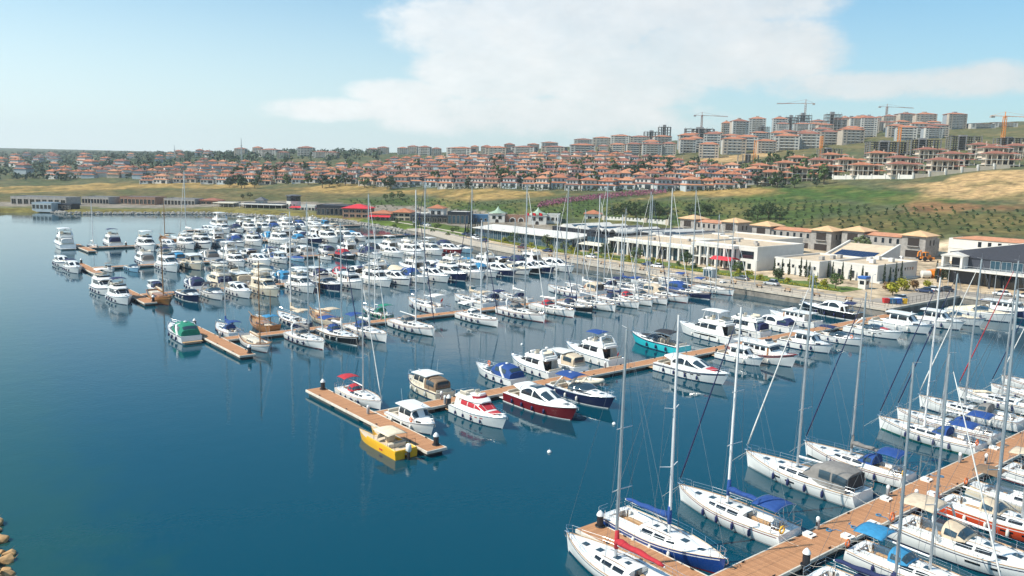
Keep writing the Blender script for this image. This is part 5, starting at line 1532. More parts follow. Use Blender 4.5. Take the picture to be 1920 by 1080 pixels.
# ------------------------------------------------------------------ boats at their berths: (kind, s, t, length, hull, canvas, fittings, label)
BERTHS = {
 ('B', 'n'): [
  ('f', -11.5, -120.7, 10.5, 'w', 'R', 'Pfp', 'white flybridge boat with dark red canvas screens and red foredeck cushions'),
  ('h', -12.8, -111.4, 13.0, 'r', 'W', 'fpn', 'burgundy hulled coupe cruiser with white cabin moored stern-to on second pontoon'),
  ('e', -12.3, -103.7, 12.2, 'n', 'B', 'abf', 'white sports cruiser with broad navy stripe and small blue bimini'),
  ('h', -12.9, -80.7, 13.4, 'w', 'R', 'fPp', 'large white cruiser with red roof panel and red hatch, beyond the empty berth'),
  ('c', -10.7, -65.5, 8.8, 'w', 'B', 'fo', 'small white cabin boat squeezed beside the red-striped trawler'),
  ('t', -12.6, -61.5, 12.6, 'w', 'W', 'sf', 'white trawler yacht with red rubbing stripe and high wheelhouse'),
  ('c', -11.4, -46.7, 10.3, 'w', 'W', 'f', 'white pilothouse boat right of the red-striped trawler, bow to open water'),
  ('e', -11.4, -35.7, 10.3, 'w', 'N', 'bfu', 'white sports cruiser with navy bimini and orange lifebuoy on its bow rail'),
  ('e', -12.0, -23.6, 11.5, 'w', 'R', 'afp', 'white sports cruiser with dark red sun pad on its foredeck'),
  ('c', -12.4, -13.1, 12.4, 'w', 'W', 'f', "long white pilothouse cruiser nearest the quay on second pontoon's near side"),
 ],
 ('B', 'f'): [
  ('c', 3.1, -119.4, 9.7, 'c', 'O', 'vf', "cream cabin boat with brown tinted aft screen, second pontoon's outer end"),
  ('e', 3.5, -106.5, 10.5, 'w', 'B', 'avfu', 'white sports cruiser with bright blue camper canvas and orange lifebuoy'),
  ('f', 3.9, -99.0, 11.3, 'w', 'W', 'afu', 'white cabin cruiser with raked arch, brown rub rail and orange ring buoy'),
  ('c', 3.2, -93.8, 9.8, 'w', 'E', 'vf', 'white cabin boat with beige aft canvas between two larger cruisers'),
  ('f', 4.6, -85.8, 12.6, 'w', 'B', 'abfF', 'white flybridge yacht with small blue bimini and red flag'),
  ('e', 4.7, -69.0, 12.9, 'q', 'K', 'bfp', 'turquoise hulled motorboat with black bimini and dark sun pads'),
  ('f', 5.2, -54.2, 13.9, 'w', 'W', 'Hfu', 'white flybridge yacht with white hard top beside the turquoise motorboat'),
  ('f', 4.7, -44.8, 12.9, 'w', 'N', 'vf', 'white flybridge yacht with navy aft canvas left of a hardtop coupe cruiser'),
  ('h', 4.4, -35.2, 12.4, 'w', 'N', 'vf', 'white coupe cruiser with navy aft canvas screen'),
  ('t', 4.2, -26.4, 11.8, 'w', 'W', 'f', 'white trawler yacht with square saloon windows and upper helm'),
  ('h', 5.7, -9.6, 14.8, 'k', 'N', 'baf', 'big black-hulled cruiser with white topsides and navy canopy'),
 ],
 ('Q', 'n'): [
  ('c', -14.4, -2.4, 11.8, 'w', 'W', 'nf', 'white hardtop cruiser with three dark wheelhouse windows near the quay'),
  ('e', -14.8, 6.2, 12.4, 'w', 'C', 'Cf', 'white cruiser under a cream mooring cover near the quay'),
  ('e', -15.7, 17.1, 14.4, 'w', 'C', 'Cf', 'biggest cruiser under a cream mooring cover, near the quay end'),
  ('t', -18.1, 27.1, 13.4, 'n', 'B', 'bf', 'navy trawler with cream deckhouse and blue awning by the quay corner'),
 ],
 ('C', 'n'): [
  ('w', 42.8, -128.1, 10.6, 'w', 'B', '', 'old white wooden sailboat with brown trim beside the third pontoon head'),
  ('S', 41.6, -119.4, 12.9, 'w', 'G', 'dgjcfl', "white sailing yacht with grey sprayhood, outermost of third pontoon's near row"),
  ('s', 41.3, -113.2, 13.4, 'k', 'B', 'dbcjfl', 'black-hulled sailing yacht with blue cockpit canopy on third pontoon'),
  ('S', 41.2, -107.6, 13.7, 'w', 'B', 'dbcjf', 'white sailing yacht with long blue canopy beside the black-hulled yacht'),
  ('S', 41.0, -97.7, 14.1, 'w', 'G', 'djfl', 'white sailing yacht with grey sprayhood left of a wide empty berth'),
  ('s', 41.4, -81.8, 13.2, 'w', 'W', 'bdjf', 'white sailing yacht with grey-white bimini right of a wide empty berth'),
  ('S', 40.8, -70.7, 14.6, 'w', 'G', 'gdjcfx', 'white sailing yacht with white arch and blue bundle on foredeck'),
  ('s', 41.2, -61.5, 13.7, 'w', 'R', 'djcf', None),
  ('s', 42.1, -54.4, 11.8, 'k', 'N', 'dcjf', 'small black-hulled sailing yacht between white yachts on third pontoon'),
  ('S', 41.3, -48.8, 13.4, 'w', 'G', 'djf', None),
  ('s', 41.3, -41.2, 13.4, 'w', 'N', 'dcjf', None),
  ('s', 41.6, -35.8, 12.9, 'w', 'R', 'djcf', "white sailing yacht with red canvas in third pontoon's inner row"),
  ('S', 41.3, -31.2, 13.4, 'w', 'G', 'dj', None),
  ('S', 40.9, -24.7, 14.3, 'w', 'E', 'tjf', 'white sailing yacht with beige cockpit tent near the quay'),
  ('S', 41.0, -15.5, 14.0, 'n', 'B', 'tjf', 'navy-hulled sailing yacht with dark blue cockpit tent near the quay'),
  ('s', 41.6, -4.8, 12.9, 'w', 'B', 'bjf', 'white sailing yacht with bright blue bimini near the quay'),
  ('s', 41.9, 1.9, 12.3, 'w', 'W', 'dj', "innermost white sailing yacht of third pontoon's near side"),
 ],
 ('C', 'f'): [
  ('s', 57.8, -127.9, 10.6, 'w', 'B', 'dbcf', "small white sailboat with royal blue bimini in third pontoon's inner corner"),
  ('w', 58.1, -120.9, 11.2, 'b', 'T', 'mb', 'brown wooden ketch with turquoise tarpaulin on third pontoon'),
  ('k', 59.5, -114.2, 14.0, 'n', 'E', 'bcf', 'navy-hulled sailing yacht with beige bimini on third pontoon'),
  ('w', 58.4, -108.2, 11.8, 'c', 'E', 'b', 'cream wooden motor sailer with brown deckhouse behind blue-canopied yachts'),
  ('k', 58.4, -96.1, 11.8, 'g', 'V', 'bdf', 'green-hulled sailboat with green bimini and white deck'),
  ('S', 59.9, -82.8, 14.8, 'w', 'W', 'bjfF', 'white sailing yacht with beige bimini and red flag, bow away from camera'),
  ('S', 59.5, -70.5, 13.9, 'w', 'E', 'bjcf', None),
  ('s', 59.2, -65.9, 13.4, 'w', 'N', 'bdf', None),
  ('k', 58.7, -58.4, 12.3, 'w', 'N', 'dc', None),
  ('S', 59.5, -40.9, 14.0, 'w', 'W', 'djfF', None),
  ('s', 59.2, -35.0, 13.4, 'w', 'E', 'tjc', None),
  ('S', 59.8, -26.7, 14.6, 'w', 'N', 'dbj', None),
  ('s', 59.2, -20.2, 13.4, 'w', 'B', 'bjc', None),
  ('S', 59.2, -10.7, 13.4, 'w', 'E', 'djc', None),
  ('s', 59.2, -1.8, 13.4, 'w', 'B', 'bj', None),
 ],
 ('D', 'n'): [
  ('w', 98.8, -127.7, 13.0, 'b', 'E', '', 'varnished brown wooden sailboat at the fourth pontoon head'),
  ('e', 99.0, -121.3, 12.4, 'n', 'B', 'f', 'navy-hulled sports cruiser with blue tinted windscreen beside the wooden sailboat'),
  ('e', 99.3, -115.7, 11.9, 'w', 'K', 'afb', None),
  ('h', 98.8, -109.6, 13.0, 'w', 'N', 'fn', None),
  ('f', 98.2, -103.5, 14.1, 'c', 'C', 'Hf', "cream flybridge yacht alone between gaps on fourth pontoon's near side"),
  ('f', 98.5, -94.0, 13.6, 'w', 'W', 'Hf', None),
  ('e', 98.2, -87.0, 14.1, 'n', 'N', 'af', None),
  ('t', 98.5, -80.9, 13.6, 'w', 'W', 'f', None),
  ('f', 98.2, -73.0, 14.1, 'w', 'W', 'af', None),
  ('h', 98.2, -67.0, 14.1, 'w', 'N', 'fn', None),
  ('e', 98.8, -60.9, 13.0, 'w', 'B', 'vaf', "sports cruiser with royal blue camper canvas on fourth pontoon's near side"),
  ('h', 97.9, -55.2, 14.7, 'w', 'N', 'fn', None),
  ('f', 97.9, -49.3, 14.7, 'n', 'B', 'vf', None),
  ('f', 98.2, -42.8, 14.1, 'w', 'W', 'af', None),
  ('e', 98.8, -37.4, 13.0, 'w', 'T', 'vaf', None),
  ('h', 98.2, -31.5, 14.1, 'n', 'N', 'f', None),
  ('e', 98.5, -25.6, 13.6, 'w', 'C', 'Cf', "sports cruiser with cream cover on fourth pontoon's near side"),
  ('h', 98.8, -20.5, 13.0, 'k', 'N', 'f', None),
  ('h', 98.5, -16.1, 13.6, 'n', 'N', 'fn', None),
  ('h', 97.3, -10.0, 15.8, 'w', 'N', 'fp', "longest white coupe cruiser at fourth pontoon's quay end"),
 ],
 ('D', 'f'): [
  ('e', 115.7, -115.3, 11.9, 'w', 'N', 'vaf', "sports cruiser with navy camper canvas on fourth pontoon's far side"),
  ('f', 116.5, -108.9, 13.6, 'c', 'N', 'Hvf', None),
  ('t', 116.5, -104.1, 13.6, 'c', 'C', 'vf', "boxy cream trawler with beige canvas on fourth pontoon's far side"),
  ('f', 116.2, -98.6, 13.0, 'c', 'C', 'bf', None),
  ('e', 116.0, -92.5, 12.4, 'w', 'T', 'vaf', None),
  ('h', 116.2, -87.0, 13.0, 'w', 'N', 'f', None),
  ('c', 115.4, -82.5, 11.3, 'w', 'N', 'vf', None),
  ('e', 116.0, -75.8, 12.4, 'w', 'R', 'avf', "sports cruiser with red canvas on fourth pontoon's far side"),
  ('h', 116.2, -70.1, 13.0, 'w', 'N', 'bf', None),
  ('f', 116.5, -64.0, 13.6, 'w', 'W', 'af', None),
  ('e', 116.2, -58.0, 13.0, 'w', 'C', 'Cf', None),
  ('f', 116.8, -51.2, 14.1, 'w', 'W', 'Hf', None),
  ('h', 116.5, -44.8, 13.6, 'w', 'N', 'vf', None),
  ('f', 116.8, -37.8, 14.1, 'w', 'G', 'vaf', None),
  ('e', 116.0, -31.9, 12.4, 'w', 'T', 'bf', None),
  ('f', 116.5, -25.3, 13.6, 'w', 'W', 'af', None),
  ('h', 116.2, -19.1, 13.0, 'w', 'B', 'bf', None),
  ('e', 116.0, -13.1, 12.4, 'w', 'N', 'vf', None),
  ('f', 116.5, -6.3, 13.6, 'w', 'W', 'af', None),
 ],
 ('E', 'n'): [
  ('e', 156.4, -118.7, 9.6, 'l', 'T', 'f', 'light blue sports boat near the fifth pontoon head'),
  ('f', 153.6, -109.6, 15.3, 'w', 'N', 'abf', "tall white flybridge yacht with dark bimini on fifth pontoon's near side"),
  ('c', 154.4, -102.4, 13.6, 'c', 'W', 'af', 'cream pilothouse cruiser beside the tall flybridge yacht, fifth pontoon'),
  ('e', 155.9, -93.9, 10.7, 'w', 'E', 'f', None),
  ('f', 155.1, -89.3, 12.4, 'w', 'W', 'af', None),
  ('h', 154.4, -81.9, 13.6, 'w', 'N', 'f', None),
  ('c', 155.9, -75.2, 10.7, 'w', 'B', 'vf', None),
  ('o', 157.0, -68.5, 8.5, 'l', 'B', 'C', 'small pale boat under blue cover on fifth pontoon'),
  ('o', 157.3, -58.6, 7.9, 'w', 'W', 'b', None),
  ('e', 155.3, -52.2, 11.9, 'k', 'R', 'vf', 'black-hulled boat with red canvas on fifth pontoon'),
  ('e', 154.4, -43.2, 13.6, 'w', 'N', 'vaf', None),
  ('h', 154.4, -34.9, 13.6, 'w', 'N', 'f', None),
  ('f', 153.9, -26.8, 14.7, 'w', 'W', 'af', None),
  ('f', 154.2, -19.0, 14.1, 'w', 'W', 'Hf', None),
  ('h', 154.2, -10.7, 14.1, 'r', 'W', 'f', 'dark red hulled cruiser near the quay on fifth pontoon'),
  ('e', 154.8, -5.1, 13.0, 'l', 'W', 'Cf', 'pale blue hulled cruiser beside the dark red one near the quay'),
 ],
 ('E', 'f'): [
  ('f', 172.6, -111.8, 13.6, 'w', 'G', 'vf', "flybridge yacht with grey aft canvas, fifth pontoon's far side"),
  ('c', 171.4, -102.4, 11.3, 'w', 'T', 'vf', None),
  ('e', 172.6, -92.5, 13.6, 'w', 'G', 'avf', None),
  ('f', 172.8, -86.1, 14.1, 'w', 'W', 'Haf', None),
  ('h', 172.6, -79.1, 13.6, 'w', 'N', 'bf', None),
  ('e', 172.2, -71.9, 13.0, 'w', 'N', 'abf', None),
  ('f', 172.6, -66.2, 13.6, 'w', 'W', 'af', None),
  ('h', 173.1, -60.1, 14.7, 'w', 'G', 'vf', None),
  ('c', 171.1, -52.2, 10.7, 'w', 'N', 'vf', None),
  ('f', 172.6, -43.6, 13.6, 'w', 'W', 'af', None),
  ('e', 172.2, -34.8, 13.0, 'w', 'K', 'vaf', None),
  ('f', 172.6, -26.9, 13.6, 'w', 'W', 'Hf', None),
  ('f', 172.8, -18.7, 14.1, 'w', 'N', 'bf', None),
  ('h', 172.6, -10.6, 13.6, 'w', 'T', 'vf', None),
  ('e', 171.9, -3.7, 12.4, 'w', 'N', 'vf', None),
 ],
 ('F', 'n'): [
  ('f', 211.3, -99.8, 15.8, 'w', 'W', 'Hf', 'large white flybridge yacht with white hard top, outermost near side of sixth pontoon'),
  ('h', 212.4, -92.1, 13.6, 'w', 'N', 'f', None),
  ('f', 211.9, -86.0, 14.7, 'w', 'W', 'af', None),
  ('f', 211.3, -80.5, 15.8, 'w', 'W', 'Haf', None),
  ('e', 212.2, -73.9, 14.1, 'w', 'W', 'af', None),
  ('e', 212.4, -67.6, 13.6, 'w', 'B', 'vaf', None),
  ('f', 212.2, -61.0, 14.1, 'w', 'W', 'af', None),
  ('f', 211.3, -50.7, 15.8, 'w', 'W', 'af', None),
  ('e', 213.1, -41.8, 12.4, 'w', 'T', 'vf', None),
  ('h', 212.2, -36.5, 14.1, 'n', 'N', 'f', None),
  ('f', 211.3, -30.5, 15.8, 'w', 'W', 'Hf', None),
  ('f', 211.3, -23.4, 15.8, 'w', 'W', 'af', None),
  ('h', 212.4, -16.9, 13.6, 'w', 'W', 'f', None),
 ],
 ('F', 'f'): [
  ('f', 231.4, -107.0, 15.3, 'w', 'N', 'bvf', "white flybridge yacht with dark bimini on sixth pontoon's far outer end"),
  ('e', 229.7, -97.0, 11.9, 'w', 'B', 'vf', None),
  ('w', 231.1, -87.7, 14.7, 'b', 'K', 'b', 'dark wooden motor sailer with black awning on sixth pontoon'),
  ('x', 232.2, -79.9, 16.9, 'w', 'G', '', "big white sailing catamaran with tall mast on sixth pontoon's far side"),
  ('f', 231.1, -69.7, 14.7, 'w', 'W', 'Haf', None),
  ('h', 230.6, -62.3, 13.6, 'w', 'N', 'vf', None),
  ('e', 230.6, -55.4, 13.6, 'w', 'B', 'vaf', None),
  ('e', 230.6, -48.8, 13.6, 'w', 'T', 'vaf', None),
  ('f', 231.1, -41.7, 14.7, 'w', 'W', 'af', None),
  ('h', 230.8, -34.8, 14.1, 'w', 'N', 'vf', None),
  ('f', 231.1, -27.5, 14.7, 'w', 'W', 'Hf', None),
  ('f', 230.8, -19.8, 14.1, 'w', 'C', 'bf', None),
  ('e', 230.6, -11.5, 13.6, 'w', 'T', 'Cf', None),
 ],
 ('G', 'n'): [
  ('h', 269.6, -57.9, 14.3, 'w', 'N', 'vf', None),
  ('f', 269.6, -52.1, 14.3, 'w', 'W', 'af', None),
  ('e', 270.1, -45.7, 13.2, 'w', 'N', 'vaf', None),
  ('f', 269.6, -40.1, 14.3, 'w', 'W', 'Hf', None),
  ('f', 269.6, -33.9, 14.3, 'w', 'T', 'vaf', None),
  ('e', 270.1, -27.8, 13.2, 'w', 'B', 'vf', None),
  ('f', 269.6, -21.9, 14.3, 'w', 'W', 'Hf', None),
  ('h', 270.1, -15.3, 13.2, 'w', 'N', 'f', None),
  ('f', 269.9, -9.0, 13.8, 'w', 'W', 'af', None),
 ],
 ('G', 'f'): [
  ('f', 290.6, -47.5, 18.7, 'w', 'W', 'Haf', 'tallest white motor yacht in the farthest row by the rocks'),
  ('f', 288.4, -37.8, 14.3, 'w', 'W', 'Hf', None),
  ('f', 288.7, -30.5, 14.9, 'w', 'W', 'af', None),
  ('f', 288.4, -23.5, 14.3, 'w', 'W', 'Haf', None),
  ('f', 289.2, -16.4, 16.0, 'w', 'N', 'abf', None),
  ('e', 287.9, -9.9, 13.2, 'w', 'B', 'vf', None),
  ('f', 288.4, -3.0, 14.3, 'w', 'W', 'af', None),
  ('c', 286.8, 3.1, 11.0, 'w', 'T', 'vf', None),
 ],
}
HULLC = {'w': 'gel_white', 'n': 'gel_navy', 'k': 'gel_black', 'r': 'gel_red', 'g': 'gel_green', 'q': 'gel_turquoise', 'o': 'gel_orange', 'c': 'gel_cream', 'l': 'gel_light_blue', 'b': 'varnish', 'B': 'gel_blue', 'y': 'gel_yellow'}
HWORD = {'w': 'white', 'n': 'navy-hulled', 'k': 'black-hulled', 'r': 'dark red', 'g': 'green', 'q': 'turquoise', 'o': 'orange', 'c': 'cream', 'l': 'pale blue', 'b': 'brown'}
CANC = {'B': 'blue', 'N': 'navy', 'R': 'red', 'E': 'beige', 'G': 'grey', 'W': 'white', 'V': 'green', 'K': 'black', 'C': 'cream', 'U': 'burgundy', 'T': 'teal', 'O': 'brown'}
TAGS = {'d': 'dodger', 'b': 'bimini', 't': 'tent', 'c': 'cover', 'j': 'jib', 'f': 'fend', 'a': 'arch', 'g': 'garch', 'S': 'solar', 'u': 'buoy', 'U': 'buoy2', 'l': 'lines', 'F': 'flag', 'v': 'canvas', 'p': 'pad', 'B': 'band', 's': 'stripe',
  'H': 'hardtop', 'w': 'hullwin', 'P': 'ports', 'C': 'covered', 'R': 'radar', 'm': 'mizzen', 'o': 'outboard', 'n': 'sunroof', 'x': 'bundle', 'D': 'tender', 'L': 'lower'}
def place(kind, s, t, far, L, h, c, tg, label, group=None, drot=0.0, **kw):
 R_ = {'hull': HULLC[h], 'canvas': 'canvas_' + CANC[c]}
 tags = set(TAGS[q] for q in tg)
 if kind in 'sSk':
  R_['jib'] = kw.pop('jib', 'canvas_' + ('navy' if rnd.random() < .35 else 'white'))
  R_['cover'] = kw.pop('cover', R_['canvas'] if rnd.random() < .5 else 'canvas_white')
  R_['mast'] = 'mast_white' if rnd.random() < .35 else 'mast_alloy'
  R_['fender'] = 'fender_navy' if rnd.random() < .7 else 'fender_white'
  if h == 'w':
   R_['boot'] = rnd.choice(['gel_navy', 'gel_black', 'gel_red'])
  else:
   R_['boot'] = 'gel_white'
  tags.add('stripe')
  if rnd.random() < .5: tags.add('hullwin')
  R_['stripe'] = rnd.choice(['gel_navy', 'gel_grey', 'gel_red']) if h == 'w' else 'gel_white'
 else:
  R_['deck'] = 'gel_cream' if h == 'c' else 'gel_white'
  R_['screen'] = rnd.choice(['window_tint', 'window_dark'])
  R_['rub'] = rnd.choice(['gel_white', 'gel_grey', 'gel_navy', 'chrome'])
  R_['boot'] = 'gel_navy' if h in 'wclq' else 'gel_white'
  R_['pad'] = 'canvas_' + CANC[c] if c in 'RUK' else rnd.choice(['leather', 'canvas_white'])
  R_['platform'] = rnd.choice(['teak', 'gel_white'])
  R_['fender'] = 'fender_navy' if rnd.random() < .6 else 'fender_white'
  if h == 'w' and kind in 'ehf' and rnd.random() < .45 and 'hullwin' not in tags:
   tags.add(rnd.choice(['stripe', 'ports', 'hullwin']))
  if kind == 't': R_['stripe'] = 'gel_red'; R_['rub'] = 'gel_red' if 's' in tg else 'gel_white'
  if kind == 'w':
   R_['rub'] = 'varnish'; R_['deck'] = 'teak'; R_['mast'] = 'mast_wood'; R_['cover'] = 'canvas_beige'; R_['house'] = 'varnish' if h != 'w' else 'gel_cream'
   R_['boot'] = 'gel_red'; R_['lower'] = 'gel_light_blue'
 R_.update(kw)
 if label.startswith('white flybridge boat with dark red'):
  R_.update(window_dark='canvas_red', screen='canvas_red', pad='canvas_red')
 return boat(kind, s, t, far, L, label, tags, group, drot, **R_)
rnd = random.Random(11)
def auto_label(kind, h, c, tg, i, p, sd):
 feat = ''
 if 'C' in tg: feat = ' under %s cover' % CANC[c]
 elif 'v' in tg: feat = ' with %s canvas' % CANC[c]
 elif 'H' in tg: feat = ' with hard top'
 elif 't' in tg: feat = ' with %s tent' % CANC[c]
 elif 'b' in tg: feat = ' with %s bimini' % CANC[c]
 elif 'd' in tg: feat = ' with %s sprayhood' % CANC[c]
 return '%s %s%s, %s from outer end, %s pontoon\'s %s side' % (HWORD[h], TWORD[kind], feat, ordn(i + 1), PWORD[p], 'near' if sd == 'n' else 'far')
for (p, sd), row in BERTHS.items():
 for i, (kind, s, t, L, h, c, tg, lab) in enumerate(row):
  place(kind, s, t, sd == 'f', L, h, c, tg, lab or auto_label(kind, h, c, tg, i, p, sd), 'boats moored in the marina', rnd.uniform(-.02, .02))

GA = 'boats moored in the marina'
# the nearest pontoon, left side: bows to open water
place('s', -50.6, -136.2, True, 12.6, 'w', 'R', 'cU', 'white sailing yacht with dark red sail cover outside the nearest pontoon head', GA, jib='canvas_white', cover='canvas_red', boomrole='mast_white', mast='mast_alloy')
place('s', -49.0, -129.3, False, 12.8, 'B', 'B', 'cf', 'navy-blue sailing yacht with blue sail cover inside the nearest pontoon head', GA, jib='canvas_navy', cover='canvas_blue', fender='fender_white', mast='mast_white', toerail='deck_tan', boot='gel_red')
place('s', -49.2, -120.0, True, 12.6, 'w', 'B', 'bculjf', 'white sailing yacht with bright blue bimini and yellow lifebuoy', GA, jib='canvas_navy', cover='canvas_blue', buoy='buoy_yellow', boot='gel_grey')
place('s', -48.0, -106.6, True, 13.8, 'w', 'G', 'tjflw', 'white sailing yacht with grey and black cockpit tent', GA, jib='canvas_white', boot='gel_grey', fender='fender_navy', mast='mast_alloy')
place('s', -49.0, -97.9, True, 12.3, 'w', 'B', 'dbculjf', 'white sailing yacht with dark grey sail cover and royal blue canopy', GA, jib='canvas_navy', cover='canvas_grey', buoy='buoy_yellow', fender='fender_navy')
place('s', -49.2, -81.2, True, 12.6, 'w', 'B', 'dbujlf', 'white sailing yacht with blue canopy and orange lifebuoy, green waterline', GA, jib='canvas_navy', boot='gel_green', fender='fender_navy')
place('s', -48.7, -75.5, True, 12.6, 'w', 'B', 'dbSjlf', 'white sailing yacht with blue canopy and rear solar panels', GA, jib='canvas_navy')
place('s', -48.0, -67.0, True, 13.4, 'w', 'G', 'djlfw', 'white sailing yacht with dark mainsail bag and long side window', GA, jib='canvas_white')
place('s', -49.0, -57.6, True, 13.0, 'w', 'C', 'bjlfx', 'white sailing yacht with cream bimini and red furled jib', GA, jib='canvas_red')
place('s', -50.0, -50.5, True, 11.6, 'w', 'B', 'cbjlf', 'small white sailing yacht with bright blue sail cover at right edge', GA, jib='canvas_navy', cover='canvas_blue')
place('s', -49.2, -43.8, True, 12.2, 'w', 'E', 'bjlf', 'white sailing yacht farthest along the nearest pontoon at right edge', GA, jib='canvas_white')
# right side: bows towards the camera
place('s', -66.0, -124.6, False, 12.0, 'w', 'N', 'dcl', 'white sailing yacht mostly below the frame, only its slim mast showing', GA, jib='canvas_white')
place('s', -65.4, -117.6, False, 11.8, 'w', 'T', 'dbSUljf', 'white sailing yacht with teal bimini and red lifebuoys, bottom right', GA, jib='canvas_white', buoy='buoy_orange')
place('s', -66.8, -110.0, False, 14.6, 'w', 'E', 'gdbSUljw', 'large white sailing yacht with beige bimini, white arch and solar panels', GA, jib='canvas_navy', buoy='buoy_orange', mast='mast_alloy')
place('s', -66.0, -101.2, False, 13.2, 'o', 'E', 'dUljf', 'orange-red hulled sailing yacht with beige sprayhood', GA, jib='canvas_beige', buoy='buoy_orange', boot='gel_navy', fender='fender_white')
place('k', -65.2, -94.4, False, 12.0, 'c', 'O', 'bUSl', 'weathered sailboat with brown canvas and a small solar panel', GA, jib='canvas_brown', buoy='buoy_orange')
place('s', -65.6, -86.0, False, 12.4, 'w', 'E', 'bdlj', 'white sailing yacht with beige bimini, upper right of nearest pontoon', GA, jib='canvas_white')
# heads of the pontoons
place('s', 4.4, -129.0, False, 10.6, 'w', 'R', 'dbjf', 'white sailing yacht with red bimini and red sprayhood', GA, jib='canvas_white', cover='canvas_white')
place('c', -8.9, -129.1, False, 9.2, 'w', 'W', 'nufw', 'white pilothouse boat with dark wraparound windows inside second pontoon head', GA, roof='gel_white')
place('y', -13.2, -135.6, True, 9.2, 'y', 'C', '', 'yellow twin-bow work boat with cream bimini and outboard', GA, deck='deck_tan')
place('e', 58.6, -135.9, True, 12.2, 'w', 'V', 'vaf', 'white sports cruiser with bright green camper canvas', GA)
place('f', 118.3, -134.9, False, 13.6, 'w', 'W', 'bf', 'upper of two white flybridge yachts outside the fourth pontoon head', GA)
place('f', 103.8, -134.9, False, 12.6, 'w', 'N', 'abf', 'lower of two white flybridge yachts outside the fourth pontoon head', GA)
place('h', 162.5, -132.8, False, 12.6, 'w', 'N', 'bf', 'lower white coupe cruiser outside the fifth pontoon head', GA)
place('h', 177.0, -132.8, False, 12.6, 'w', 'C', 'pf', 'upper cream-decked coupe cruiser outside the fifth pontoon head', GA)
place('o', 158.5, -124.5, False, 7.0, 'w', 'G', 'b', 'small open white boat inside the fifth pontoon head', GA)
place('f', 232, -122.4, True, 17.0, 'w', 'W', 'Hav', 'large white motor yacht with stern to camera, leftmost in the marina', GA)
place('k', 225.6, -114.2, False, 10.5, 'w', 'W', 'cf', 'white sailboat with tall mast at the sixth pontoon head', GA)
place('c', 117.5, -124.0, True, 8.0, 'w', 'N', 'v', 'small cabin boat inside the fourth pontoon head', GA)
# tenders and small craft between
place('r', -6.4, -97.0, False, 4.6, 'w', 'N', '', 'small inflatable tender with outboard beside second pontoon walkway', GA, drot=.6, tube='gel_cream')
place('r', -58.4 + .2, -68.0, False, 4.2, 'w', 'N', '', 'grey inflatable tender at the inner end of nearest pontoon', GA, drot=.3)
place('r', 161.0, -104.5, False, 5.0, 'k', 'N', '', 'dark inflatable boat at fifth pontoon beside light blue sports boat', GA, tube='gel_black')

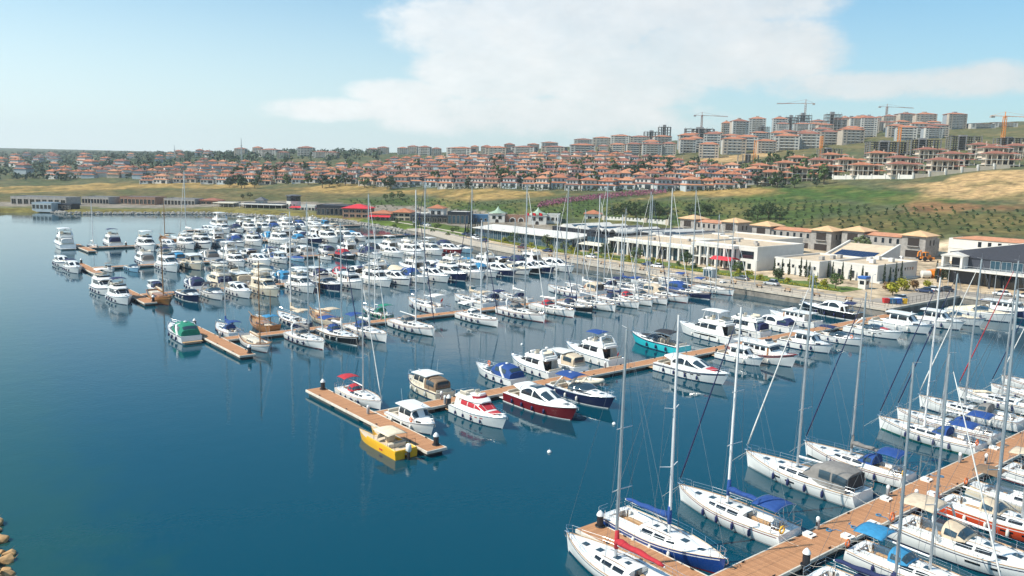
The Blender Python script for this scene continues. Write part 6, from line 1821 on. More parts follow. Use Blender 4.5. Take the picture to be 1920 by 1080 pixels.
buoy = Tpl()
buoy.add('float', MB().lathe([(.02, -.2), (.2, -.1), (.26, .05), (.2, .22), (.02, .3)], 12), 'pile_cap', smooth=True)
buoy.add('eye', MB().torus((0, 0, .36), .07, .02, 'x', 8, 4), 'chrome')
for (s, t, lab) in [(-25.5, -121.5, 'small white mooring buoy in front of the red and white flybridge boat'), (-22.5, -108.0, 'small white mooring buoy off the burgundy cruiser bow'), (33.5, -103.5, 'small white mooring buoy off the third pontoon yachts'), (20, -88, 'small white mooring buoy in the wide channel')]:
 x, y, _ = W(s, t)
 buoy.put('mooring_buoy', lab, 'buoy', (x, y, 0), 0, {}, group='small mooring buoys')
VILLAS = [('front row along the field edge',[(-114.3,650.4),(-100.0,641.9),(-85.4,629.9),(-75.7,633.5),(-60.3,619.3),(-47.9,598.7),(-35.9,590.9),(-24.3,585.3),(-14.3,577.7),(-1.4,570.1),(10.6,560.5),(19.4,554.3),(30.7,556.3),(38.7,544.9),(49.1,543.9),(61.1,541.9),(73.8,544.9),(85.2,541.9),(95.7,531.8),(105.6,537.8),(112.1,524.8),(122.5,526.8),(131.6,525.8),(141.3,525.8)]),('second row',[(-164.4,688.2),(-148.0,680.5),(-131.6,671.6),(-116.4,669.0),(-104.6,661.5),(-89.0,652.9),(-76.3,650.4),(-64.8,640.7),(-52.8,641.9),(-41.8,622.9),(-28.2,625.2),(-15.0,610.1),(-5.3,605.5),(6.9,588.7),(15.7,589.8),(24.4,585.3),(34.1,579.9),(47.0,583.1),(59.9,583.1),(68.0,576.6),(77.2,581.0),(86.1,572.3),(96.2,578.8),(107.2,572.3),(117.2,560.5),(127.4,562.7),(136.0,555.3),(145.5,551.1),(153.2,540.9),(163.1,540.9)]),('third row',[(-193.1,750.4),(-175.2,725.4),(-163.4,729.5),(-153.0,728.2),(-140.5,730.9),(-123.7,710.6),(-112.8,705.2),(-99.8,698.6),(-87.6,692.1),(-75.4,700.0),(-63.6,680.5),(-49.6,680.5),(-37.2,665.3),(-26.5,664.0),(-15.7,656.6),(-3.9,650.4),(6.6,635.9),(15.5,635.9),(27.5,635.9),(36.6,624.0),(46.8,632.3),(56.4,620.5),(65.8,624.0),(74.4,612.4),(84.3,608.9),(94.4,615.9),(103.3,602.1),(114.8,608.9),(121.8,599.8),(129.2,592.0),(141.6,595.3),(147.0,579.9),(155.8,573.4),(166.0,576.6)]),('fourth row',[(-181.8,774.8),(-171.6,780.7),(-157.9,773.4),(-142.1,753.3),(-134.8,771.9),(-115.4,742.0),(-101.4,744.8),(-85.1,726.8),(-74.6,726.8),(-60.8,721.4),(-49.4,725.4),(-38.2,721.4),(-27.9,706.6),(-17.2,696.0),(-7.9,688.2),(4.1,681.7),(16.7,675.4),(28.5,689.5),(40.3,681.7),(49.4,667.8),(60.4,669.0),(72.3,661.5),(82.9,666.5),(94.0,657.8),(105.5,655.3),(113.3,646.7),(125.3,648.0),(132.5,626.4),(142.7,621.7),(150.2,619.3),(161.9,620.5)]),('fifth row',[(-170.4,829.2),(-155.7,818.3),(-140.3,800.0),(-133.3,816.8),(-121.7,809.1),(-107.7,780.7),(-96.4,798.5),(-83.0,786.6),(-71.5,780.7),(-58.1,769.0),(-47.5,774.8),(-36.5,771.9),(-24.0,753.3),(-13.4,761.8),(-3.3,750.4),(8.3,733.7),(18.8,729.5),(30.4,732.3),(40.6,726.8),(52.3,725.4),(63.7,721.4),(73.0,715.9),(85.5,724.1),(94.7,713.2),(104.9,698.6),(114.0,693.4),(126.9,700.0),(136.5,696.0),(144.2,676.6),(153.4,665.3)]),('sixth row',[(-140.0,846.5),(-129.7,861.0),(-116.4,857.7),(-102.1,827.6),(-94.3,844.9),(-81.3,816.8),(-72.9,837.0),(-58.6,827.6),(-44.0,809.1),(-30.4,797.0),(-18.6,797.0),(-9.2,795.5),(2.2,792.5),(11.7,788.1),(25.4,801.5),(35.4,785.1),(48.4,789.6),(58.0,786.6),(68.5,771.9),(79.9,779.2),(90.4,777.8),(101.7,782.2),(109.0,754.7),(119.3,753.3),(127.9,749.0),(138.2,740.6)]),('seventh row',[(-128.8,900.7),(-113.0,879.0),(-105.7,904.1),(-88.4,867.5),(-77.3,877.3),(-64.6,880.6),(-53.3,874.0),(-40.6,865.8),(-29.5,851.3),(-16.0,861.0),(-3.3,856.1),(9.9,848.1),(20.6,857.7),(29.7,846.5),(40.9,852.9),(51.4,844.9),(64.3,846.5),(76.8,832.3),(88.4,830.7),(99.7,818.3),(112.1,826.0)]),('lower left row',[(-318.9,726.8),(-306.2,725.4),(-293.5,730.9),(-283.2,733.7),(-264.4,720.0),(-246.9,711.9),(-239.4,722.7),(-226.4,717.3),(-206.3,694.7),(-193.7,700.0),(-177.2,689.5)]),('long left row',[(-448.1,809.1),(-449.5,830.7),(-429.5,819.8),(-412.4,809.1),(-406.8,824.5),(-387.8,809.1),(-377.7,813.7),(-355.5,792.5),(-347.9,801.5),(-338.9,804.6),(-325.9,804.6),(-301.5,777.8),(-290.0,773.4),(-278.3,771.9),(-267.9,779.2),(-250.5,764.7),(-239.3,770.5),(-219.4,746.2),(-208.4,750.4)]),('upper left row',[(-441.9,885.6),(-422.7,870.7),(-409.2,870.7),(-395.3,864.2),(-386.4,874.0),(-363.6,854.5),(-349.2,844.9),(-345.2,861.0),(-327.9,851.3),(-313.1,844.9),(-302.8,849.7),(-293.2,852.9),(-271.6,827.6),(-258.0,822.9),(-249.6,832.3),(-231.6,809.1),(-223.7,815.2),(-209.2,800.0)]),('top left row',[(-375.6,928.3),(-358.6,916.1),(-346.0,919.6),(-334.2,926.5),(-322.1,924.8),(-302.2,897.4),(-294.8,916.1),(-280.7,905.8),(-261.1,885.6),(-248.3,887.3),(-238.3,889.0),(-225.1,879.0),(-213.6,882.3),(-196.0,852.9)])]
SHELLS = [(165.9,531.8),(185.5,541.9),(201.6,540.9),(219.1,521.9),(234.0,502.6),(254.6,496.9),(288.2,498.8),(173.7,584.2),(192.9,588.7),(214.8,585.3),(226.8,566.9),(249.1,538.8),(275.8,524.8),(312.1,547.0),(213.3,625.2),(236.1,620.5),(257.8,590.9),(286.2,578.8),(324.4,582.1),(331.7,552.2)]
BLOCKS = [(-432.9,1317.4,17.0,11.9,'m'),(-418.4,1357.7,14.0,12.3,'m'),(-346.7,1181.2,26.7,10.7,'m'),(-307.0,1105.9,15.7,8.6,'m'),(-288.9,1154.8,20.9,12.7,'m'),(-253.8,1089.3,17.6,8.4,'m'),(-234.0,1069.0,15.2,8.3,'m'),(-194.6,1150.4,18.6,8.9,'m'),(-196.3,1245.1,16.1,9.6,'m'),(-158.7,1183.4,15.3,9.2,'m'),(-147.9,1212.7,14.1,11.0,'m'),(-118.0,1093.4,15.5,11.3,'m'),(-98.7,1051.1,12.2,9.5,'m'),(-63.3,989.6,30.6,10.2,'m'),(-51.9,1079.1,9.7,9.7,'m'),(-32.9,967.5,12.5,11.2,'m'),(-19.7,928.3,24.0,10.8,'m'),(-7.1,1051.1,13.6,10.8,'m'),(11.1,940.6,26.7,9.7,'m'),(24.1,1103.8,15.7,8.5,'m'),(47.9,1170.1,22.6,9.1,'m'),(43.6,917.9,26.1,9.5,'m'),(71.1,882.3,26.2,12.5,'m'),(95.9,1176.7,25.8,10.6,'m'),(115.9,1110.0,24.3,11.5,'m'),(94.3,889.0,11.5,10.3,'m'),(110.3,890.6,16.1,11.5,'m'),(139.4,1101.7,24.2,12.8,'m'),(124.6,875.7,15.8,12.4,'m'),(153.5,1031.5,24.0,12.0,'m'),(175.6,1079.1,20.9,16.7,'k'),(145.1,889.0,17.5,13.8,'m'),(141.7,867.5,20.1,12.3,'m'),(179.1,1021.8,21.4,11.9,'m'),(189.2,1063.0,16.5,23.3,'k'),(160.1,865.8,14.5,12.3,'m'),(181.8,882.3,16.7,15.1,'m'),(193.2,937.1,20.6,16.9,'m'),(219.0,1031.5,14.8,14.1,'t'),(193.3,900.7,18.6,15.1,'m'),(232.7,1059.0,38.3,19.1,'k'),(244.6,1099.6,19.7,17.1,'t'),(185.6,797.0,18.5,14.4,'m'),(227.0,963.9,19.1,16.2,'m'),(253.9,1069.0,23.4,12.4,'m'),(280.0,1114.2,12.9,24.4,'t'),(251.1,974.8,23.8,12.7,'m'),(220.3,843.3,22.9,16.3,'m'),(284.4,1067.0,20.7,27.5,'t'),(246.2,907.6,21.7,11.8,'m'),(244.8,882.3,22.8,15.9,'m'),(199.6,711.9,18.4,7.3,'k'),(339.9,1181.2,22.9,25.9,'t'),(292.8,1004.6,19.4,13.0,'m'),(324.4,1099.6,17.0,15.5,'k'),(248.2,827.6,18.2,13.3,'m'),(347.7,1105.9,18.5,25.7,'t'),(291.7,926.5,18.1,16.5,'m'),(342.1,1075.1,15.7,19.7,'d'),(312.1,963.9,20.9,15.0,'m'),(275.7,849.7,24.1,16.4,'m'),(371.2,1131.1,17.5,24.8,'k'),(331.7,978.5,21.5,11.4,'m'),(370.5,1083.2,23.4,16.8,'d'),(387.6,1131.1,19.0,26.3,'k'),(322.9,928.3,18.7,14.7,'m'),(299.4,854.5,22.1,16.5,'m'),(373.6,1045.1,16.2,17.5,'t'),(393.5,1091.4,20.4,18.2,'t'),(347.2,947.7,20.2,14.9,'m'),(371.5,1008.4,18.2,16.9,'t'),(328.2,875.7,19.2,14.7,'m'),(253.0,670.3,17.3,9.5,'k'),(396.8,1051.1,20.3,27.1,'k'),(414.7,1083.2,16.3,18.1,'m'),(435.7,1112.1,14.3,18.7,'t'),(419.2,1047.1,15.9,19.9,'k'),(339.8,848.1,21.9,15.3,'m'),(354.4,882.3,21.2,15.3,'m'),(394.1,965.7,21.2,22.4,'t'),(423.7,1025.7,21.1,19.6,'m'),(384.2,912.7,16.5,23.6,'d'),(419.9,987.8,14.6,16.9,'t'),(509.0,1176.7,18.2,15.2,'t'),(443.9,1014.1,15.3,11.6,'t'),(468.5,1055.0,15.0,17.7,'t'),(288.4,648.0,29.3,11.7,'k'),(442.8,987.8,16.0,10.9,'m'),(394.5,869.1,17.7,12.2,'m'),(436.0,947.7,14.6,12.3,'m'),(486.1,1047.1,23.0,18.9,'t'),(374.2,803.0,18.6,12.9,'m'),(396.9,824.5,18.9,13.8,'m'),(457.7,940.6,21.8,19.4,'t'),(310.5,634.7,22.9,11.5,'k'),(390.9,786.6,15.9,10.5,'m'),(453.0,911.0,14.6,10.0,'m'),(403.2,801.5,18.4,11.7,'m'),(476.9,912.7,20.0,17.7,'t'),(345.1,641.9,23.2,10.8,'k'),(501.6,907.6,25.8,4.7,'m'),(532.2,916.1,23.6,4.7,'m'),(370.2,624.0,20.1,8.9,'k')]
CRANES = [(395.6,1154.8,38.7,44.7,'r',1),(261.3,1183.4,33.6,42.0,'r',0),(488.1,1112.1,27.3,34.4,'r',0),(294.1,644.3,21.6,0.0,'o',1),(364.3,628.7,24.3,24.3,'o',0),(202.9,709.2,19.2,0.0,'o',1),(257.0,705.2,18.2,0.0,'o',0)]
WATERFRONT = [('brown_left',-70.0,433.9,12.0,5.0,12),('brown_right',-58.7,433.3,9.4,6.2,12),('orange_tower',-42.0,447.5,8.4,8.7,8),('white_link',-50.6,444.6,8.8,3.4,8),('grey_block',-28.0,419.0,11.1,5.9,12),('container',-17.8,430.1,9.0,4.4,4),('shade_terrace',-43.2,426.0,18.6,3.3,8),('red_pavilion',-86.1,450.6,14.2,7.0,12),('dark_hall',-101.8,464.3,18.0,5.4,14),('octagon',-133.2,495.4,8.9,9.6,9),('white_cafe',-121.4,488.6,8.6,3.8,8),('red_awning',-124.4,493.1,17.9,3.2,6),('long_canopy',-152.7,499.3,27.2,3.9,12),('small_tower',-157.5,509.7,5.2,7.2,6),('canopy_left',-177.9,507.4,13.4,3.9,10),('red_sheds',-195.9,533.0,11.8,4.8,10),('shed_a',-214.5,531.7,20.8,4.1,12),('shed_b',-242.1,533.4,24.1,4.5,14),('shed_c',-267.1,529.0,18.4,4.1,14),('shed_d',-289.3,504.3,36.5,4.6,14),('boat_house',-264.5,438.0,11.9,3.4,8),('boat_shed',-255.6,446.7,10.8,2.6,8),('gate_left',-8.5,425.0,7.9,7.7,7),('gate_right',11.9,416.1,9.2,8.1,7),('gate_mid',1.5,424.3,12.0,4.9,5),('tower3',40.7,424.7,8.5,8.8,7),('office',19.8,418.5,6.6,5.4,10)]
SAPLINGS = [(160.0,312.5),(163.2,315.0),(157.0,318.4),(169.5,316.3),(176.7,312.4),(161.2,321.4),(148.0,328.9),(181.4,313.9),(159.0,326.1),(174.6,318.2),(152.2,330.8),(146.6,333.9),(139.5,337.9),(178.9,319.6),(164.8,328.8),(157.2,333.0),(176.1,325.5),(190.3,317.6),(136.4,344.6),(169.8,330.2),(156.1,338.2),(163.1,334.9),(149.3,341.6),(187.7,322.9),(134.0,349.8),(180.9,328.2),(142.5,346.8),(168.4,335.2),(195.4,320.4),(161.0,340.6),(153.2,344.3),(146.5,348.3),(186.0,329.2),(172.3,336.7),(193.6,325.3),(166.1,341.0),(140.2,352.7),(158.8,346.2),(144.2,353.0),(151.1,350.5),(183.8,335.2),(191.1,331.2),(177.3,339.5),(163.2,346.6),(169.5,343.6),(155.9,350.9),(149.3,355.6),(203.1,328.2),(182.9,340.5),(196.6,332.8),(142.0,359.7),(175.5,344.8),(168.7,348.8),(162.0,352.6),(135.0,364.0),(153.7,357.5),(128.0,367.5),(147.9,360.6),(201.4,334.4),(186.5,343.3),(180.4,346.8),(194.7,339.0),(165.7,355.1),(132.7,369.7),(126.9,372.8),(145.4,366.4),(170.8,356.0),(199.2,341.0),(178.8,352.6),(206.4,337.3),(163.4,360.8),(137.5,371.9),(156.1,365.4),(131.3,375.2),(189.8,349.8),(197.6,345.8),(149.6,369.6),(168.0,362.3),(182.3,355.4),(204.6,343.3),(124.0,380.0),(176.7,358.9),(135.8,377.5),(154.5,371.5),(147.2,374.6),(195.1,352.1),(128.2,381.8),(208.3,344.9),(188.0,356.8),(140.8,378.0),(181.1,360.9),(173.5,364.7),(121.6,385.7),(205.9,349.3),(160.5,372.4),(133.9,383.4),(192.5,357.9),(178.1,365.6),(127.6,386.2),(115.7,390.1),(185.3,362.4),(152.8,377.3),(172.0,370.3),(138.4,384.5),(119.2,391.0),(164.5,374.5),(211.6,350.9),(157.0,378.6),(190.7,363.3),(196.8,360.1),(132.1,388.8),(204.9,356.1),(183.6,367.7),(176.1,371.4),(124.1,392.1),(150.7,382.9),(106.6,398.8),(144.2,387.0),(169.0,376.9),(162.5,380.3),(201.7,361.1),(116.9,396.8),(216.5,352.9),(194.5,366.3),(188.3,369.7),(155.7,384.7),(180.5,373.9),(174.3,377.1),(147.6,388.4),(109.8,401.0),(166.4,381.3),(122.4,397.8),(140.9,391.9),(102.9,404.1),(213.8,358.8),(159.7,386.2),(135.1,395.8),(207.2,363.3),(200.6,367.7),(179.1,379.1),(115.4,403.1),(152.8,390.8),(171.9,383.0),(127.0,400.2),(108.3,406.0),(164.3,387.1),(146.8,394.4),(96.8,409.8),(139.9,398.0),(211.4,365.2),(197.4,373.0),(101.5,410.3),(204.5,370.0),(219.2,362.1),(191.9,377.6),(184.8,381.5),(114.1,408.4),(176.7,385.5),(124.9,405.3),(151.4,396.4),(163.5,392.9),(95.2,415.4),(202.7,375.1),(106.9,413.2),(209.7,371.8),(195.5,379.5),(156.2,397.6),(137.7,404.7),(118.6,410.8),(189.1,383.6),(98.9,416.3),(87.9,419.0),(62.8,423.7),(182.8,387.7),(175.8,391.1),(149.1,402.3),(200.4,380.1),(112.0,415.0),(81.2,422.4),(67.8,424.8),(91.9,420.4),(168.8,396.0),(161.8,399.1),(135.2,408.9),(56.3,427.1),(105.1,418.3),(115.6,415.6),(154.6,403.0),(187.3,388.9),(193.9,385.8),(45.4,429.5),(180.4,393.1),(128.0,413.6),(165.7,400.4),(32.7,432.2),(74.3,427.4),(61.3,429.5),(109.6,419.8),(146.8,408.3),(97.7,423.0),(158.3,404.4),(140.7,410.9),(37.3,432.9),(20.7,434.2),(50.0,432.0),(121.1,418.1),(66.0,430.8),(77.9,428.9),(185.1,395.0),(113.9,421.1),(151.1,409.3),(55.3,432.8),(90.3,427.0),(102.8,424.7),(42.8,435.3),(26.6,436.9),(14.8,437.5),(83.8,429.7),(170.2,403.4),(144.3,413.9),(94.6,428.3),(126.7,420.0),(58.7,434.8),(31.5,437.9),(-2.3,439.1),(156.0,410.5),(106.2,426.2),(137.8,417.9),(2.4,440.3),(148.9,414.4),(88.5,431.4),(18.6,440.1),(119.8,424.0),(76.2,434.0),(48.1,438.2),(130.9,421.0),(7.9,441.5),(52.0,438.5),(35.3,440.2),(63.7,437.0),(168.8,408.1),(99.7,430.5),(24.4,441.8),(111.5,428.6),(142.5,419.5),(161.4,412.8),(-10.7,443.4),(40.7,441.8),(135.3,422.9),(56.6,440.4),(-5.0,444.0),(105.2,431.4),(92.3,434.5),(70.0,439.2),(154.5,417.2),(28.2,444.1),(-20.9,445.0),(173.2,410.6),(16.3,445.4),(45.6,443.4),(34.1,444.7),(128.8,427.1),(86.4,437.7),(0.6,446.2),(97.1,435.6),(147.1,421.4),(167.2,413.9),(61.3,442.6),(49.9,444.1),(-17.6,446.8),(121.8,430.6),(108.9,434.4),(159.9,418.6),(140.8,425.6),(-11.1,448.3),(133.6,428.2),(78.7,441.7),(39.2,447.0),(22.2,448.4),(67.8,444.1),(91.3,439.9),(152.3,422.7),(26.1,448.6),(-33.5,448.2),(10.3,449.8),(-7.5,450.1),(145.3,426.1),(103.5,438.2),(-28.1,449.4),(43.8,448.2),(115.3,435.4),(54.4,447.3),(164.5,419.5),(-23.1,450.1),(84.1,443.1),(126.7,433.3),(72.0,445.7),(59.3,447.7),(108.5,438.6),(138.8,430.3),(96.4,441.8),(-2.1,452.5),(157.4,424.5),(32.0,451.7),(119.8,436.9),(2.0,453.1),(-18.5,453.2),(149.9,428.2),(-35.1,452.4),(76.3,447.6),(18.6,453.7),(111.7,440.4),(100.1,443.2),(65.7,449.6),(35.4,453.3),(132.0,435.3),(7.4,455.0),(53.8,452.3),(24.1,455.2),(-9.2,455.9),(93.1,446.6),(-31.7,455.1),(143.3,433.2),(124.6,439.2),(154.5,429.6),(-26.4,456.0),(82.3,449.3),(40.6,455.0),(106.0,444.6),(-4.7,457.5),(135.6,437.5),(11.9,458.0),(69.2,452.9),(-21.1,457.9),(57.3,454.9),(118.3,443.0),(29.8,457.6),(-42.7,456.9),(129.7,440.2),(97.6,448.6),(0.8,459.1),(18.0,458.8),(74.7,453.3),(87.1,451.2),(148.3,435.0),(166.8,428.3),(140.3,438.0),(160.1,431.7),(110.8,447.1),(121.6,444.5),(63.0,456.8),(-38.0,459.7),(21.8,461.1),(50.1,459.2),(-32.7,460.8),(80.1,455.1),(91.4,453.0),(153.2,436.1),(103.3,450.6),(38.5,460.7),(-28.5,461.7),(-10.5,462.8),(68.2,458.0),(26.6,462.4),(126.4,445.8),(116.2,448.7),(55.7,460.4),(165.7,433.2),(-6.4,464.1),(-24.0,463.6),(96.4,454.3),(44.2,462.4),(146.9,441.0),(-1.4,464.9),(139.2,443.6),(73.0,459.3),(32.4,464.0),(108.7,452.8),(60.0,461.9),(158.7,438.0),(120.2,450.1),(-44.1,463.8),(84.9,458.2),(-40.1,464.8),(150.8,441.7),(-17.6,466.7),(48.0,464.6),(4.1,467.4),(-13.2,467.4),(132.4,448.7),(-34.4,466.6),(20.8,467.5),(112.3,454.4),(101.3,457.1),(66.4,463.5),(53.5,465.2),(76.7,462.0),(36.6,467.1),(124.4,452.9),(-9.1,469.6),(-30.6,468.7),(24.5,469.1),(93.8,460.3),(-52.4,467.3),(82.5,463.0),(13.5,470.1),(41.8,468.5),(105.9,458.6),(-24.7,470.2),(155.6,444.5),(136.5,450.8),(70.5,465.8),(-3.8,471.2),(29.1,470.5),(58.5,467.8),(-47.6,469.1),(46.0,469.4),(118.0,456.8),(87.4,464.1),(0.7,472.4),(74.7,466.8),(-20.4,472.5),(129.5,455.0),(-36.6,471.9),(35.7,472.0),(17.5,473.1),(99.2,463.2),(63.1,469.6),(-58.0,470.3),(110.7,460.8),(-15.3,473.9),(142.1,452.6),(123.7,458.8),(-31.6,474.2),(6.8,475.3),(134.5,456.2),(22.2,475.2),(40.1,474.1),(-10.6,475.7),(10.3,476.0),(-27.1,475.5),(79.7,469.6),(147.1,453.1),(91.9,467.6),(68.6,471.9),(115.4,462.7),(128.0,459.5),(55.9,474.1),(28.0,476.6),(44.2,475.4),(-5.7,477.7),(-45.0,475.7),(-49.8,475.4),(108.9,465.5),(139.1,457.5),(-1.0,478.2),(96.9,468.3),(16.5,478.2),(72.6,473.1),(-22.0,478.6),(61.6,475.7),(133.2,460.9),(-38.7,478.2),(120.2,464.5),(21.1,479.5),(4.1,480.0),(-16.9,479.9),(-34.8,479.6),(49.2,478.4),(90.4,472.5),(78.8,474.7),(-61.2,477.3),(37.7,479.8),(-12.1,481.6),(66.8,477.1),(53.6,478.8),(-29.7,481.0),(114.1,468.4),(25.3,481.5),(9.0,482.2),(-55.5,479.4),(126.0,465.9),(-51.5,480.8),(71.8,478.2),(-24.5,483.0),(106.8,471.8),(-7.6,483.7),(138.2,463.7),(59.1,480.3),(94.8,474.6),(42.3,482.5),(13.2,484.5),(118.7,470.0),(-46.1,482.6),(-3.8,485.0),(-20.6,484.6),(30.3,484.6),(1.6,486.0),(111.4,473.2),(131.2,468.3),(-41.2,484.9),(-62.3,482.9),(35.3,485.9),(18.8,486.9),(-58.6,483.8),(-36.5,486.5),(-31.4,487.1),(124.1,472.2),(-26.8,488.8),(-53.8,486.7),(-48.5,488.3),(-69.9,486.6),(-43.6,490.1),(-21.5,491.9),(-64.8,489.4),(-33.1,493.1),(-60.5,490.7),(-50.2,493.2),(-56.0,492.7),(-77.7,490.9),(-24.4,497.7),(-72.6,493.4),(-40.9,497.2),(-67.9,494.8),(-61.7,496.1),(-35.2,498.7),(-58.1,498.3),(-31.5,500.8),(-52.8,499.5),(-79.5,496.7),(-75.0,497.9),(-48.1,502.2),(-42.3,503.9),(-38.3,504.4),(-59.3,503.3),(-33.6,506.6),(-85.5,501.7),(-55.4,506.1),(-71.1,505.4),(-49.9,508.1),(-77.3,504.9),(-45.9,509.7),(-66.5,507.7),(-40.4,511.8),(-88.1,506.3),(-61.4,510.5),(-83.1,508.1),(-51.2,513.4),(-78.9,511.0),(-46.6,515.2),(-74.5,512.0),(-41.4,516.6),(-69.7,514.4),(-63.9,515.7),(-58.4,517.2),(-90.9,513.1),(-80.1,515.2),(-86.3,514.2),(-53.6,519.4),(-76.2,518.0),(-49.6,521.3),(-44.8,522.5),(-65.9,520.7),(-92.6,517.8),(-56.1,524.2),(-61.8,523.9),(-83.1,521.0),(-88.1,520.6),(-52.0,526.5),(-77.4,523.6),(-72.9,526.0),(-99.4,522.7),(-68.7,528.0),(-63.1,528.7),(-90.6,525.4),(-58.0,530.9),(-84.1,528.2),(-80.9,529.0),(-75.2,531.3),(-65.5,534.0),(-69.9,533.5),(-101.3,528.5),(-97.0,530.3),(-61.3,535.7),(-92.1,531.6),(-87.5,533.6),(-81.8,534.8),(-72.1,538.2),(-77.9,537.5),(-99.0,535.8),(-93.2,537.6),(-63.3,542.7),(-83.7,540.8),(-79.1,542.5),(-73.7,545.1),(-100.4,541.0),(-106.0,540.4),(-69.4,546.9),(-96.7,542.9),(-87.2,546.1),(-91.1,545.7),(-81.7,548.6),(-75.9,550.8),(-107.4,545.6),(-103.2,546.7),(-97.7,549.1)]
PURPLE = [(14,467),(30,485),(50,500),(71,514),(96,524)]
TREES = [(50.7,420.3,6.5),(55.7,417.1,8.1),(61.2,414.8,8.6),(66.7,415.6,7.5),(72.6,414.0,6.9),(77.6,417.1,6.5),(60.4,428.3,7.2),(72.2,428.3,7.7),(91.4,426.7,6.1),(94.9,422.7,7.1),(99.8,422.7,6.0),(114.6,405.5,5.2),(118.0,401.0,7.8),(122.5,398.7,8.7),(126.4,393.5,6.6),(146.5,311.0,8.0),(66.2,746.2,6.7),(72.2,720.0,6.5),(68.7,732.3,7.6),(-80.6,549.1,5.0),(-75.3,549.1,5.7),(-85.0,548.0,4.2),(-187.7,574.4,3.3),(-183.9,577.7,4.1),(-176.8,700.0,6.3),(-170.4,692.1,7.1),(-180.2,696.0,6.3),(-186.3,698.6,5.4)]
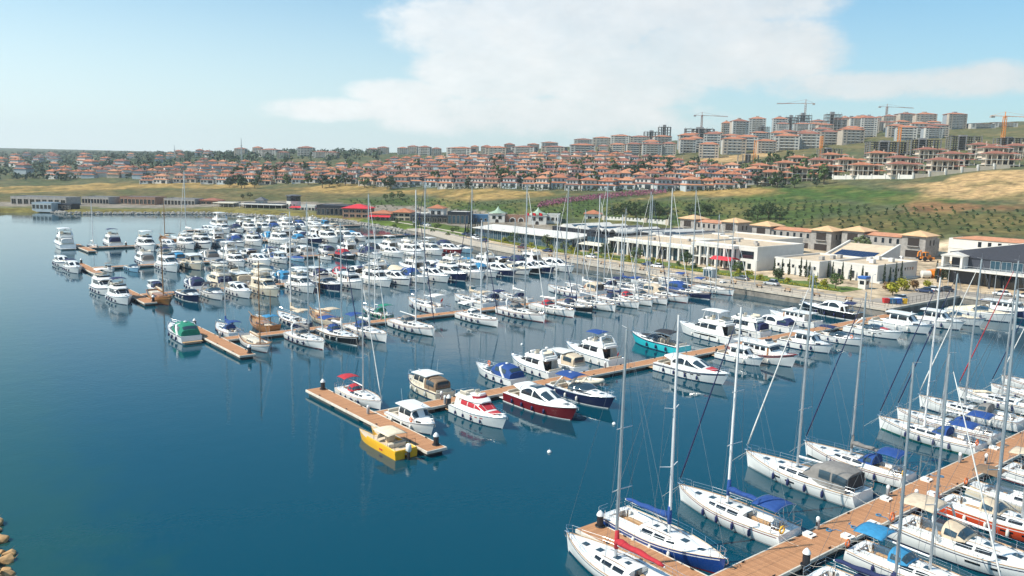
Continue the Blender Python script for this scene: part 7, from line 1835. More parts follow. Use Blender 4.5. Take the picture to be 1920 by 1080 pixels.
GARDEN = [(-7.6,703.9),(-165.3,667.8),(-273.5,795.5),(202.8,664.0),(34.9,624.0),(-264.1,829.2),(105.1,639.5),(126.5,703.9),(-151.6,867.5),(12.1,571.2),(48.5,588.7),(-43.5,635.9),(-232.9,849.7),(84.4,588.7),(-32.6,797.0),(-125.6,816.8),(-93.5,652.9),(-132.5,652.9),(198.1,679.2),(-50.4,698.6),(-270.6,816.8),(203.3,652.9),(63.8,737.8),(42.0,568.0),(-186.5,931.8),(-220.7,767.6),(-318.5,949.5),(8.1,572.3),(-29.9,711.9),(86.2,737.8),(53.8,726.8),(53.4,556.3),(-238.1,770.5),(68.0,728.2),(-94.7,620.5),(229.7,607.8),(91.6,550.1),(-124.4,707.9),(-264.3,833.8),(88.0,614.7),(152.9,709.2),(-59.3,624.0),(50.9,656.6),(-32.0,583.1),(54.0,770.5),(150.8,644.3),(-24.5,759.0),(-17.8,724.1),(-210.1,740.6),(-189.9,694.7),(-235.1,711.9),(146.0,607.8),(115.5,685.6),(120.8,638.3),(-114.0,633.5),(-40.6,724.1),(171.6,617.0),(98.1,711.9),(171.6,645.5),(-206.4,661.5),(-143.6,645.5),(198.4,535.8),(-326.6,962.1),(-152.9,779.2),(54.4,555.3),(-72.2,803.0),(45.1,739.2),(-217.8,763.3),(116.2,733.7),(-11.9,624.0),(133.8,641.9),(193.1,649.2),(99.9,575.5),(172.2,587.6),(-261.4,947.7),(27.3,737.8),(81.8,742.0),(148.2,674.1),(-308.0,909.3),(-10.0,656.6),(-51.2,783.6),(2.0,570.1),(23.9,563.7),(-216.5,660.3),(172.7,576.6),(21.6,646.7),(207.8,662.8),(75.7,628.7),(-86.2,666.5),(126.8,718.6),(103.3,639.5),(5.8,629.9),(-234.3,756.1),(-46.6,612.4),(-118.7,660.3),(110.2,599.8),(198.2,685.6),(53.9,619.3),(95.4,654.1),(-266.4,894.0),(68.0,718.6),(-251.0,833.8),(-3.6,659.0),(-235.2,713.2),(-67.5,644.3),(-230.5,672.8),(45.7,554.3),(188.6,508.3),(-224.2,827.6),(-120.2,669.0),(-176.2,846.5),(-244.7,914.4),(169.9,505.4),(-49.1,640.7),(-4.9,662.8),(-52.5,666.5),(-143.3,813.7),(21.3,735.1),(-16.1,579.9),(-311.7,938.8),(165.9,709.2),(-107.4,650.4),(65.7,709.2),(-263.6,862.6),(-84.2,650.4),(187.7,517.0),(160.7,518.9),(153.1,525.8),(223.2,627.6),(-91.6,785.1),(59.4,644.3),(-60.0,629.9),(-44.2,770.5),(-108.1,736.4),(60.6,626.4),(-21.1,763.3),(-40.7,737.8),(-166.5,743.4),(-146.2,693.4),(95.0,722.7),(72.7,676.6),(-14.4,648.0),(114.7,553.2),(128.0,688.2),(32.3,692.1),(-260.2,777.8),(-2.9,586.4),(-71.5,637.1),(20.0,763.3),(117.5,675.4),(30.8,764.7),(-232.0,680.5),(-290.9,916.1),(-208.7,911.0),(133.3,526.8),(82.4,660.3),(174.4,583.1),(-178.1,711.9),(-66.2,764.7),(-85.4,744.8),(-155.1,720.0),(164.7,578.8),(-253.1,740.6),(-267.0,800.0),(159.2,562.7),(169.5,539.8),(-125.0,837.0),(-12.0,629.9),(-141.4,789.6),(128.4,652.9),(56.8,632.3),(217.1,662.8),(-144.1,677.9),(101.5,730.9),(-218.2,872.4),(27.4,570.1),(-160.2,841.7),(98.3,649.2),(140.9,522.8),(179.4,536.8),(10.3,779.2),(150.9,627.6),(-6.5,637.1),(194.8,550.1),(164.3,511.2),(-237.5,829.2),(163.0,543.9),(217.4,608.9),(22.2,565.8),(27.9,614.7),(220.0,608.9),(-211.6,688.2),(53.9,718.6),(166.1,644.3),(-213.1,840.2),(-264.6,821.4),(136.9,622.9),(226.5,640.7),(-197.0,887.3),(50.6,720.0),(86.8,628.7),(43.5,576.6),(123.8,542.9),(-190.7,803.0),(202.1,575.5),(-102.0,728.2),(-143.8,664.0),(84.8,737.8),(196.7,555.3),(-114.7,702.6),(201.7,587.6),(-304.5,900.7),(-237.8,777.8),(-77.2,637.1),(-183.3,926.5),(-7.5,771.9),(-96.8,794.0),(-156.1,714.6),(196.3,588.7),(79.5,679.2),(180.6,566.9),(-236.1,721.4),(-177.8,911.0),(-233.4,697.3),(111.3,659.0),(35.3,604.4),(-211.7,721.4),(93.1,551.1),(-233.1,763.3),(13.2,584.2),(-54.7,661.5),(185.4,607.8),(16.0,574.4),(-215.1,664.0),(-87.3,726.8),(-90.6,654.1),(24.1,599.8),(-183.3,671.6),(143.5,573.4),(-152.1,818.3),(-15.0,792.5),(199.6,576.6),(213.2,617.0),(72.0,578.8),(79.4,654.1),(-272.2,813.7),(-37.8,594.2),(180.2,497.9),(221.5,606.7),(-281.8,862.6),(-320.3,935.3),(52.0,720.0),(64.8,669.0),(-92.6,624.0),(-139.3,655.3),(22.2,618.2),(-169.1,694.7),(192.1,641.9),(-2.2,629.9),(-1.2,608.9),(82.5,680.5),(86.0,578.8),(-6.7,648.0),(73.5,643.1),(-229.9,810.6),(125.8,574.4),(-232.4,789.6),(51.1,637.1),(-172.2,720.0),(99.5,621.7),(186.8,555.3),(-294.4,867.5),(118.8,729.5),(188.5,530.8),(144.2,690.8),(-238.0,692.1),(16.3,671.6),(17.8,597.6),(-48.6,634.7),(-147.7,640.7),(106.6,671.6),(-0.1,583.1),(-73.7,665.3),(162.0,514.1),(-107.1,661.5),(55.6,581.0),(-241.8,812.2),(-11.3,601.0),(-15.1,800.0),(-129.8,662.8)]

# ------------------------------------------------------------------ buildings of the waterfront
mat('plaster_white', (.64, .62, .58), rough=.8, var=.07, vscale=.4)
mat('plaster_cream', (.54, .46, .36), rough=.85, var=.1, vscale=.4)
mat('plaster_grey', (.36, .34, .32), rough=.9, var=.2, vscale=.5)
mat('plaster_blue', (.40, .46, .49), rough=.85, var=.1, vscale=.4)
mat('plaster_tan', (.52, .42, .33), rough=.85, var=.12, vscale=.4)
mat('facade_beige', (.40, .345, .285), rough=.9, var=.12, vscale=.4)
mat('facade_slate', (.25, .28, .31), rough=.9, var=.12, vscale=.4)
mat('facade_pale', (.46, .45, .42), rough=.9, var=.12, vscale=.4)
mat('block_grey', (.30, .285, .27), rough=.95, var=.25, vscale=.7, bump=.4, bscale=4)
mat('raw_concrete', (.20, .195, .195), rough=.95, var=.25, vscale=.4)
mat('roof_tan', (.56, .44, .31), rough=.9, var=.14, vscale=.4)
mat('roof_white', (.66, .63, .58), rough=.6, var=.08, vscale=.4)
mat('roof_orange', (.42, .155, .080), rough=.85, var=.2, vscale=.5)
mat('roof_orange_pale', (.50, .225, .125), rough=.85, var=.2, vscale=.5)
mat('roof_orange_brown', (.29, .11, .072), rough=.85, var=.2, vscale=.5)
mat('roof_apricot', (.64, .40, .215), rough=.8, var=.12, vscale=.5)
mat('roof_green', (.32, .42, .32), rough=.6, var=.15, vscale=1)
mat('roof_slate', (.10, .105, .12), rough=.7, var=.2, vscale=.5)
mat('glass_dark', (.012, .018, .026), rough=.05, spec=.8)
mat('glass_blue', (.03, .07, .10), rough=.05, spec=.8)
mat('void_dark', (.030, .022, .020), rough=.9)
mat('steel_dark', (.030, .034, .045), rough=.45, metal=.4)
mat('hall_navy', (.040, .044, .062), rough=.5, var=.1)
mat('stone_brown', (.30, .17, .12), rough=.9, var=.25, vscale=1.2, bump=.4)
mat('wood_pole', (.24, .15, .09), rough=.8)
mat('awning_red', (.58, .03, .045), rough=.8, var=.1)
mat('awning_cream', (.70, .64, .52), rough=.8, var=.08)
mat('paint_yellow', (.75, .42, .02), rough=.5)
mat('paint_orange', (.75, .24, .02), rough=.45, var=.1)
mat('paint_blue', (.03, .12, .40), rough=.45)
mat('paint_red', (.50, .02, .02), rough=.45)
mat('container_blue', (.05, .16, .30), rough=.6, var=.15)
mat('steel_light', (.55, .57, .59), rough=.4, metal=.5)

class Bld:
 """a building as a thing with parts; local x runs inland (front face at x = 0 looks towards -x), local y runs along the front"""
 def __init__(s, name, label, cat, loc, rz, group=None):
  s.r = thing(name, label, cat, loc, rz, group)
 def part(s, name, mb, m, par=None, smooth=False):
  return obj(name, mb.mesh(name, m, smooth), par or s.r)
 def flat(s, x0, x1, y0, y1, h, wall, roof='roof_tan', par_h=.55, par_t=.35, trim=None, z0=-1.5):
  w_ = s.part('wall', MB().box(x0, x1, y0, y1, z0, h), wall)
  s.part('roof', MB().box(x0 + par_t, x1 - par_t, y0 + par_t, y1 - par_t, h, h + .06), roof, w_)
  t = trim or wall
  e = .04
  for nm, a in (('parapet', (x0 - e, x0 + par_t, y0 - e, y1 + e)), ('parapet', (x1 - par_t, x1 + e, y0 - e, y1 + e)), ('parapet', (x0 + par_t, x1 - par_t, y0 - e, y0 + par_t)), ('parapet', (x0 + par_t, x1 - par_t, y1 - par_t, y1 + e))):
   s.part(nm, MB().box(*a, h - .02, h + par_h), t, w_)
  return w_
 def windows(s, face, n, a0, a1, z0, z1, wfrac, at, m='glass_dark', frame='plaster_white', par=None, d=.06, name='window'):
  """n windows evenly along a face: 'f' front (x = at), 'r' right end (y = at, looks to -y), 'l' left end"""
  q = (a1 - a0) / n
  for i in range(n):
   c = a0 + q * (i + .5)
   hw = q * wfrac / 2
   b = .07
   if face == 'f':
    g_ = MB().box(at - d, at + .02, c - hw, c + hw, z0, z1)
    fr = MB().box(at - d - .03, at + .01, c - hw - b, c + hw + b, z0 - b, z0).box(at - d - .03, at + .01, c - hw - b, c + hw + b, z1, z1 + b).box(at - d - .03, at + .01, c - hw - b, c - hw, z0, z1).box(at - d - .03, at + .01, c + hw, c + hw + b, z0, z1)
    if hw > .9:
     fr.box(at - d - .02, at, c - .03, c + .03, z0, z1)
   else:
    sg = -1 if face == 'r' else 1
    y0, y1 = sorted((at + sg * d, at - sg * .02))
    g_ = MB().box(c - hw, c + hw, y0, y1, z0, z1)
    y0, y1 = sorted((at + sg * (d + .03), at - sg * .01))
    fr = MB().box(c - hw - b, c + hw + b, y0, y1, z0 - b, z0).box(c - hw - b, c + hw + b, y0, y1, z1, z1 + b).box(c - hw - b, c - hw, y0, y1, z0, z1).box(c + hw, c + hw + b, y0, y1, z0, z1)
   w_ = s.part(name, g_, m, par)
   if frame:
    s.part('frame', fr, frame, w_)

GZ = 2.0
def at_st(s, t, z=GZ):
 return W(s, t, z)

# white gallery along the promenade
b = Bld('gallery_building', 'long white flat-roofed gallery with tall white columns and dark glazing', 'building', at_st(53, 28), QA)
w1 = b.flat(2.2, 27, 0, 23, 6.9, 'plaster_white')
w2 = b.flat(2.4, 25, 23.2, 60, 5.2, 'plaster_white')
b.part('cornice', MB().box(-.3, 2.3, 6.8, 23, 6.2, 7.15), 'plaster_white', w1)
b.part('cornice', MB().box(-.3, 2.5, 23.2, 60, 4.6, 5.45), 'plaster_white', w2)
for i in range(6):
 y = 7.2 + i * 3.1
 b.part('column', MB().box(-.2, .45, y - .32, y + .32, -1, 6.2), 'plaster_white', w1)
for i in range(5):
 y = 7.2 + i * 3.1
 b.part('window', MB().box(1.9, 2.22, y + .45, y + 2.65, .3, 2.7), 'glass_dark', w1)
 b.part('window', MB().box(1.9, 2.22, y + .45, y + 2.65, 3.3, 6.0), 'glass_blue', w1)
 b.part('mullion', MB().box(1.82, 1.9, y + 1.5, y + 1.6, .3, 2.7).box(1.82, 1.9, y + 1.5, y + 1.6, 3.3, 6.0), 'plaster_white', w1)
 b.part('balcony', MB().box(.2, 1.9, y + .35, y + 2.75, 2.75, 3.05), 'plaster_white', w1)
b.part('window', MB().box(2.1, 2.22, 1.2, 6.2, 3.7, 5.9), 'glass_dark', w1)
b.part('window', MB().box(2.1, 2.22, 2.0, 3.2, .6, 2.2), 'glass_dark', w1)
b.part('door', MB().box(2.1, 2.22, 4.0, 6.0, 0, 2.7), 'glass_dark', w1)
for i in range(9):
 y = 23.6 + i * 4.5
 b.part('column', MB().box(-.2, .5, y - .3, y + .3, -1, 4.6), 'plaster_white', w2)
for i in range(8):
 y = 23.6 + i * 4.5
 for k in range(2):
  b.part('window', MB().box(2.2, 2.42, y + .5 + k * 1.85, y + 2.2 + k * 1.85, .2, 4.2), ('glass_blue' if (i + k) % 3 else 'glass_dark'), w2)
for (x, y, k) in ((9, 5, 1), (14, 9, 0), (8, 13, 0), (16, 17, 1), (12, 30, 0), (17, 38, 1), (9, 47, 0)):
 z = 7.0 if y < 23 else 5.3
 b.part('air_unit', MB().box(x, x + 1.3, y, y + .9, z, z + .95, .06), 'plaster_grey', w1 if y < 23 else w2)

# market halls behind the gallery with white pitched roofs
for i, (s0, s1, t0, t1, h, lab) in enumerate(((112, 134, 58, 92, 4.2, 'low white-roofed market hall with skylights behind the dark terrace'), (80, 111, 60, 98, 5.0, 'wide tan-roofed flat hall behind the white gallery'), (135, 172, 54, 86, 4.2, 'dark terrace hall with white canopy ribs behind long glass pavilion'))):
 b = Bld('market_hall', lab, 'building', at_st(s0, t0), QA)
 w_ = b.flat(0, t1 - t0, 0, s1 - s0, h, ('plaster_grey', 'plaster_white', 'steel_dark')[i], ('roof_tan', 'roof_tan', 'roof_slate')[i])
 n = 4
 for k in range(n):
  y = (s1 - s0) * (k + .5) / n
  if i == 1:
   b.part('roof_light', MB().box(6 + k * 5, 9 + k * 5, y - 2, y + 2, h + .07, h + .6, .1), 'roof_white', w_)
  else:
   hw = (s1 - s0) / n * .42
   mb = MB().add([(2, y - hw, h + .1), (t1 - t0 - 2, y - hw, h + .1), (t1 - t0 - 2, y + hw, h + .1), (2, y + hw, h + .1), (2, y, h + 1.7), (t1 - t0 - 2, y, h + 1.7)], [(0, 1, 5, 4), (2, 3, 4, 5), (0, 4, 3), (1, 2, 5)])
   b.part('pitched_roof', mb, 'roof_white' if (k + i) % 3 else 'roof_slate', w_)
   b.part('skylight', MB().add([(6, y - hw * .2, h + 1.42), (14, y - hw * .2, h + 1.42), (14, y - hw * .7, h + .62), (6, y - hw * .7, h + .62)], [(0, 3, 2, 1)]), 'glass_blue', w_)

# terrace restaurant between gallery and pavilion
b = Bld('terrace_restaurant', 'dark glazed terrace restaurant with cream awnings left of the white gallery', 'building', at_st(113, 27), QA)
w_ = b.flat(1, 22, 0, 11, 5.6, 'steel_dark', 'roof_slate', .9)
b.windows('f', 4, .3, 10.7, 3.2, 5.2, .86, 1.0, 'glass_blue', 'steel_dark', w_)
b.windows('f', 4, .3, 10.7, .2, 2.6, .86, 1.0, 'glass_dark', 'steel_dark', w_)
b.part('awning', MB().add([(-3.2, -.4, 2.6), (1, -.4, 3.3), (1, 11.4, 3.3), (-3.2, 11.4, 2.6), (-3.2, -.4, 2.5), (1, -.4, 3.2), (1, 11.4, 3.2), (-3.2, 11.4, 2.5)], [(0, 3, 2, 1), (4, 5, 6, 7), (0, 4, 7, 3), (0, 1, 5, 4), (2, 3, 7, 6)]), 'awning_cream', w_)
for y in (0, 5.5, 11):
 b.part('awning_post', MB().cyl(-3.0, y, -.5, 2.55, .06, n=6), 'steel_light', w_)
for k in range(3):
 mb = MB().grid(lambda u, v: (5 + 12 * u, .3 + k * 3.6 + 3.3 * v, 7.0 + 1.2 * sin(pi * v) - .5 * sin(pi * u)), 0, 1, 0, 1, 6, 6, .05)
 b.part('tent_roof', mb, 'roof_white', w_, True)
 b.part('tent_post', MB().cyl(5.2, .5 + k * 3.6, 5.6, 7.0, .06, n=6).cyl(16.8, .5 + k * 3.6, 5.6, 7.0, .06, n=6), 'steel_light', w_)

# long glass pavilions with pale roofs
for (s0, s1, t0, h, lab, roof) in ((125, 154, 22, 4.4, 'long glass pavilion with pale blue-white sloping roof beside terrace restaurant', 'roof_white'), (155, 186, 23, 4.2, 'long glass pavilion with broad white roof at the lawn end', 'roof_white')):
 b = Bld('glass_pavilion', lab, 'building', at_st(s0, t0), QA)
 L = s1 - s0
 w_ = b.part('wall', MB().box(.2, 20, .2, L - .2, -1.2, h - .2), 'steel_dark')
 n = int(L / 2.4)
 b.windows('f', n, .3, L - .3, .3, h - .6, .88, .2, 'glass_blue', 'steel_light', w_)
 b.windows('r', 7, 1, 20, .3, h - .6, .85, .2, 'glass_blue', 'steel_light', w_)
 for k in range(int(L / 3)):
  y0, y1 = L * k / int(L / 3), L * (k + 1) / int(L / 3)
  mb = MB().add([(-1.2, y0 + .03, h - .1), (-1.2, y1 - .03, h - .1), (10, y1 - .03, h + 1.0), (10, y0 + .03, h + 1.0), (20.8, y1 - .03, h - .1), (20.8, y0 + .03, h - .1),
      (-1.2, y0 + .03, h - .3), (-1.2, y1 - .03, h - .3), (20.8, y1 - .03, h - .3), (20.8, y0 + .03, h - .3)],
      [(0, 3, 2, 1), (3, 5, 4, 2), (0, 1, 7, 6), (4, 5, 9, 8), (0, 6, 9, 5, 3), (1, 2, 4, 8, 7), (6, 7, 8, 9)])
  b.part('roof_panel', mb, roof, w_)

# harbour office: two low white blocks and a sloping solar roof
b = Bld('harbour_office', 'low white harbour office with small square windows, left block', 'building', at_st(34.2, 33), QA)
w_ = b.flat(0, 24, 0, 14.6, 4.3, 'plaster_white')
b.windows('f', 4, .6, 7, 2.3, 3.2, .45, 0, 'glass_dark', 'plaster_white', w_)
b.windows('f', 4, 7.5, 14, 2.3, 3.2, .45, 0, 'glass_dark', 'plaster_white', w_)
for x in (8, 14, 18):
 b.part('air_unit', MB().box(x, x + 1.5, 4, 5.2, 4.4, 5.5, .08), 'plaster_grey', w_)
b = Bld('harbour_office', 'low white harbour office, right block with blue shaded end wall', 'building', at_st(20, 38.5), QA)
w_ = b.flat(0, 23, 0, 13.8, 4.4, 'plaster_white')
b.windows('f', 3, 1, 13, .7, 2.8, .22, 0, 'glass_dark', 'plaster_white', w_)
b.windows('r', 4, 8, 14, 2.6, 3.4, .5, 0, 'glass_dark', 'plaster_white', w_)
b.windows('r', 4, 15, 21, 2.6, 3.4, .5, 0, 'glass_dark', 'plaster_white', w_)
b.part('plinth', MB().box(-.02, 23.1, -.9, -.02, -1, .5), 'plaster_white', w_)
for (x, y) in ((7, 5), (11, 8), (16, 4), (18, 9)):
 b.part('air_unit', MB().box(x, x + 1.6, y, y + 1.3, 4.5, 5.7, .1), 'roof_white', w_)
b = Bld('solar_roof_house', 'white house with tan sloping roof carrying a bank of solar panels', 'building', at_st(32, 60), QA)
w_ = b.part('wall', MB().prism([(0, 0), (15, 0), (15, 17), (0, 17)], -1, 3.4), 'plaster_white')
rf = b.part('roof', MB().add([(0, .5, 3.5), (14.5, .5, 7.4), (14.5, 16.5, 7.4), (0, 16.5, 3.5), (0, .5, 3.3), (14.5, .5, 3.3), (14.5, 16.5, 3.3), (0, 16.5, 3.3)], [(0, 3, 2, 1), (0, 1, 5, 4), (2, 3, 7, 6), (1, 2, 6, 5), (0, 4, 7, 3)]), 'roof_tan', w_)
for y in (-.1, 16.5):
 b.part('gable_parapet', MB().add([(-.3, y, 3), (15, y, 3), (15, y, 8.2), (-.3, y, 4.1), (-.3, y + .6, 3), (15, y + .6, 3), (15, y + .6, 8.2), (-.3, y + .6, 4.1)], [(0, 1, 2, 3), (7, 6, 5, 4), (3, 2, 6, 7), (0, 3, 7, 4), (1, 5, 6, 2)]), 'plaster_white', w_)
for i in range(2):
 for j in range(9):
  x0 = 2.6 + i * 2.5
  z0 = 3.5 + x0 * 3.9 / 14.5 + .12
  y0 = 2.6 + j * 1.4
  b.part('solar_panel', MB().add([(x0, y0, z0), (x0 + 2.35, y0, z0 + .632), (x0 + 2.35, y0 + 1.3, z0 + .632), (x0, y0 + 1.3, z0), (x0, y0, z0 - .06), (x0 + 2.35, y0, z0 + .572), (x0 + 2.35, y0 + 1.3, z0 + .572), (x0, y0 + 1.3, z0 - .06)], [(0, 3, 2, 1), (0, 1, 5, 4), (1, 2, 6, 5), (2, 3, 7, 6), (3, 0, 4, 7)]), 'solar', rf)

# event hall
b = Bld('event_hall', 'dark glass event hall with navy gable, white roof and long balcony', 'building', at_st(-30, 60), QA)
w_ = b.part('wall', MB().box(.4, 34, 0, 40, -1, 8.6), 'hall_navy')
gb = b.part('gable', MB().add([(.1, -.6, 7.4), (.1, 40.6, 7.4), (.1, 40.6, 8.7), (.1, 20, 12.9), (.1, -.6, 8.7), (.7, -.6, 7.4), (.7, 40.6, 7.4), (.7, 40.6, 8.7), (.7, 20, 12.9), (.7, -.6, 8.7)], [(0, 4, 3, 2, 1), (5, 6, 7, 8, 9), (2, 3, 8, 7), (3, 4, 9, 8), (0, 1, 6, 5)]), 'hall_navy', w_)
for sd in (0, 1):
 ya, yb = (20, -1.0) if sd == 0 else (20, 41.0)
 for k in range(8):
  x0, x1 = .3 + k * 4.3, .3 + (k + 1) * 4.3 - .06
  za, zb_ = 13.0, 8.75
  v = [(x0, ya, za), (x1, ya, za), (x1, yb, zb_), (x0, yb, zb_), (x0, ya, za - .2), (x1, ya, za - .2), (x1, yb, zb_ - .2), (x0, yb, zb_ - .2)]
  b.part('roof_panel', MB().add(v, [(0, 1, 2, 3), (7, 6, 5, 4), (0, 4, 5, 1), (2, 6, 7, 3), (1, 5, 6, 2), (0, 3, 7, 4)]), 'roof_white', w_)
b.part('balcony', MB().box(-4.2, .4, -.5, 42, 4.0, 4.45, .05), 'plaster_white', w_)
b.part('balcony_rail', MB().box(-4.1, -4.02, -.5, 42, 5.35, 5.43).box(-4.1, -4.02, -.5, 42, 4.9, 4.95), 'steel_light', w_)
for k in range(13):
 b.part('balcony_post', MB().box(-4.12, -4.02, -.4 + k * 3.5, -.3 + k * 3.5, 4.45, 5.4), 'steel_light', w_)
b.windows('f', 12, 1, 34, .1, 3.7, .88, .4, 'glass_dark', 'steel_dark', w_)
b.windows('f', 10, 2, 30, 4.7, 7.1, .84, .4, 'glass_blue', 'steel_light', w_)
pv = b.part('entrance_portal', MB().box(-3.4, .4, 35.6, 36.2, 4.46, 7.6).box(-3.4, .4, 40.6, 41.2, 4.46, 7.6).box(-3.5, .5, 35.4, 41.4, 7.6, 7.9), 'plaster_white', w_)
b.part('portal_roof', MB().add([(-3.6, 35.2, 7.9), (-3.6, 41.6, 7.9), (.4, 41.6, 7.9), (.4, 35.2, 7.9), (-3.6, 38.4, 8.9), (.4, 38.4, 8.9)], [(0, 4, 1), (2, 5, 3), (1, 4, 5, 2), (0, 3, 5, 4)]), 'roof_white', pv)
for y in (1, 10, 19, 28, 37, 41.5):
 b.part('balcony_column', MB().box(-3.9, -3.5, y - .2, y + .2, -1, 4.0), 'steel_dark', w_)

# two-storey shells with apricot pavilion roofs
def twin(s0, t0, L, label, wall, rot=0.0, z=GZ, pav=(0, 1)):
 b = Bld('twin_house_shell', label, 'building', at_st(s0, t0, z), QA + rot, 'unfinished two-storey buildings behind the marina')
 w_ = b.part('wall', MB().box(0, 10.5, 0, L, -2.5, 6.7), wall)
 b.part('string_course', MB().box(-.12, 10.6, -.1, L + .1, 3.25, 3.5), wall, w_)
 b.part('link_roof', MB().hip(.4, 10.1, 2, L - 2, 6.7, .9, .7, .16), 'roof_orange_pale', w_)
 for k in pav:
  y0 = .0 if k == 0 else L - 8.0
  pw = b.part('pavilion', MB().box(-.7, 8.0, y0 - .25, y0 + 8.25, -2.5, 7.7), wall, w_)
  b.part('pavilion_roof', MB().hip(-.7, 8.0, y0 - .25, y0 + 8.25, 7.7, 1.7, .9, .18), 'roof_apricot', w_)
  b.part('loggia', MB().box(-.80, -.69, y0 + 2.0, y0 + 6.0, 4.2, 6.9), 'void_dark', w_)
  b.part('loggia_slab', MB().box(-1.5, -.69, y0 + 1.8, y0 + 6.2, 3.95, 4.18), wall, w_)
  b.part('opening', MB().box(-.80, -.69, y0 + 1.4, y0 + 6.6, .2, 2.6), 'void_dark', w_)
 n = max(3, int((L - 17) / 2.8))
 b.windows('f', n, 8.6, L - 8.6, 4.3, 6.1, .36, 0, 'glass_dark', None, w_, .03)
 b.windows('f', max(2, n // 2), 8.6, L - 8.6, .2, 2.4, .62, 0, 'void_dark', None, w_, .03, 'opening')
 b.windows('r', 2, 1.5, 7, 4.4, 6.3, .3, -.25 if 0 in pav else 0, 'void_dark', None, w_, .03)
twin(123, 117, 31, 'grey unfinished two-storey block with apricot roofs, leftmost of four', 'block_grey')
twin(76, 111, 35, 'grey unfinished two-storey block with apricot roofs, second of four', 'block_grey')
twin(42, 114, 31, 'grey unfinished two-storey block behind the olive tree, third of four', 'block_grey', 0, 2.6)
twin(0, 118, 36, 'whitewashed two-storey block with apricot roof, rightmost behind the event hall', 'plaster_white', 0, 3.6, (0,))

# gate, towers and the row of restaurants
WFD = {k: (x, y, w_, h, d) for k, x, y, w_, h, d in WATERFRONT}
def wfb(key, name, label, cat='building', dy=0.0):
 x, y, w_, h, d = WFD[key]
 # local frame turned so that x runs away from the camera side and y to the left
 b = Bld(name, label, cat, (x, y + dy, GZ), pi / 2 - .12)
 return b, w_ / 2, h, d
def tower(key, label, roof, wall='plaster_white', kind='cone', dz=0):
 b, hw, h, d = wfb(key, 'gate_tower', label, 'tower')
 hb_ = h * .66
 w_ = b.part('wall', MB().box(0, 2 * hw, -hw, hw, -1.5, hb_), wall)
 b.part('cornice', MB().box(-.35, 2 * hw + .35, -hw - .35, hw + .35, hb_, hb_ + .35), 'plaster_white', w_)
 c = (hw, 0, hb_ + .35)
 if kind == 'cone':
  b.part('roof', MB().lathe([(hw * 1.25, 0), (hw * .95, .45), (hw * .42, 1.3), (hw * .16, 2.4), (.03, 3.6)], 12, c), roof, w_, True)
 else:
  b.part('roof', MB().hip(0, 2 * hw, -hw, hw, hb_ + .35, 1.9, .6, .15), roof, w_)
 b.windows('f', 2, -hw * .8, hw * .8, hb_ * .5, hb_ * .85, .55, 0, 'glass_dark', 'plaster_white', w_)
 mb = MB()
 pts = [(-.05, -.9, -.5), (-.05, .9, -.5), (-.05, .9, 1.6)] + [(-.05, .9 * cos(pi * i / 8), 1.6 + .9 * sin(pi * i / 8)) for i in range(1, 8)] + [(-.05, -.9, 1.6)]
 b.part('arched_door', MB().add(pts, [tuple(reversed(range(len(pts))))]), 'void_dark', w_)
 return b
tower('gate_left', 'white gate tower with brown arcade and pale green pointed roof, left', 'roof_green')
tower('gate_right', 'white gate tower with pale green pointed roof beside red flags', 'roof_green')
tower('tower3', 'square white tower with orange hip roof at end of crenellated wall', 'roof_orange', 'plaster_white', 'hip')
b, hw, h, d = wfb('gate_mid', 'gate_wall', 'brown gate wall with two white arches between the green-roofed towers', 'gate')
w_ = b.part('wall', MB().box(1.5, 4, -hw, hw, -1.5, h), 'stone_brown')
for y in (-2.2, 2.2):
 pts = [(1.44, y - 1.6, -.5), (1.44, y + 1.6, -.5), (1.44, y + 1.6, 2.0)] + [(1.44, y + 1.6 * cos(pi * i / 8), 2.0 + 1.6 * sin(pi * i / 8)) for i in range(1, 8)] + [(1.44, y - 1.6, 2.0)]
 b.part('arch', MB().add(pts, [tuple(reversed(range(len(pts))))]), 'plaster_white', w_)
 pts = [(1.40, y - 1.2, -.5), (1.40, y + 1.2, -.5), (1.40, y + 1.2, 2.0)] + [(1.40, y + 1.2 * cos(pi * i / 8), 2.0 + 1.2 * sin(pi * i / 8)) for i in range(1, 8)] + [(1.40, y - 1.2, 2.0)]
 b.part('arch_opening', MB().add(pts, [tuple(reversed(range(len(pts))))]), 'void_dark', w_)
b, hw, h, d = wfb('office', 'side_wing', 'white side wing with dark windows right of the pointed gate tower')
w_ = b.flat(0, d, -hw, hw, h, 'plaster_white', 'roof_slate')
b.windows('f', 3, -hw, hw, 2.8, 4.4, .6, 0, 'glass_dark', 'plaster_white', w_)
# crenellated wall
x0, y0, _ = W(206, 118); x1, y1, _ = W(172, 128)
Lw = hypot(x1 - x0, y1 - y0)
cw = thing('crenellated_wall', 'long white crenellated wall running right from the orange-roofed tower', 'wall', (x0, y0, GZ), atan2(y1 - y0, x1 - x0))
obj('wall_body', MB().box(0, Lw, 0, .8, -2, 4.6).mesh('wall_body', 'plaster_white'), cw)
for k in range(18):
 obj('merlon', MB().box(k * Lw / 18, k * Lw / 18 + 1.1, .02, .78, 4.6, 5.4).mesh('merlon', 'plaster_white'), cw)
for k in range(4):
 obj('buttress', MB().box(k * Lw / 3.05, k * Lw / 3.05 + 1.6, -.6, 1.2, -2, 5.7).mesh('buttress', 'plaster_cream'), cw)

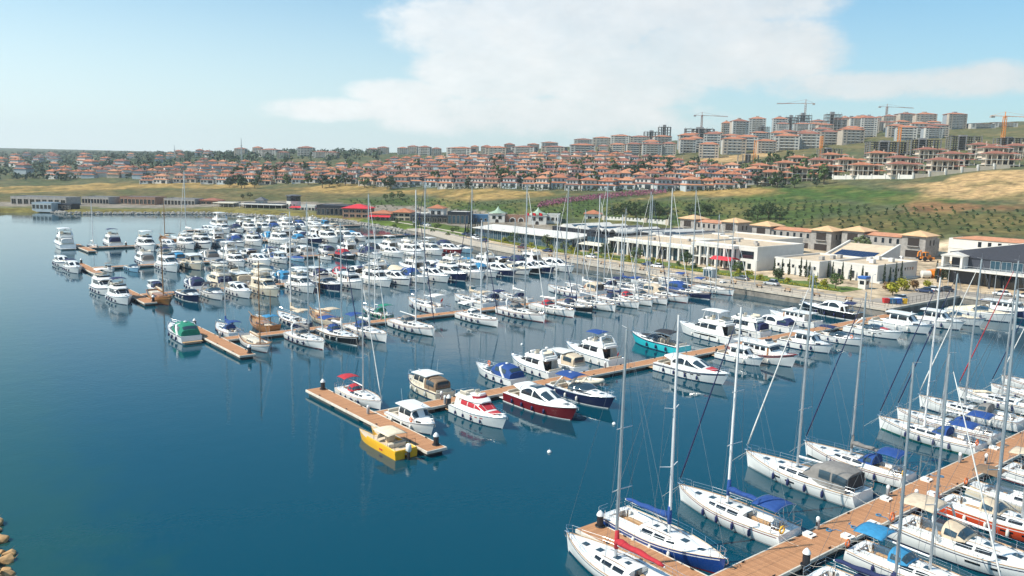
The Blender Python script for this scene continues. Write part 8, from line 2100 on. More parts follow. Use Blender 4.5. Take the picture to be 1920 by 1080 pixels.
def shop(key, name, label, wall, roofm, roof='flat', nwin=4, awning=None, dy=0.0, storeys=1, cat='building', glass='glass_dark'):
 b, hw, h, d = wfb(key, name, label, cat, dy)
 if roof == 'flat':
  w_ = b.flat(0, d, -hw, hw, h, wall, roofm, .35)
 else:
  hb_ = h * .70
  w_ = b.part('wall', MB().box(0, d, -hw, hw, -1.5, hb_), wall)
  b.part('roof', MB().hip(0, d, -hw, hw, hb_, h * .30, .8, .15), roofm, w_)
  h = hb_
 for k in range(storeys):
  b.windows('f', nwin, -hw, hw, .3 + k * h / storeys, (k + .72) * h / storeys, .7, 0, glass, 'plaster_cream', w_)
 if awning:
  b.part('awning', MB().add([(-3, -hw, h * .55), (0, -hw, h * .8), (0, hw, h * .8), (-3, hw, h * .55), (-3, -hw, h * .5), (0, -hw, h * .75), (0, hw, h * .75), (-3, hw, h * .5)], [(0, 3, 2, 1), (4, 5, 6, 7), (0, 4, 7, 3), (0, 1, 5, 4), (2, 3, 7, 6)]), awning, w_)
  for y in (-hw + .2, 0, hw - .2):
   b.part('awning_post', MB().cyl(-2.9, y, -1, h * .55, .06, n=6), 'steel_light', w_)
 return b, w_
shop('brown_left', 'restaurant', 'yellow-fronted restaurant with red awning on the lawn edge', 'plaster_cream', 'roof_orange', 'hip', 4, 'awning_red', 0, 1)
shop('brown_right', 'restaurant', 'two-storey restaurant with orange hip roof beside the yellow-fronted one', 'plaster_tan', 'roof_orange', 'hip', 3, None, 0, 2)
tower('orange_tower', 'small white arched tower with orange hip roof by the restaurants', 'roof_orange', 'plaster_white', 'hip')
shop('white_link', 'link_building', 'low white flat building left of the small arched tower', 'plaster_white', 'roof_white', 'flat', 3)
shop('grey_block', 'grey_pavilion', 'dark grey flat-roofed pavilion with white roof edge by the lawn', 'steel_dark', 'roof_white', 'flat', 5, None, 0, 1, 'building', 'glass_blue')
b, hw, h, d = wfb('container', 'site_container', 'blue container cabin left of the green-roofed gate', 'container')
w_ = b.part('body', MB().box(0, d, -hw, hw, -.5, h), 'container_blue')
b.part('door', MB().box(-.05, .02, 1.0, 2.6, 0, 2.6), 'steel_dark', w_)
b.windows('f', 2, -hw, 0, 1.2, 2.4, .5, 0, 'glass_dark', 'steel_light', w_)
for k in range(10):
 b.part('rib', MB().box(-.06, 0, -hw + (k + .3) * .8, -hw + (k + .3) * .8 + .12, -.3, h - .1), 'container_blue', w_)
shop('shade_terrace', 'shaded_terrace', 'dark shaded restaurant terrace below the small arched tower', 'steel_dark', 'roof_slate', 'flat', 7)
shop('red_pavilion', 'restaurant', 'dark two-storey restaurant with red hip roof and red canopy', 'stone_brown', 'awning_red', 'hip', 4, None, 0, 2)
shop('dark_hall', 'restaurant', 'long dark flat-roofed restaurant with glazed front left of the red one', 'steel_dark', 'roof_slate', 'flat', 7)
b, hw, h, d = wfb('octagon', 'round_pavilion', 'white octagonal drum with dark glazed top storey', 'building')
w_ = b.part('wall', MB().lathe([(hw, -1.5), (hw, h * .62)], 8, (hw, 0, 0)), 'plaster_white')
b.part('glazed_storey', MB().lathe([(hw * .98, h * .62), (hw * .98, h * .92)], 8, (hw, 0, 0)), 'glass_dark', w_)
b.part('roof', MB().lathe([(hw * 1.12, h * .92), (hw * 1.12, h * .97), (hw * .3, h * 1.02)], 8, (hw, 0, 0)), 'roof_slate', w_)
b.windows('f', 3, -hw * .7, hw * .7, .8, h * .45, .45, .3, 'glass_dark', 'plaster_white', w_, .35)
shop('white_cafe', 'cafe', 'low white cafe right of the octagonal drum', 'plaster_white', 'roof_white', 'flat', 4)
b, hw, h, d = wfb('red_awning', 'awning_canopy', 'long red awning in front of the octagonal drum', 'awning', -4)
b.part('canopy', MB().grid(lambda u, v: (6 * u, -hw + 2 * hw * v, h * (.75 + .22 * u) + .12 * abs(sin(pi * 6 * v))), 0, 1, 0, 1, 3, 36, .08), 'awning_red')
for k in range(6):
 b.part('post', MB().cyl(.2, -hw + .2 + k * (2 * hw - .4) / 5, -1, h * .75, .07, n=6), 'steel_light')
b, hw, h, d = wfb('long_canopy', 'terrace_canopy', 'long white terrace canopy on posts along the far shore', 'canopy')
b.part('canopy', MB().box(0, d * .6, -hw, hw, h * .8, h * .9), 'roof_white')
b.part('back_wall', MB().box(d * .6, d, -hw, hw, -1, h), 'steel_dark')
for k in range(8):
 b.part('post', MB().cyl(.4, -hw + .4 + k * (2 * hw - .8) / 7, -1, h * .8, .12, n=6), 'plaster_white')
shop('small_tower', 'turret_house', 'small white turret house behind the long terrace canopy', 'plaster_white', 'roof_slate', 'hip', 2, None, 4, 1)
b, hw, h, d = wfb('canopy_left', 'terrace_canopy', 'short white terrace canopy with people seating left of the long one', 'canopy')
b.r['label'] = 'short white terrace canopy left of the long one on the far shore'
b.part('canopy', MB().box(0, d * .7, -hw, hw, h * .8, h * .92), 'awning_cream')
b.part('back_wall', MB().box(d * .7, d, -hw, hw, -1, h), 'plaster_grey')
for k in range(5):
 b.part('post', MB().cyl(.4, -hw + .4 + k * (2 * hw - .8) / 4, -1, h * .8, .12, n=6), 'plaster_white')
shop('red_sheds', 'restaurant', 'small far restaurant with dull red roof and red parasols', 'stone_brown', 'roof_orange_brown', 'hip', 3)
for k, lab in (('shed_a', 'long grey far shed nearest the red-roofed restaurant'), ('shed_b', 'long dark far shed with openings, second from right'), ('shed_c', 'low far shed with grey roof, third from right'), ('shed_d', 'longest low far shed at the left edge')):
 b, w_ = shop(k, 'harbour_shed', lab, 'plaster_grey' if k != 'shed_b' else 'stone_brown', 'roof_slate', 'flat', 9)
shop('boat_house', 'boat_house', 'low blue-roofed boat house at the far left waterline', 'plaster_blue', 'container_blue', 'flat', 5, None, 26)
shop('boat_shed', 'boat_house', 'dark open boat shed right of the blue-roofed boat house', 'steel_dark', 'roof_slate', 'flat', 4, None, 22)

# ------------------------------------------------------------------ villas on the hillside
WIN = MB().box(-.55, .55, -.06, .03, 0, 1.35).mesh('window', 'glass_dark')
def villa_template(seed):
 r = random.Random(seed)
 tp = Tpl()
 def win(par, x, y, z, face, w_=1.1, h=1.4):
  if face == 'f':
   mb = MB().box(x - w_ / 2, x + w_ / 2, y - .06, y + .02, z, z + h)
  else:
   mb = MB().box(y - .02 if face == 'r' else y - .06, y + .06 if face == 'r' else y + .02, x - w_ / 2, x + w_ / 2, z, z + h)
  tp.add('window', mb, 'glass_dark', par, 'win')
 a, bq = (6.0, 4.6) if seed % 2 else (5.4, 5.0)
 lo = tp.add('ground_floor', MB().box(-a, a, -bq, bq, -3.0, 3.1), 'wall')
 up = tp.add('upper_floor', MB().box(-a + 1.0, a - 2.2, -bq + 1.2, bq - .4, 3.1, 6.0), 'wall')
 tp.add('roof', MB().hip(-a + 1.0, a - 2.2, -bq + 1.2, bq - .4, 6.0, 1.75, .75, .2), 'roof')
 tp.add('porch_roof', MB().add([(-a - .5, -bq - .5, 3.0), (a + .5, -bq - .5, 3.0), (a + .5, bq + .5, 3.0), (-a - .5, bq + .5, 3.0), (-a + .99, -bq + 1.19, 3.75), (a - 2.19, -bq + 1.19, 3.75), (a - 2.19, bq - .39, 3.75), (-a + .99, bq - .39, 3.75)],
         [(0, 1, 5, 4), (1, 2, 6, 5), (2, 3, 7, 6), (3, 0, 4, 7), (3, 2, 1, 0)]), 'roof')
 tp.add('chimney', MB().box(a - 3.4, a - 2.8, -.3, .3, 6.2, 8.6).box(a - 3.5, a - 2.7, -.4, .4, 8.6, 8.75), 'chim', 2)
 if seed % 3 == 0:
  tp.add('dormer', MB().add([(-1.2, -bq + 1.3, 6.4), (1.2, -bq + 1.3, 6.4), (0, -bq + 1.3, 7.7), (-1.2, 0, 6.4), (1.2, 0, 6.4), (0, .6, 7.7)], [(0, 1, 2), (0, 2, 5, 3), (1, 4, 5, 2)]), 'roof', 2)
 for x in (-3.4, -.6, 2.4):
  win(up, x * .8 - .6, -bq + 1.2, 3.95, 'f')
 for x in (-4.2, -1.6):
  win(lo, x, -bq, .6, 'f', 1.5, 1.7)
 tp.add('terrace_door', MB().box(1.0, 4.4, -bq - .06, -bq + .02, -.2, 2.3), 'glass_dark', lo, 'win')
 win(up, -.5, a - 2.2, 3.95, 'r')
 win(lo, 0, a, .6, 'r', 1.6, 1.6)
 win(up, -.5, -a + 1.0, 3.95, 'l')
 for x in (-a + .3, a - .3):
  tp.add('porch_post', MB().box(x - .2, x + .2, -bq - .45, -bq - .1, -2.5, 3.0), 'post', None, 'win')
 return tp
VT = [villa_template(i) for i in range(4)]
vr = random.Random(21)
mat('roof_brick', (.24, .10, .075), rough=.9, var=.25, vscale=.5)
ROOFS = ['roof_orange', 'roof_orange', 'roof_orange_pale', 'roof_orange_brown', 'roof_brick']
WALLS = ['plaster_blue', 'plaster_white', 'plaster_blue', 'plaster_cream', 'plaster_white']
for (rn, L) in VILLAS:
 for i, (x, y) in enumerate(L):
  nearrow = y < 760
  lab = 'orange-roofed villa, %s from the left in the %s' % (ordn(i + 1), rn if 'row along' not in rn else 'front row along the field edge')
  VT[vr.randrange(4)].put('villa', lab, 'house', (x, y, ground(x, y) + .4), vr.uniform(-.5, .2) + (.35 if x < -250 else 0), {'wall': vr.choice(WALLS), 'roof': vr.choice(ROOFS), 'chim': 'plaster_cream', 'post': 'plaster_white'}, ('win',) if nearrow else (), 'orange-roofed villas on the hillside', sc=(vr.uniform(.85, 1.2), vr.uniform(.9, 1.1), vr.uniform(.85, 1.12)))

# unfinished duplex villas: white posts, open storeys, brown-red roofs
def shell_template():
 tp = Tpl()
 lo = tp.add('core_wall', MB().box(-8, 8, -2.5, 5, -4, 6.2), 'wall')
 for z in (0.0, 3.1):
  tp.add('floor_slab', MB().box(-9.6, 9.6, -6.0, 5.4, z - .25, z), 'plaster_white')
 tp.add('eaves_beam', MB().box(-9.6, 9.6, -6.0, 5.4, 6.0, 6.3), 'plaster_white')
 tp.add('roof', MB().hip(-9.0, 4.2, -5.6, 5.2, 6.3, 1.7, .8, .2), 'roof')
 tp.add('roof', MB().hip(5.2, 9.2, -4.6, 4.8, 6.3, .9, .5, .2), 'roof')
 tp.add('porch_roof', MB().add([(3.4, -6.6, 3.0), (10.2, -6.6, 3.0), (10.2, -3.6, 4.0), (3.4, -3.6, 4.0)], [(0, 1, 2, 3)]), 'roof')
 for k in range(7):
  x = -9.2 + k * 18.4 / 6
  tp.add('post', MB().box(x - .22, x + .22, -5.9, -5.5, -4, 6.0), 'plaster_cream')
 for (x, z) in ((-6, .2), (-2, .2), (2.5, .2), (6, .2), (-5.5, 3.3), (-1, 3.3), (4.5, 3.3)):
  tp.add('opening', MB().box(x - 1.1, x + 1.1, -2.58, -2.49, z, z + 2.2), 'void_dark', lo)
 for x in (-4.5, 2.0):
  tp.add('chimney', MB().box(x - .3, x + .3, .2, .8, 6.8, 9.0), 'plaster_cream')
 return tp
ST_ = shell_template()
for i, (x, y) in enumerate(SHELLS):
 row = 'front row' if i < 7 else 'middle row' if i < 14 else 'back row'
 k = i if i < 7 else i - 7 if i < 14 else i - 14
 ST_.put('unfinished_villa', 'unfinished duplex villa with white posts and red-brown roof, %s from left, %s' % (ordn(k + 1), row), 'house', (x, y, ground(x, y) + 1.2), vr.uniform(-.22, -.05), {'wall': 'plaster_tan', 'roof': vr.choice(['roof_orange_brown', 'roof_orange'])}, (), 'unfinished villas on the right hillside')
# retaining walls below them
for (a, bb, lab) in ((SHELLS[2], SHELLS[4], 'white retaining wall below the unfinished villas'), (SHELLS[4], SHELLS[6], 'stepped pale retaining wall climbing right below the unfinished villas')):
 dx, dy = bb[0] - a[0], bb[1] - a[1]
 Lr = hypot(dx, dy)
 n = 6
 rw = thing('retaining_wall', lab, 'wall', (a[0], a[1] - 12, 0), atan2(dy, dx))
 for k in range(n):
  px, py = a[0] + dx * (k + .5) / n, a[1] - 12 + dy * (k + .5) / n
  z = ground(px, py)
  obj('wall_panel', MB().box(Lr * k / n + .02, Lr * (k + 1) / n - .02, 0, .6, z - 4, z + 2.4).mesh('wall_panel', 'plaster_white' if lab[0] == 'w' else 'plaster_cream'), rw)
  obj('pilaster', MB().box(Lr * k / n - .4, Lr * k / n + .4, -.3, .9, z - 4, z + 3.1).mesh('pilaster', 'plaster_white'), rw)

# ------------------------------------------------------------------ apartment blocks (built 20 m wide and scaled to each plot)
def block_template(fl, kind):
 tp = Tpl()
 H_ = fl * 3.0
 if kind == 'k':      # concrete skeleton
  for k in range(fl + 1):
   tp.add('floor_slab', MB().box(-10, 10, -7, 7, k * 3.0 - .35, k * 3.0), 'wall')
  for i in range(5):
   for j in (-6.6, 0, 6.6):
    x = -9.6 + i * 4.8
    tp.add('column', MB().box(x - .35, x + .35, j - .35, j + .35, -6, H_ - .35), 'wall')
  tp.add('lift_core', MB().box(-2.5, 2.5, 1.2, 5.5, -6, H_ + 2.5), 'wall')
  for i in range(6):
   x = -9 + i * 3.6
   tp.add('starter_bars', MB().box(x - .12, x + .12, -6.7, -6.5, H_, H_ + 1.6), 'wall')
  return tp
 w_ = tp.add('wall', MB().box(-10, 10, -7, 7, -6, H_), 'wall')
 tp.add('corner_bay', MB().box(-10.6, -6.2, -7.7, -3, -6, H_ - .4), 'bay')
 tp.add('corner_bay', MB().box(6.2, 10.6, -7.7, -3, -6, H_ - .4), 'bay')
 tp.add('roof', MB().hip(-10, 10, -7, 7, H_, 2.6 if kind == 'm' else 3.2, .9, .3), 'roof')
 tp.add('stair_head', MB().box(-2, 2, -1, 3, H_ + .3, H_ + (3.4 if kind == 'm' else 5)), 'wall')
 for k in range(fl):
  z = k * 3.0
  tp.add('balcony', MB().box(-6.1, 6.1, -8.3, -7.0, z + 2.55, z + 2.8).box(-6.1, 6.1, -8.3, -8.2, z - .2 + 3.0, z + 3.6 if k < fl - 1 else z + 2.9), 'slab')
  for x in (-8.4, -4.2, 0, 4.2, 8.4):
   y = -7.7 if abs(x) > 6 else -7.0
   tp.add('window', MB().box(x - .95, x + .95, y - .06, y + .02, z + .8, z + 2.3), 'glass_dark', w_)
  for y in (-1.5, 3.5):
   tp.add('window', MB().box(9.98, 10.06, y - .8, y + .8, z + .8, z + 2.3), 'glass_dark', w_)
 return tp
BT = {'m': block_template(5, 'm'), 't': block_template(9, 't'), 'k': block_template(6, 'k')}
BT['d'] = BT['t']
BH = {'m': 17.0, 't': 31.0, 'k': 20.0, 'd': 31.0}
cnt = {}
for i, (x, y, w_, h, k) in enumerate(BLOCKS):
 cnt[k] = cnt.get(k, 0) + 1
 word = {'m': 'mid-rise apartment block with orange roof', 't': 'tall cream apartment tower on the hilltop', 'k': 'bare concrete building frame under construction', 'd': 'dark apartment tower on the hilltop'}[k]
 wall = {'m': vr.choice(['facade_beige', 'facade_slate', 'facade_pale']), 't': vr.choice(['facade_beige', 'facade_slate', 'facade_slate']), 'k': 'raw_concrete', 'd': 'facade_slate'}[k]
 s_ = w_ / 21.0
 BT[k].put({'m': 'apartment_block', 't': 'apartment_tower', 'k': 'concrete_frame', 'd': 'apartment_tower'}[k], '%s, %s of its kind counting from the left' % (word, ordn(cnt[k])), 'building',
    (x, y + 5, ground(x, y) + .3), vr.uniform(-.35, .1), {'wall': wall, 'bay': vr.choice(['facade_beige', 'facade_pale']), 'slab': 'facade_pale', 'roof': vr.choice(['roof_orange', 'roof_orange_brown'])}, (), 'apartment blocks on the hill', sc=(s_, max(.55, min(1.3, s_)), h / BH[k]))

# tower cranes
def crane_template(jib):
 tp = Tpl()
 mb = MB()
 for sx in (-1, 1):
  for sy in (-1, 1):
   mb.box(sx * .9 - .16, sx * .9 + .16, sy * .9 - .16, sy * .9 + .16, -4, 40)
 for k in range(14):
  z = k * 2.9
  for sd in (-1, 1):
   mb.tube([(-.9, sd * .9, z), (.9, sd * .9, z + 2.9)], .12, 4).tube([(sd * .9, -.9, z), (sd * .9, .9, z + 2.9)], .12, 4)
 tp.add('mast', mb, 'c')
 if jib:
  mb = MB()
  mb.tube([(-12, 0, 40.6), (38, 0, 40.6)], .28, 4).tube([(0, 0, 41), (38, -.7, 39.6)], .2, 4).tube([(0, 0, 41), (38, .7, 39.6)], .2, 4)
  for k in range(12):
   mb.tube([(k * 3, .5, 39.8), (k * 3 + 1.5, 0, 40.7)], .1, 4)
  tp.add('jib', mb, 'c')
  tp.add('apex', MB().tube([(0, 0, 40), (0, 0, 46)], .4, 4), 'c')
  tp.add('pendant', MB().tube([(0, 0, 46), (26, 0, 40.8)], .1, 4).tube([(0, 0, 46), (-11, 0, 40.8)], .1, 4), 'c')
  tp.add('counterweight', MB().box(-12, -9, -1, 1, 38.4, 40.4), 'plaster_grey')
  tp.add('cab', MB().box(-.2, 1.8, .9, 2.4, 38.2, 40.2), 'plaster_white')
 return tp
CRT = {True: crane_template(True), False: crane_template(False)}
for i, (x, y, h, jl, c, d) in enumerate(CRANES):
 lab = ['tower crane with long jib pointing left above the hilltop towers', 'tower crane above the leftmost dark concrete frames', 'tower crane with level jib behind the hilltop towers', 'orange crane mast among the right hillside frames', 'large orange tower crane at the right edge', 'short orange crane mast left of the unfinished villas', 'small orange crane mast in front of the mid-rise blocks'][i]
 CRT[jl > 0].put('tower_crane', lab, 'crane', (x, y, ground(x, y)), pi - .2 if d else .15, {'c': 'paint_orange' if c == 'o' else 'roof_orange_brown'}, (), 'tower cranes on the hill', sc=(1.0, 1.0, h / 40.6))
for i, (x, y, h) in enumerate(((-330, 1010, 30), (-480, 1180, 22))):
 tp = thing('radio_mast', ['thin radio mast on the skyline above the left hill houses', 'shorter thin radio mast on the far left skyline'][i], 'mast', (x, y, ground(x, y)))
 obj('lattice', MB().tube([(-.8, 0, -3), (0, 0, h)], .28, 4).tube([(.8, 0, -3), (0, 0, h)], .28, 4).mesh('lattice', 'steel_light'), tp)
 obj('platform', MB().box(-1.2, 1.2, -1.2, 1.2, h * .7, h * .7 + .4).mesh('platform', 'steel_light'), tp)

# ------------------------------------------------------------------ vegetation
def leaf_mat(name, col, col2):
 mat(name, col, rough=.7, col2=col2, vscale=1.4, spec=.25)
leaf_mat('leaf_dark', (.030, .055, .022), (.060, .095, .030))
leaf_mat('leaf_mid', (.055, .095, .028), (.105, .150, .045))
leaf_mat('leaf_olive', (.10, .13, .06), (.17, .20, .09))
leaf_mat('leaf_yellow', (.20, .21, .020), (.36, .32, .03))
leaf_mat('leaf_cypress', (.018, .035, .020), (.040, .065, .030))
leaf_mat('flower_purple', (.25, .065, .135), (.33, .13, .18))
leaf_mat('leaf_far', (.040, .070, .048), (.075, .105, .060))
leaf_mat('leaf_russet', (.14, .07, .035), (.20, .13, .05))
mat('bark', (.10, .07, .05), rough=.95, var=.3)

def quads(mb, c, n, rad, size, rng, up=.4):
 for _ in range(n):
  d = Vector((rng.gauss(0, 1), rng.gauss(0, 1), rng.gauss(0, 1)))
  d.normalize()
  p = Vector(c) + Vector((d.x * rad[0], d.y * rad[1], d.z * rad[2])) * rng.uniform(.55, 1.0)
  nrm = (d + Vector((rng.uniform(-.6, .6), rng.uniform(-.6, .6), rng.uniform(-.2, .8) * up * 2))).normalized()
  a = nrm.orthogonal().normalized()
  a.rotate(Matrix.Rotation(rng.uniform(0, 6.28), 3, nrm))
  b = nrm.cross(a)
  s = size * rng.uniform(.6, 1.3)
  mb.add([p - a * s, p - b * s * .6, p + a * s, p + b * s * .6], [(0, 1, 2, 3)])

def broadleaf(seed, h=8.0, spread=3.6, n=70, per=16, leaf=.34):
 rng = random.Random(seed)
 cr = MB()
 tr = MB()
 tr.tube([(0, 0, -.6), (.1, .05, h * .22), (.05, .1, h * .42)], [h * .035, h * .028, h * .02], 7)
 for i in range(6):
  a = 2 * pi * i / 6 + rng.uniform(-.4, .4)
  tr.tube([(.05, .1, h * .32), (cos(a) * spread * .35, sin(a) * spread * .35, h * .52), (cos(a) * spread * .6, sin(a) * spread * .6, h * .68)], [h * .016, h * .010, h * .004], 5)
 for i in range(n):
  th = rng.uniform(0, 2 * pi)
  z = rng.uniform(-.75, 1.0)
  r = sqrt(max(0, 1 - z * z)) * rng.uniform(.55, 1.08)
  c = (cos(th) * r * spread, sin(th) * r * spread, h * .60 + z * h * .36)
  k = rng.uniform(.55, 1.15)
  quads(cr, c, per, (spread * .24 * k, spread * .24 * k, h * .09 * k), leaf, rng)
 return tr, cr
def tree_tpl(seed, **kw):
 tr, cr = broadleaf(seed, **kw)
 tp = Tpl()
 tp.add('trunk', tr, 'bark', smooth=60)
 tp.add('crown', cr, 'leaf')
 return tp
TREE = [tree_tpl(31), tree_tpl(32, spread=3.2), tree_tpl(33, spread=4.2)]
FART = [tree_tpl(41, n=26, per=9, leaf=.75), tree_tpl(42, n=24, per=9, leaf=.8, spread=3.0)]
def cypress_tpl(seed):
 rng = random.Random(seed)
 tp = Tpl()
 tp.add('trunk', MB().tube([(0, 0, -.4), (0, 0, 1.2)], [.09, .06], 6), 'bark')
 cr = MB()
 for i in range(34):
  f = i / 33
  r = .52 * (1 - f) ** .75 * (1 if f > .12 else .55 + f * 3.5) + .03
  for q in range(3):
   a = rng.uniform(0, 6.28)
   quads(cr, (cos(a) * r * .5, sin(a) * r * .5, .4 + f * 4.9), 7, (r * .6, r * .6, .22), .15, rng, 1.0)
 tp.add('crown', cr, 'leaf')
 return tp
CYP = [cypress_tpl(51), cypress_tpl(52)]
def shrub_tpl(seed, n=14, per=16, leaf=.16, flat=.8):
 rng = random.Random(seed)
 tp = Tpl()
 tp.add('stem', MB().tube([(0, 0, -.3), (.05, 0, .5)], [.06, .03], 5), 'bark')
 cr = MB()
 for i in range(n):
  a = rng.uniform(0, 6.28); r = rng.uniform(0, .7)
  quads(cr, (cos(a) * r, sin(a) * r, .35 + rng.uniform(0, 1.0) * flat), per, (.38, .38, .32), leaf, rng)
 tp.add('crown', cr, 'leaf')
 return tp
SHR = [shrub_tpl(61), shrub_tpl(62), shrub_tpl(63, 18)]
SAP = [shrub_tpl(71, 5, 9, .30, 1.0), shrub_tpl(72, 5, 9, .30, 1.1)]

gr = random.Random(77)
for i, (x, y, h) in enumerate(TREES):
 k = 1.0
 lab = None
 if i < 8: lab, grp, lf = 'dense dark tree in the big clump on the green slope, %s from left' % ordn(sorted(range(8), key=lambda j: TREES[j][0] / TREES[j][1]).index(i) + 1), 'trees of the big slope clump', 'leaf_dark'
 elif i < 11: lab, grp, lf = 'dark tree behind the leftmost grey shell, %s from left' % ordn(i - 7), 'trees behind the leftmost grey shell', 'leaf_dark'
 elif i < 15: lab, grp, lf = 'tall dark tree left of the second grey shell, %s from left' % ordn(i - 10), 'trees left of the second grey shell', 'leaf_dark'
 elif i == 15: lab, grp, lf = 'wide grey-green olive tree in front of the third grey shell', None, 'leaf_olive'
 elif i < 19: lab, grp, lf = 'dark tree standing among the villas, %s of three' % ordn(i - 15), 'dark trees among villas', 'leaf_dark'
 elif i < 22: lab, grp, lf = 'rounded bush-like tree on the golden slope, %s of three' % ordn(i - 18), 'bushes on the golden slope', 'leaf_mid'
 elif i < 24: lab, grp, lf = 'small dark tree on the far left field, %s of two' % ordn(i - 21), 'small field trees', 'leaf_dark'
 else: lab, grp, lf = 'dark tree at the left end of the villa front row, %s of four' % ordn(i - 23), 'trees left of villa front row', 'leaf_dark'
 if i == 15:
  x, y, _ = W(58, 100); h = 8.0
 TREE[i % 3].put('broadleaf_tree', lab, 'tree', (x, y, ground(x, y)), gr.uniform(0, 6), {'leaf': lf}, (), grp, sc=max(.35, h / 8.0))
for i, (x, y) in enumerate(GARDEN):
 FART[i % 2].put('garden_tree', 'small dark garden tree between the orange-roofed villas', 'tree', (x, y, ground(x, y)), gr.uniform(0, 6), {'leaf': gr.choice(['leaf_dark', 'leaf_far', 'leaf_mid'])}, (), 'garden trees among the villas', sc=gr.uniform(.6, 1.35))
for i, (x, y) in enumerate(SAPLINGS[:300]):
 SAP[i % 2].put('sapling', 'small dark sapling planted in rows on the green slope', 'shrub', (x, y, ground(x, y)), gr.uniform(0, 6), {'leaf': gr.choice(['leaf_dark', 'leaf_dark', 'leaf_mid'])}, (), 'saplings planted in rows on the slope', sc=(gr.uniform(.8, 1.4),) * 2 + (gr.uniform(.6, .95),))
rest = MB()
for (x, y) in SAPLINGS[300:]:
 k_ = gr.uniform(.7, 1.25)
 quads(rest, (x, y, ground(x, y) + .9 * k_), 22, (.75 * k_, .75 * k_, .6 * k_), .30 * k_, gr)
tag(obj('far_saplings', rest.mesh('far_saplings', 'leaf_dark')), 'more dark saplings in rows on the upper slope', 'shrubs', kind='stuff')

# purple flowering rows
pm = MB()
for (a, bb) in zip(PURPLE, PURPLE[1:]):
 n = int(hypot(bb[0] - a[0], bb[1] - a[1]) / 2.2)
 for k in range(n):
  for w_ in range(-4, 5):
   f = (k + gr.random()) / n
   x = a[0] + (bb[0] - a[0]) * f + gr.uniform(-.6, .6) + w_ * .6
   y = a[1] + (bb[1] - a[1]) * f + w_ * 2.6 + gr.uniform(-.5, .5)
   quads(pm, (x, y, ground(x, y) + .9), 9, (.9, .9, .8), .42, gr)
tag(obj('flowering_rows', pm.mesh('flowering_rows', 'flower_purple')), 'rows of purple flowering shrubs climbing the slope', 'shrubs', kind='stuff')

# wooded hills on the left horizon
fm = MB()
for _ in range(2400):
 y = 780 * math.exp(gr.uniform(0, 1.25))
 x = y * gr.uniform(-.95, -.16)
 if y < 1000 and x > -330: continue
 z = ground(x, y)
 hgt = gr.uniform(5, 10)
 quads(fm, (x, y, z + hgt * .45), 12, (hgt * .55, hgt * .55, hgt * .5), hgt * .26, gr)
tag(obj('distant_wood', fm.mesh('distant_wood', 'leaf_far')), 'distant blue-green wood covering the left hills', 'wood', kind='stuff')
# scattered houses inside the wood
for i in range(46):
 y = 820 * math.exp(gr.uniform(0, .75))
 x = y * gr.uniform(-.66, -.36)
 VT[i % 4].put('hill_house', 'small hazy house in the distant wooded hills at left', 'house', (x, y, ground(x, y) + 1.5), gr.uniform(-.3, .5), {'wall': gr.choice(WALLS), 'roof': gr.choice(ROOFS), 'chim': 'plaster_cream', 'post': 'plaster_white'}, (), 'houses in the wooded hills', sc=gr.uniform(1.0, 1.5))

# cypresses by the harbour office and the pavilion
cyp = [(47.5, 31.2), (44.5, 30.6), (42.5, 31.0), (38.6, 30.8), (37.2, 31.2), (35.6, 30.4), (33.4, 36.5), (32.2, 36.8), (29.0, 36.4), (26.6, 36.6), (23.0, 36.2), (19.0, 40.5), (18.6, 43), (18.5, 46), (18.4, 49)]
for i, (s, t) in enumerate(cyp):
 x, y, _ = W(s, t)
 CYP[i % 2].put('cypress', 'slim dark cypress against the white harbour office, %s from left' % ordn(i + 1), 'tree', (x, y, 2.0), gr.uniform(0, 6), {'leaf': 'leaf_cypress'}, (), 'cypresses by the harbour office', sc=(1.0, 1.0, gr.uniform(.8, 1.1)))
for i in range(14):
 x, y, _ = W(14.5 - (i % 7) * 1.2, 62 + (i // 7) * 5 + (i % 3))
 CYP[i % 2].put('cypress', 'cypress between harbour office and event hall, %s row, %s from left' % ('front' if i < 7 else 'back', ordn(i % 7 + 1)), 'tree', (x, y, 2.0), gr.uniform(0, 6), {'leaf': 'leaf_cypress'}, (), 'cypress row by the event hall', sc=(1.3, 1.3, gr.uniform(.9, 1.2)))
for i in range(11):
 x, y, _ = W(188 + (i % 6) * 1.7, 26 + (i // 6) * 2.6)
 CYP[i % 2].put('cypress', 'cypress in the clump left of the glass pavilion, %s row, %s from right' % ('front' if i < 6 else 'back', ordn(i % 6 + 1)), 'tree', (x, y, 2.0), gr.uniform(0, 6), {'leaf': 'leaf_cypress'}, (), 'cypress clump by the pavilion', sc=(1.1, 1.1, gr.uniform(.85, 1.15)))
# shrubs and small trees on the verge
vi = 0
for i in range(40):
 s = 20 + i * 4.2 + gr.uniform(-1, 1)
 if s > 190: break
 t = qt(s) + gr.uniform(15.4, 22)
 x, y, _ = W(s, t)
 big = i % 4 == 0
 (TREE if big else SHR)[i % 3].put('verge_tree' if big else 'verge_shrub', ('round green tree on the promenade verge, %s from right' if big else 'clipped shrub on the promenade verge, %s from right') % ordn((i // 4) + 1 if big else i - i // 4), 'tree' if big else 'shrub', (x, y, 2.06), gr.uniform(0, 6),
  {'leaf': gr.choice(['leaf_mid', 'leaf_olive', 'leaf_dark']) if big else gr.choice(['leaf_yellow', 'leaf_mid', 'leaf_yellow'])}, (), 'planting on the promenade verge', sc=gr.uniform(.42, .62) if big else gr.uniform(1.0, 1.7))
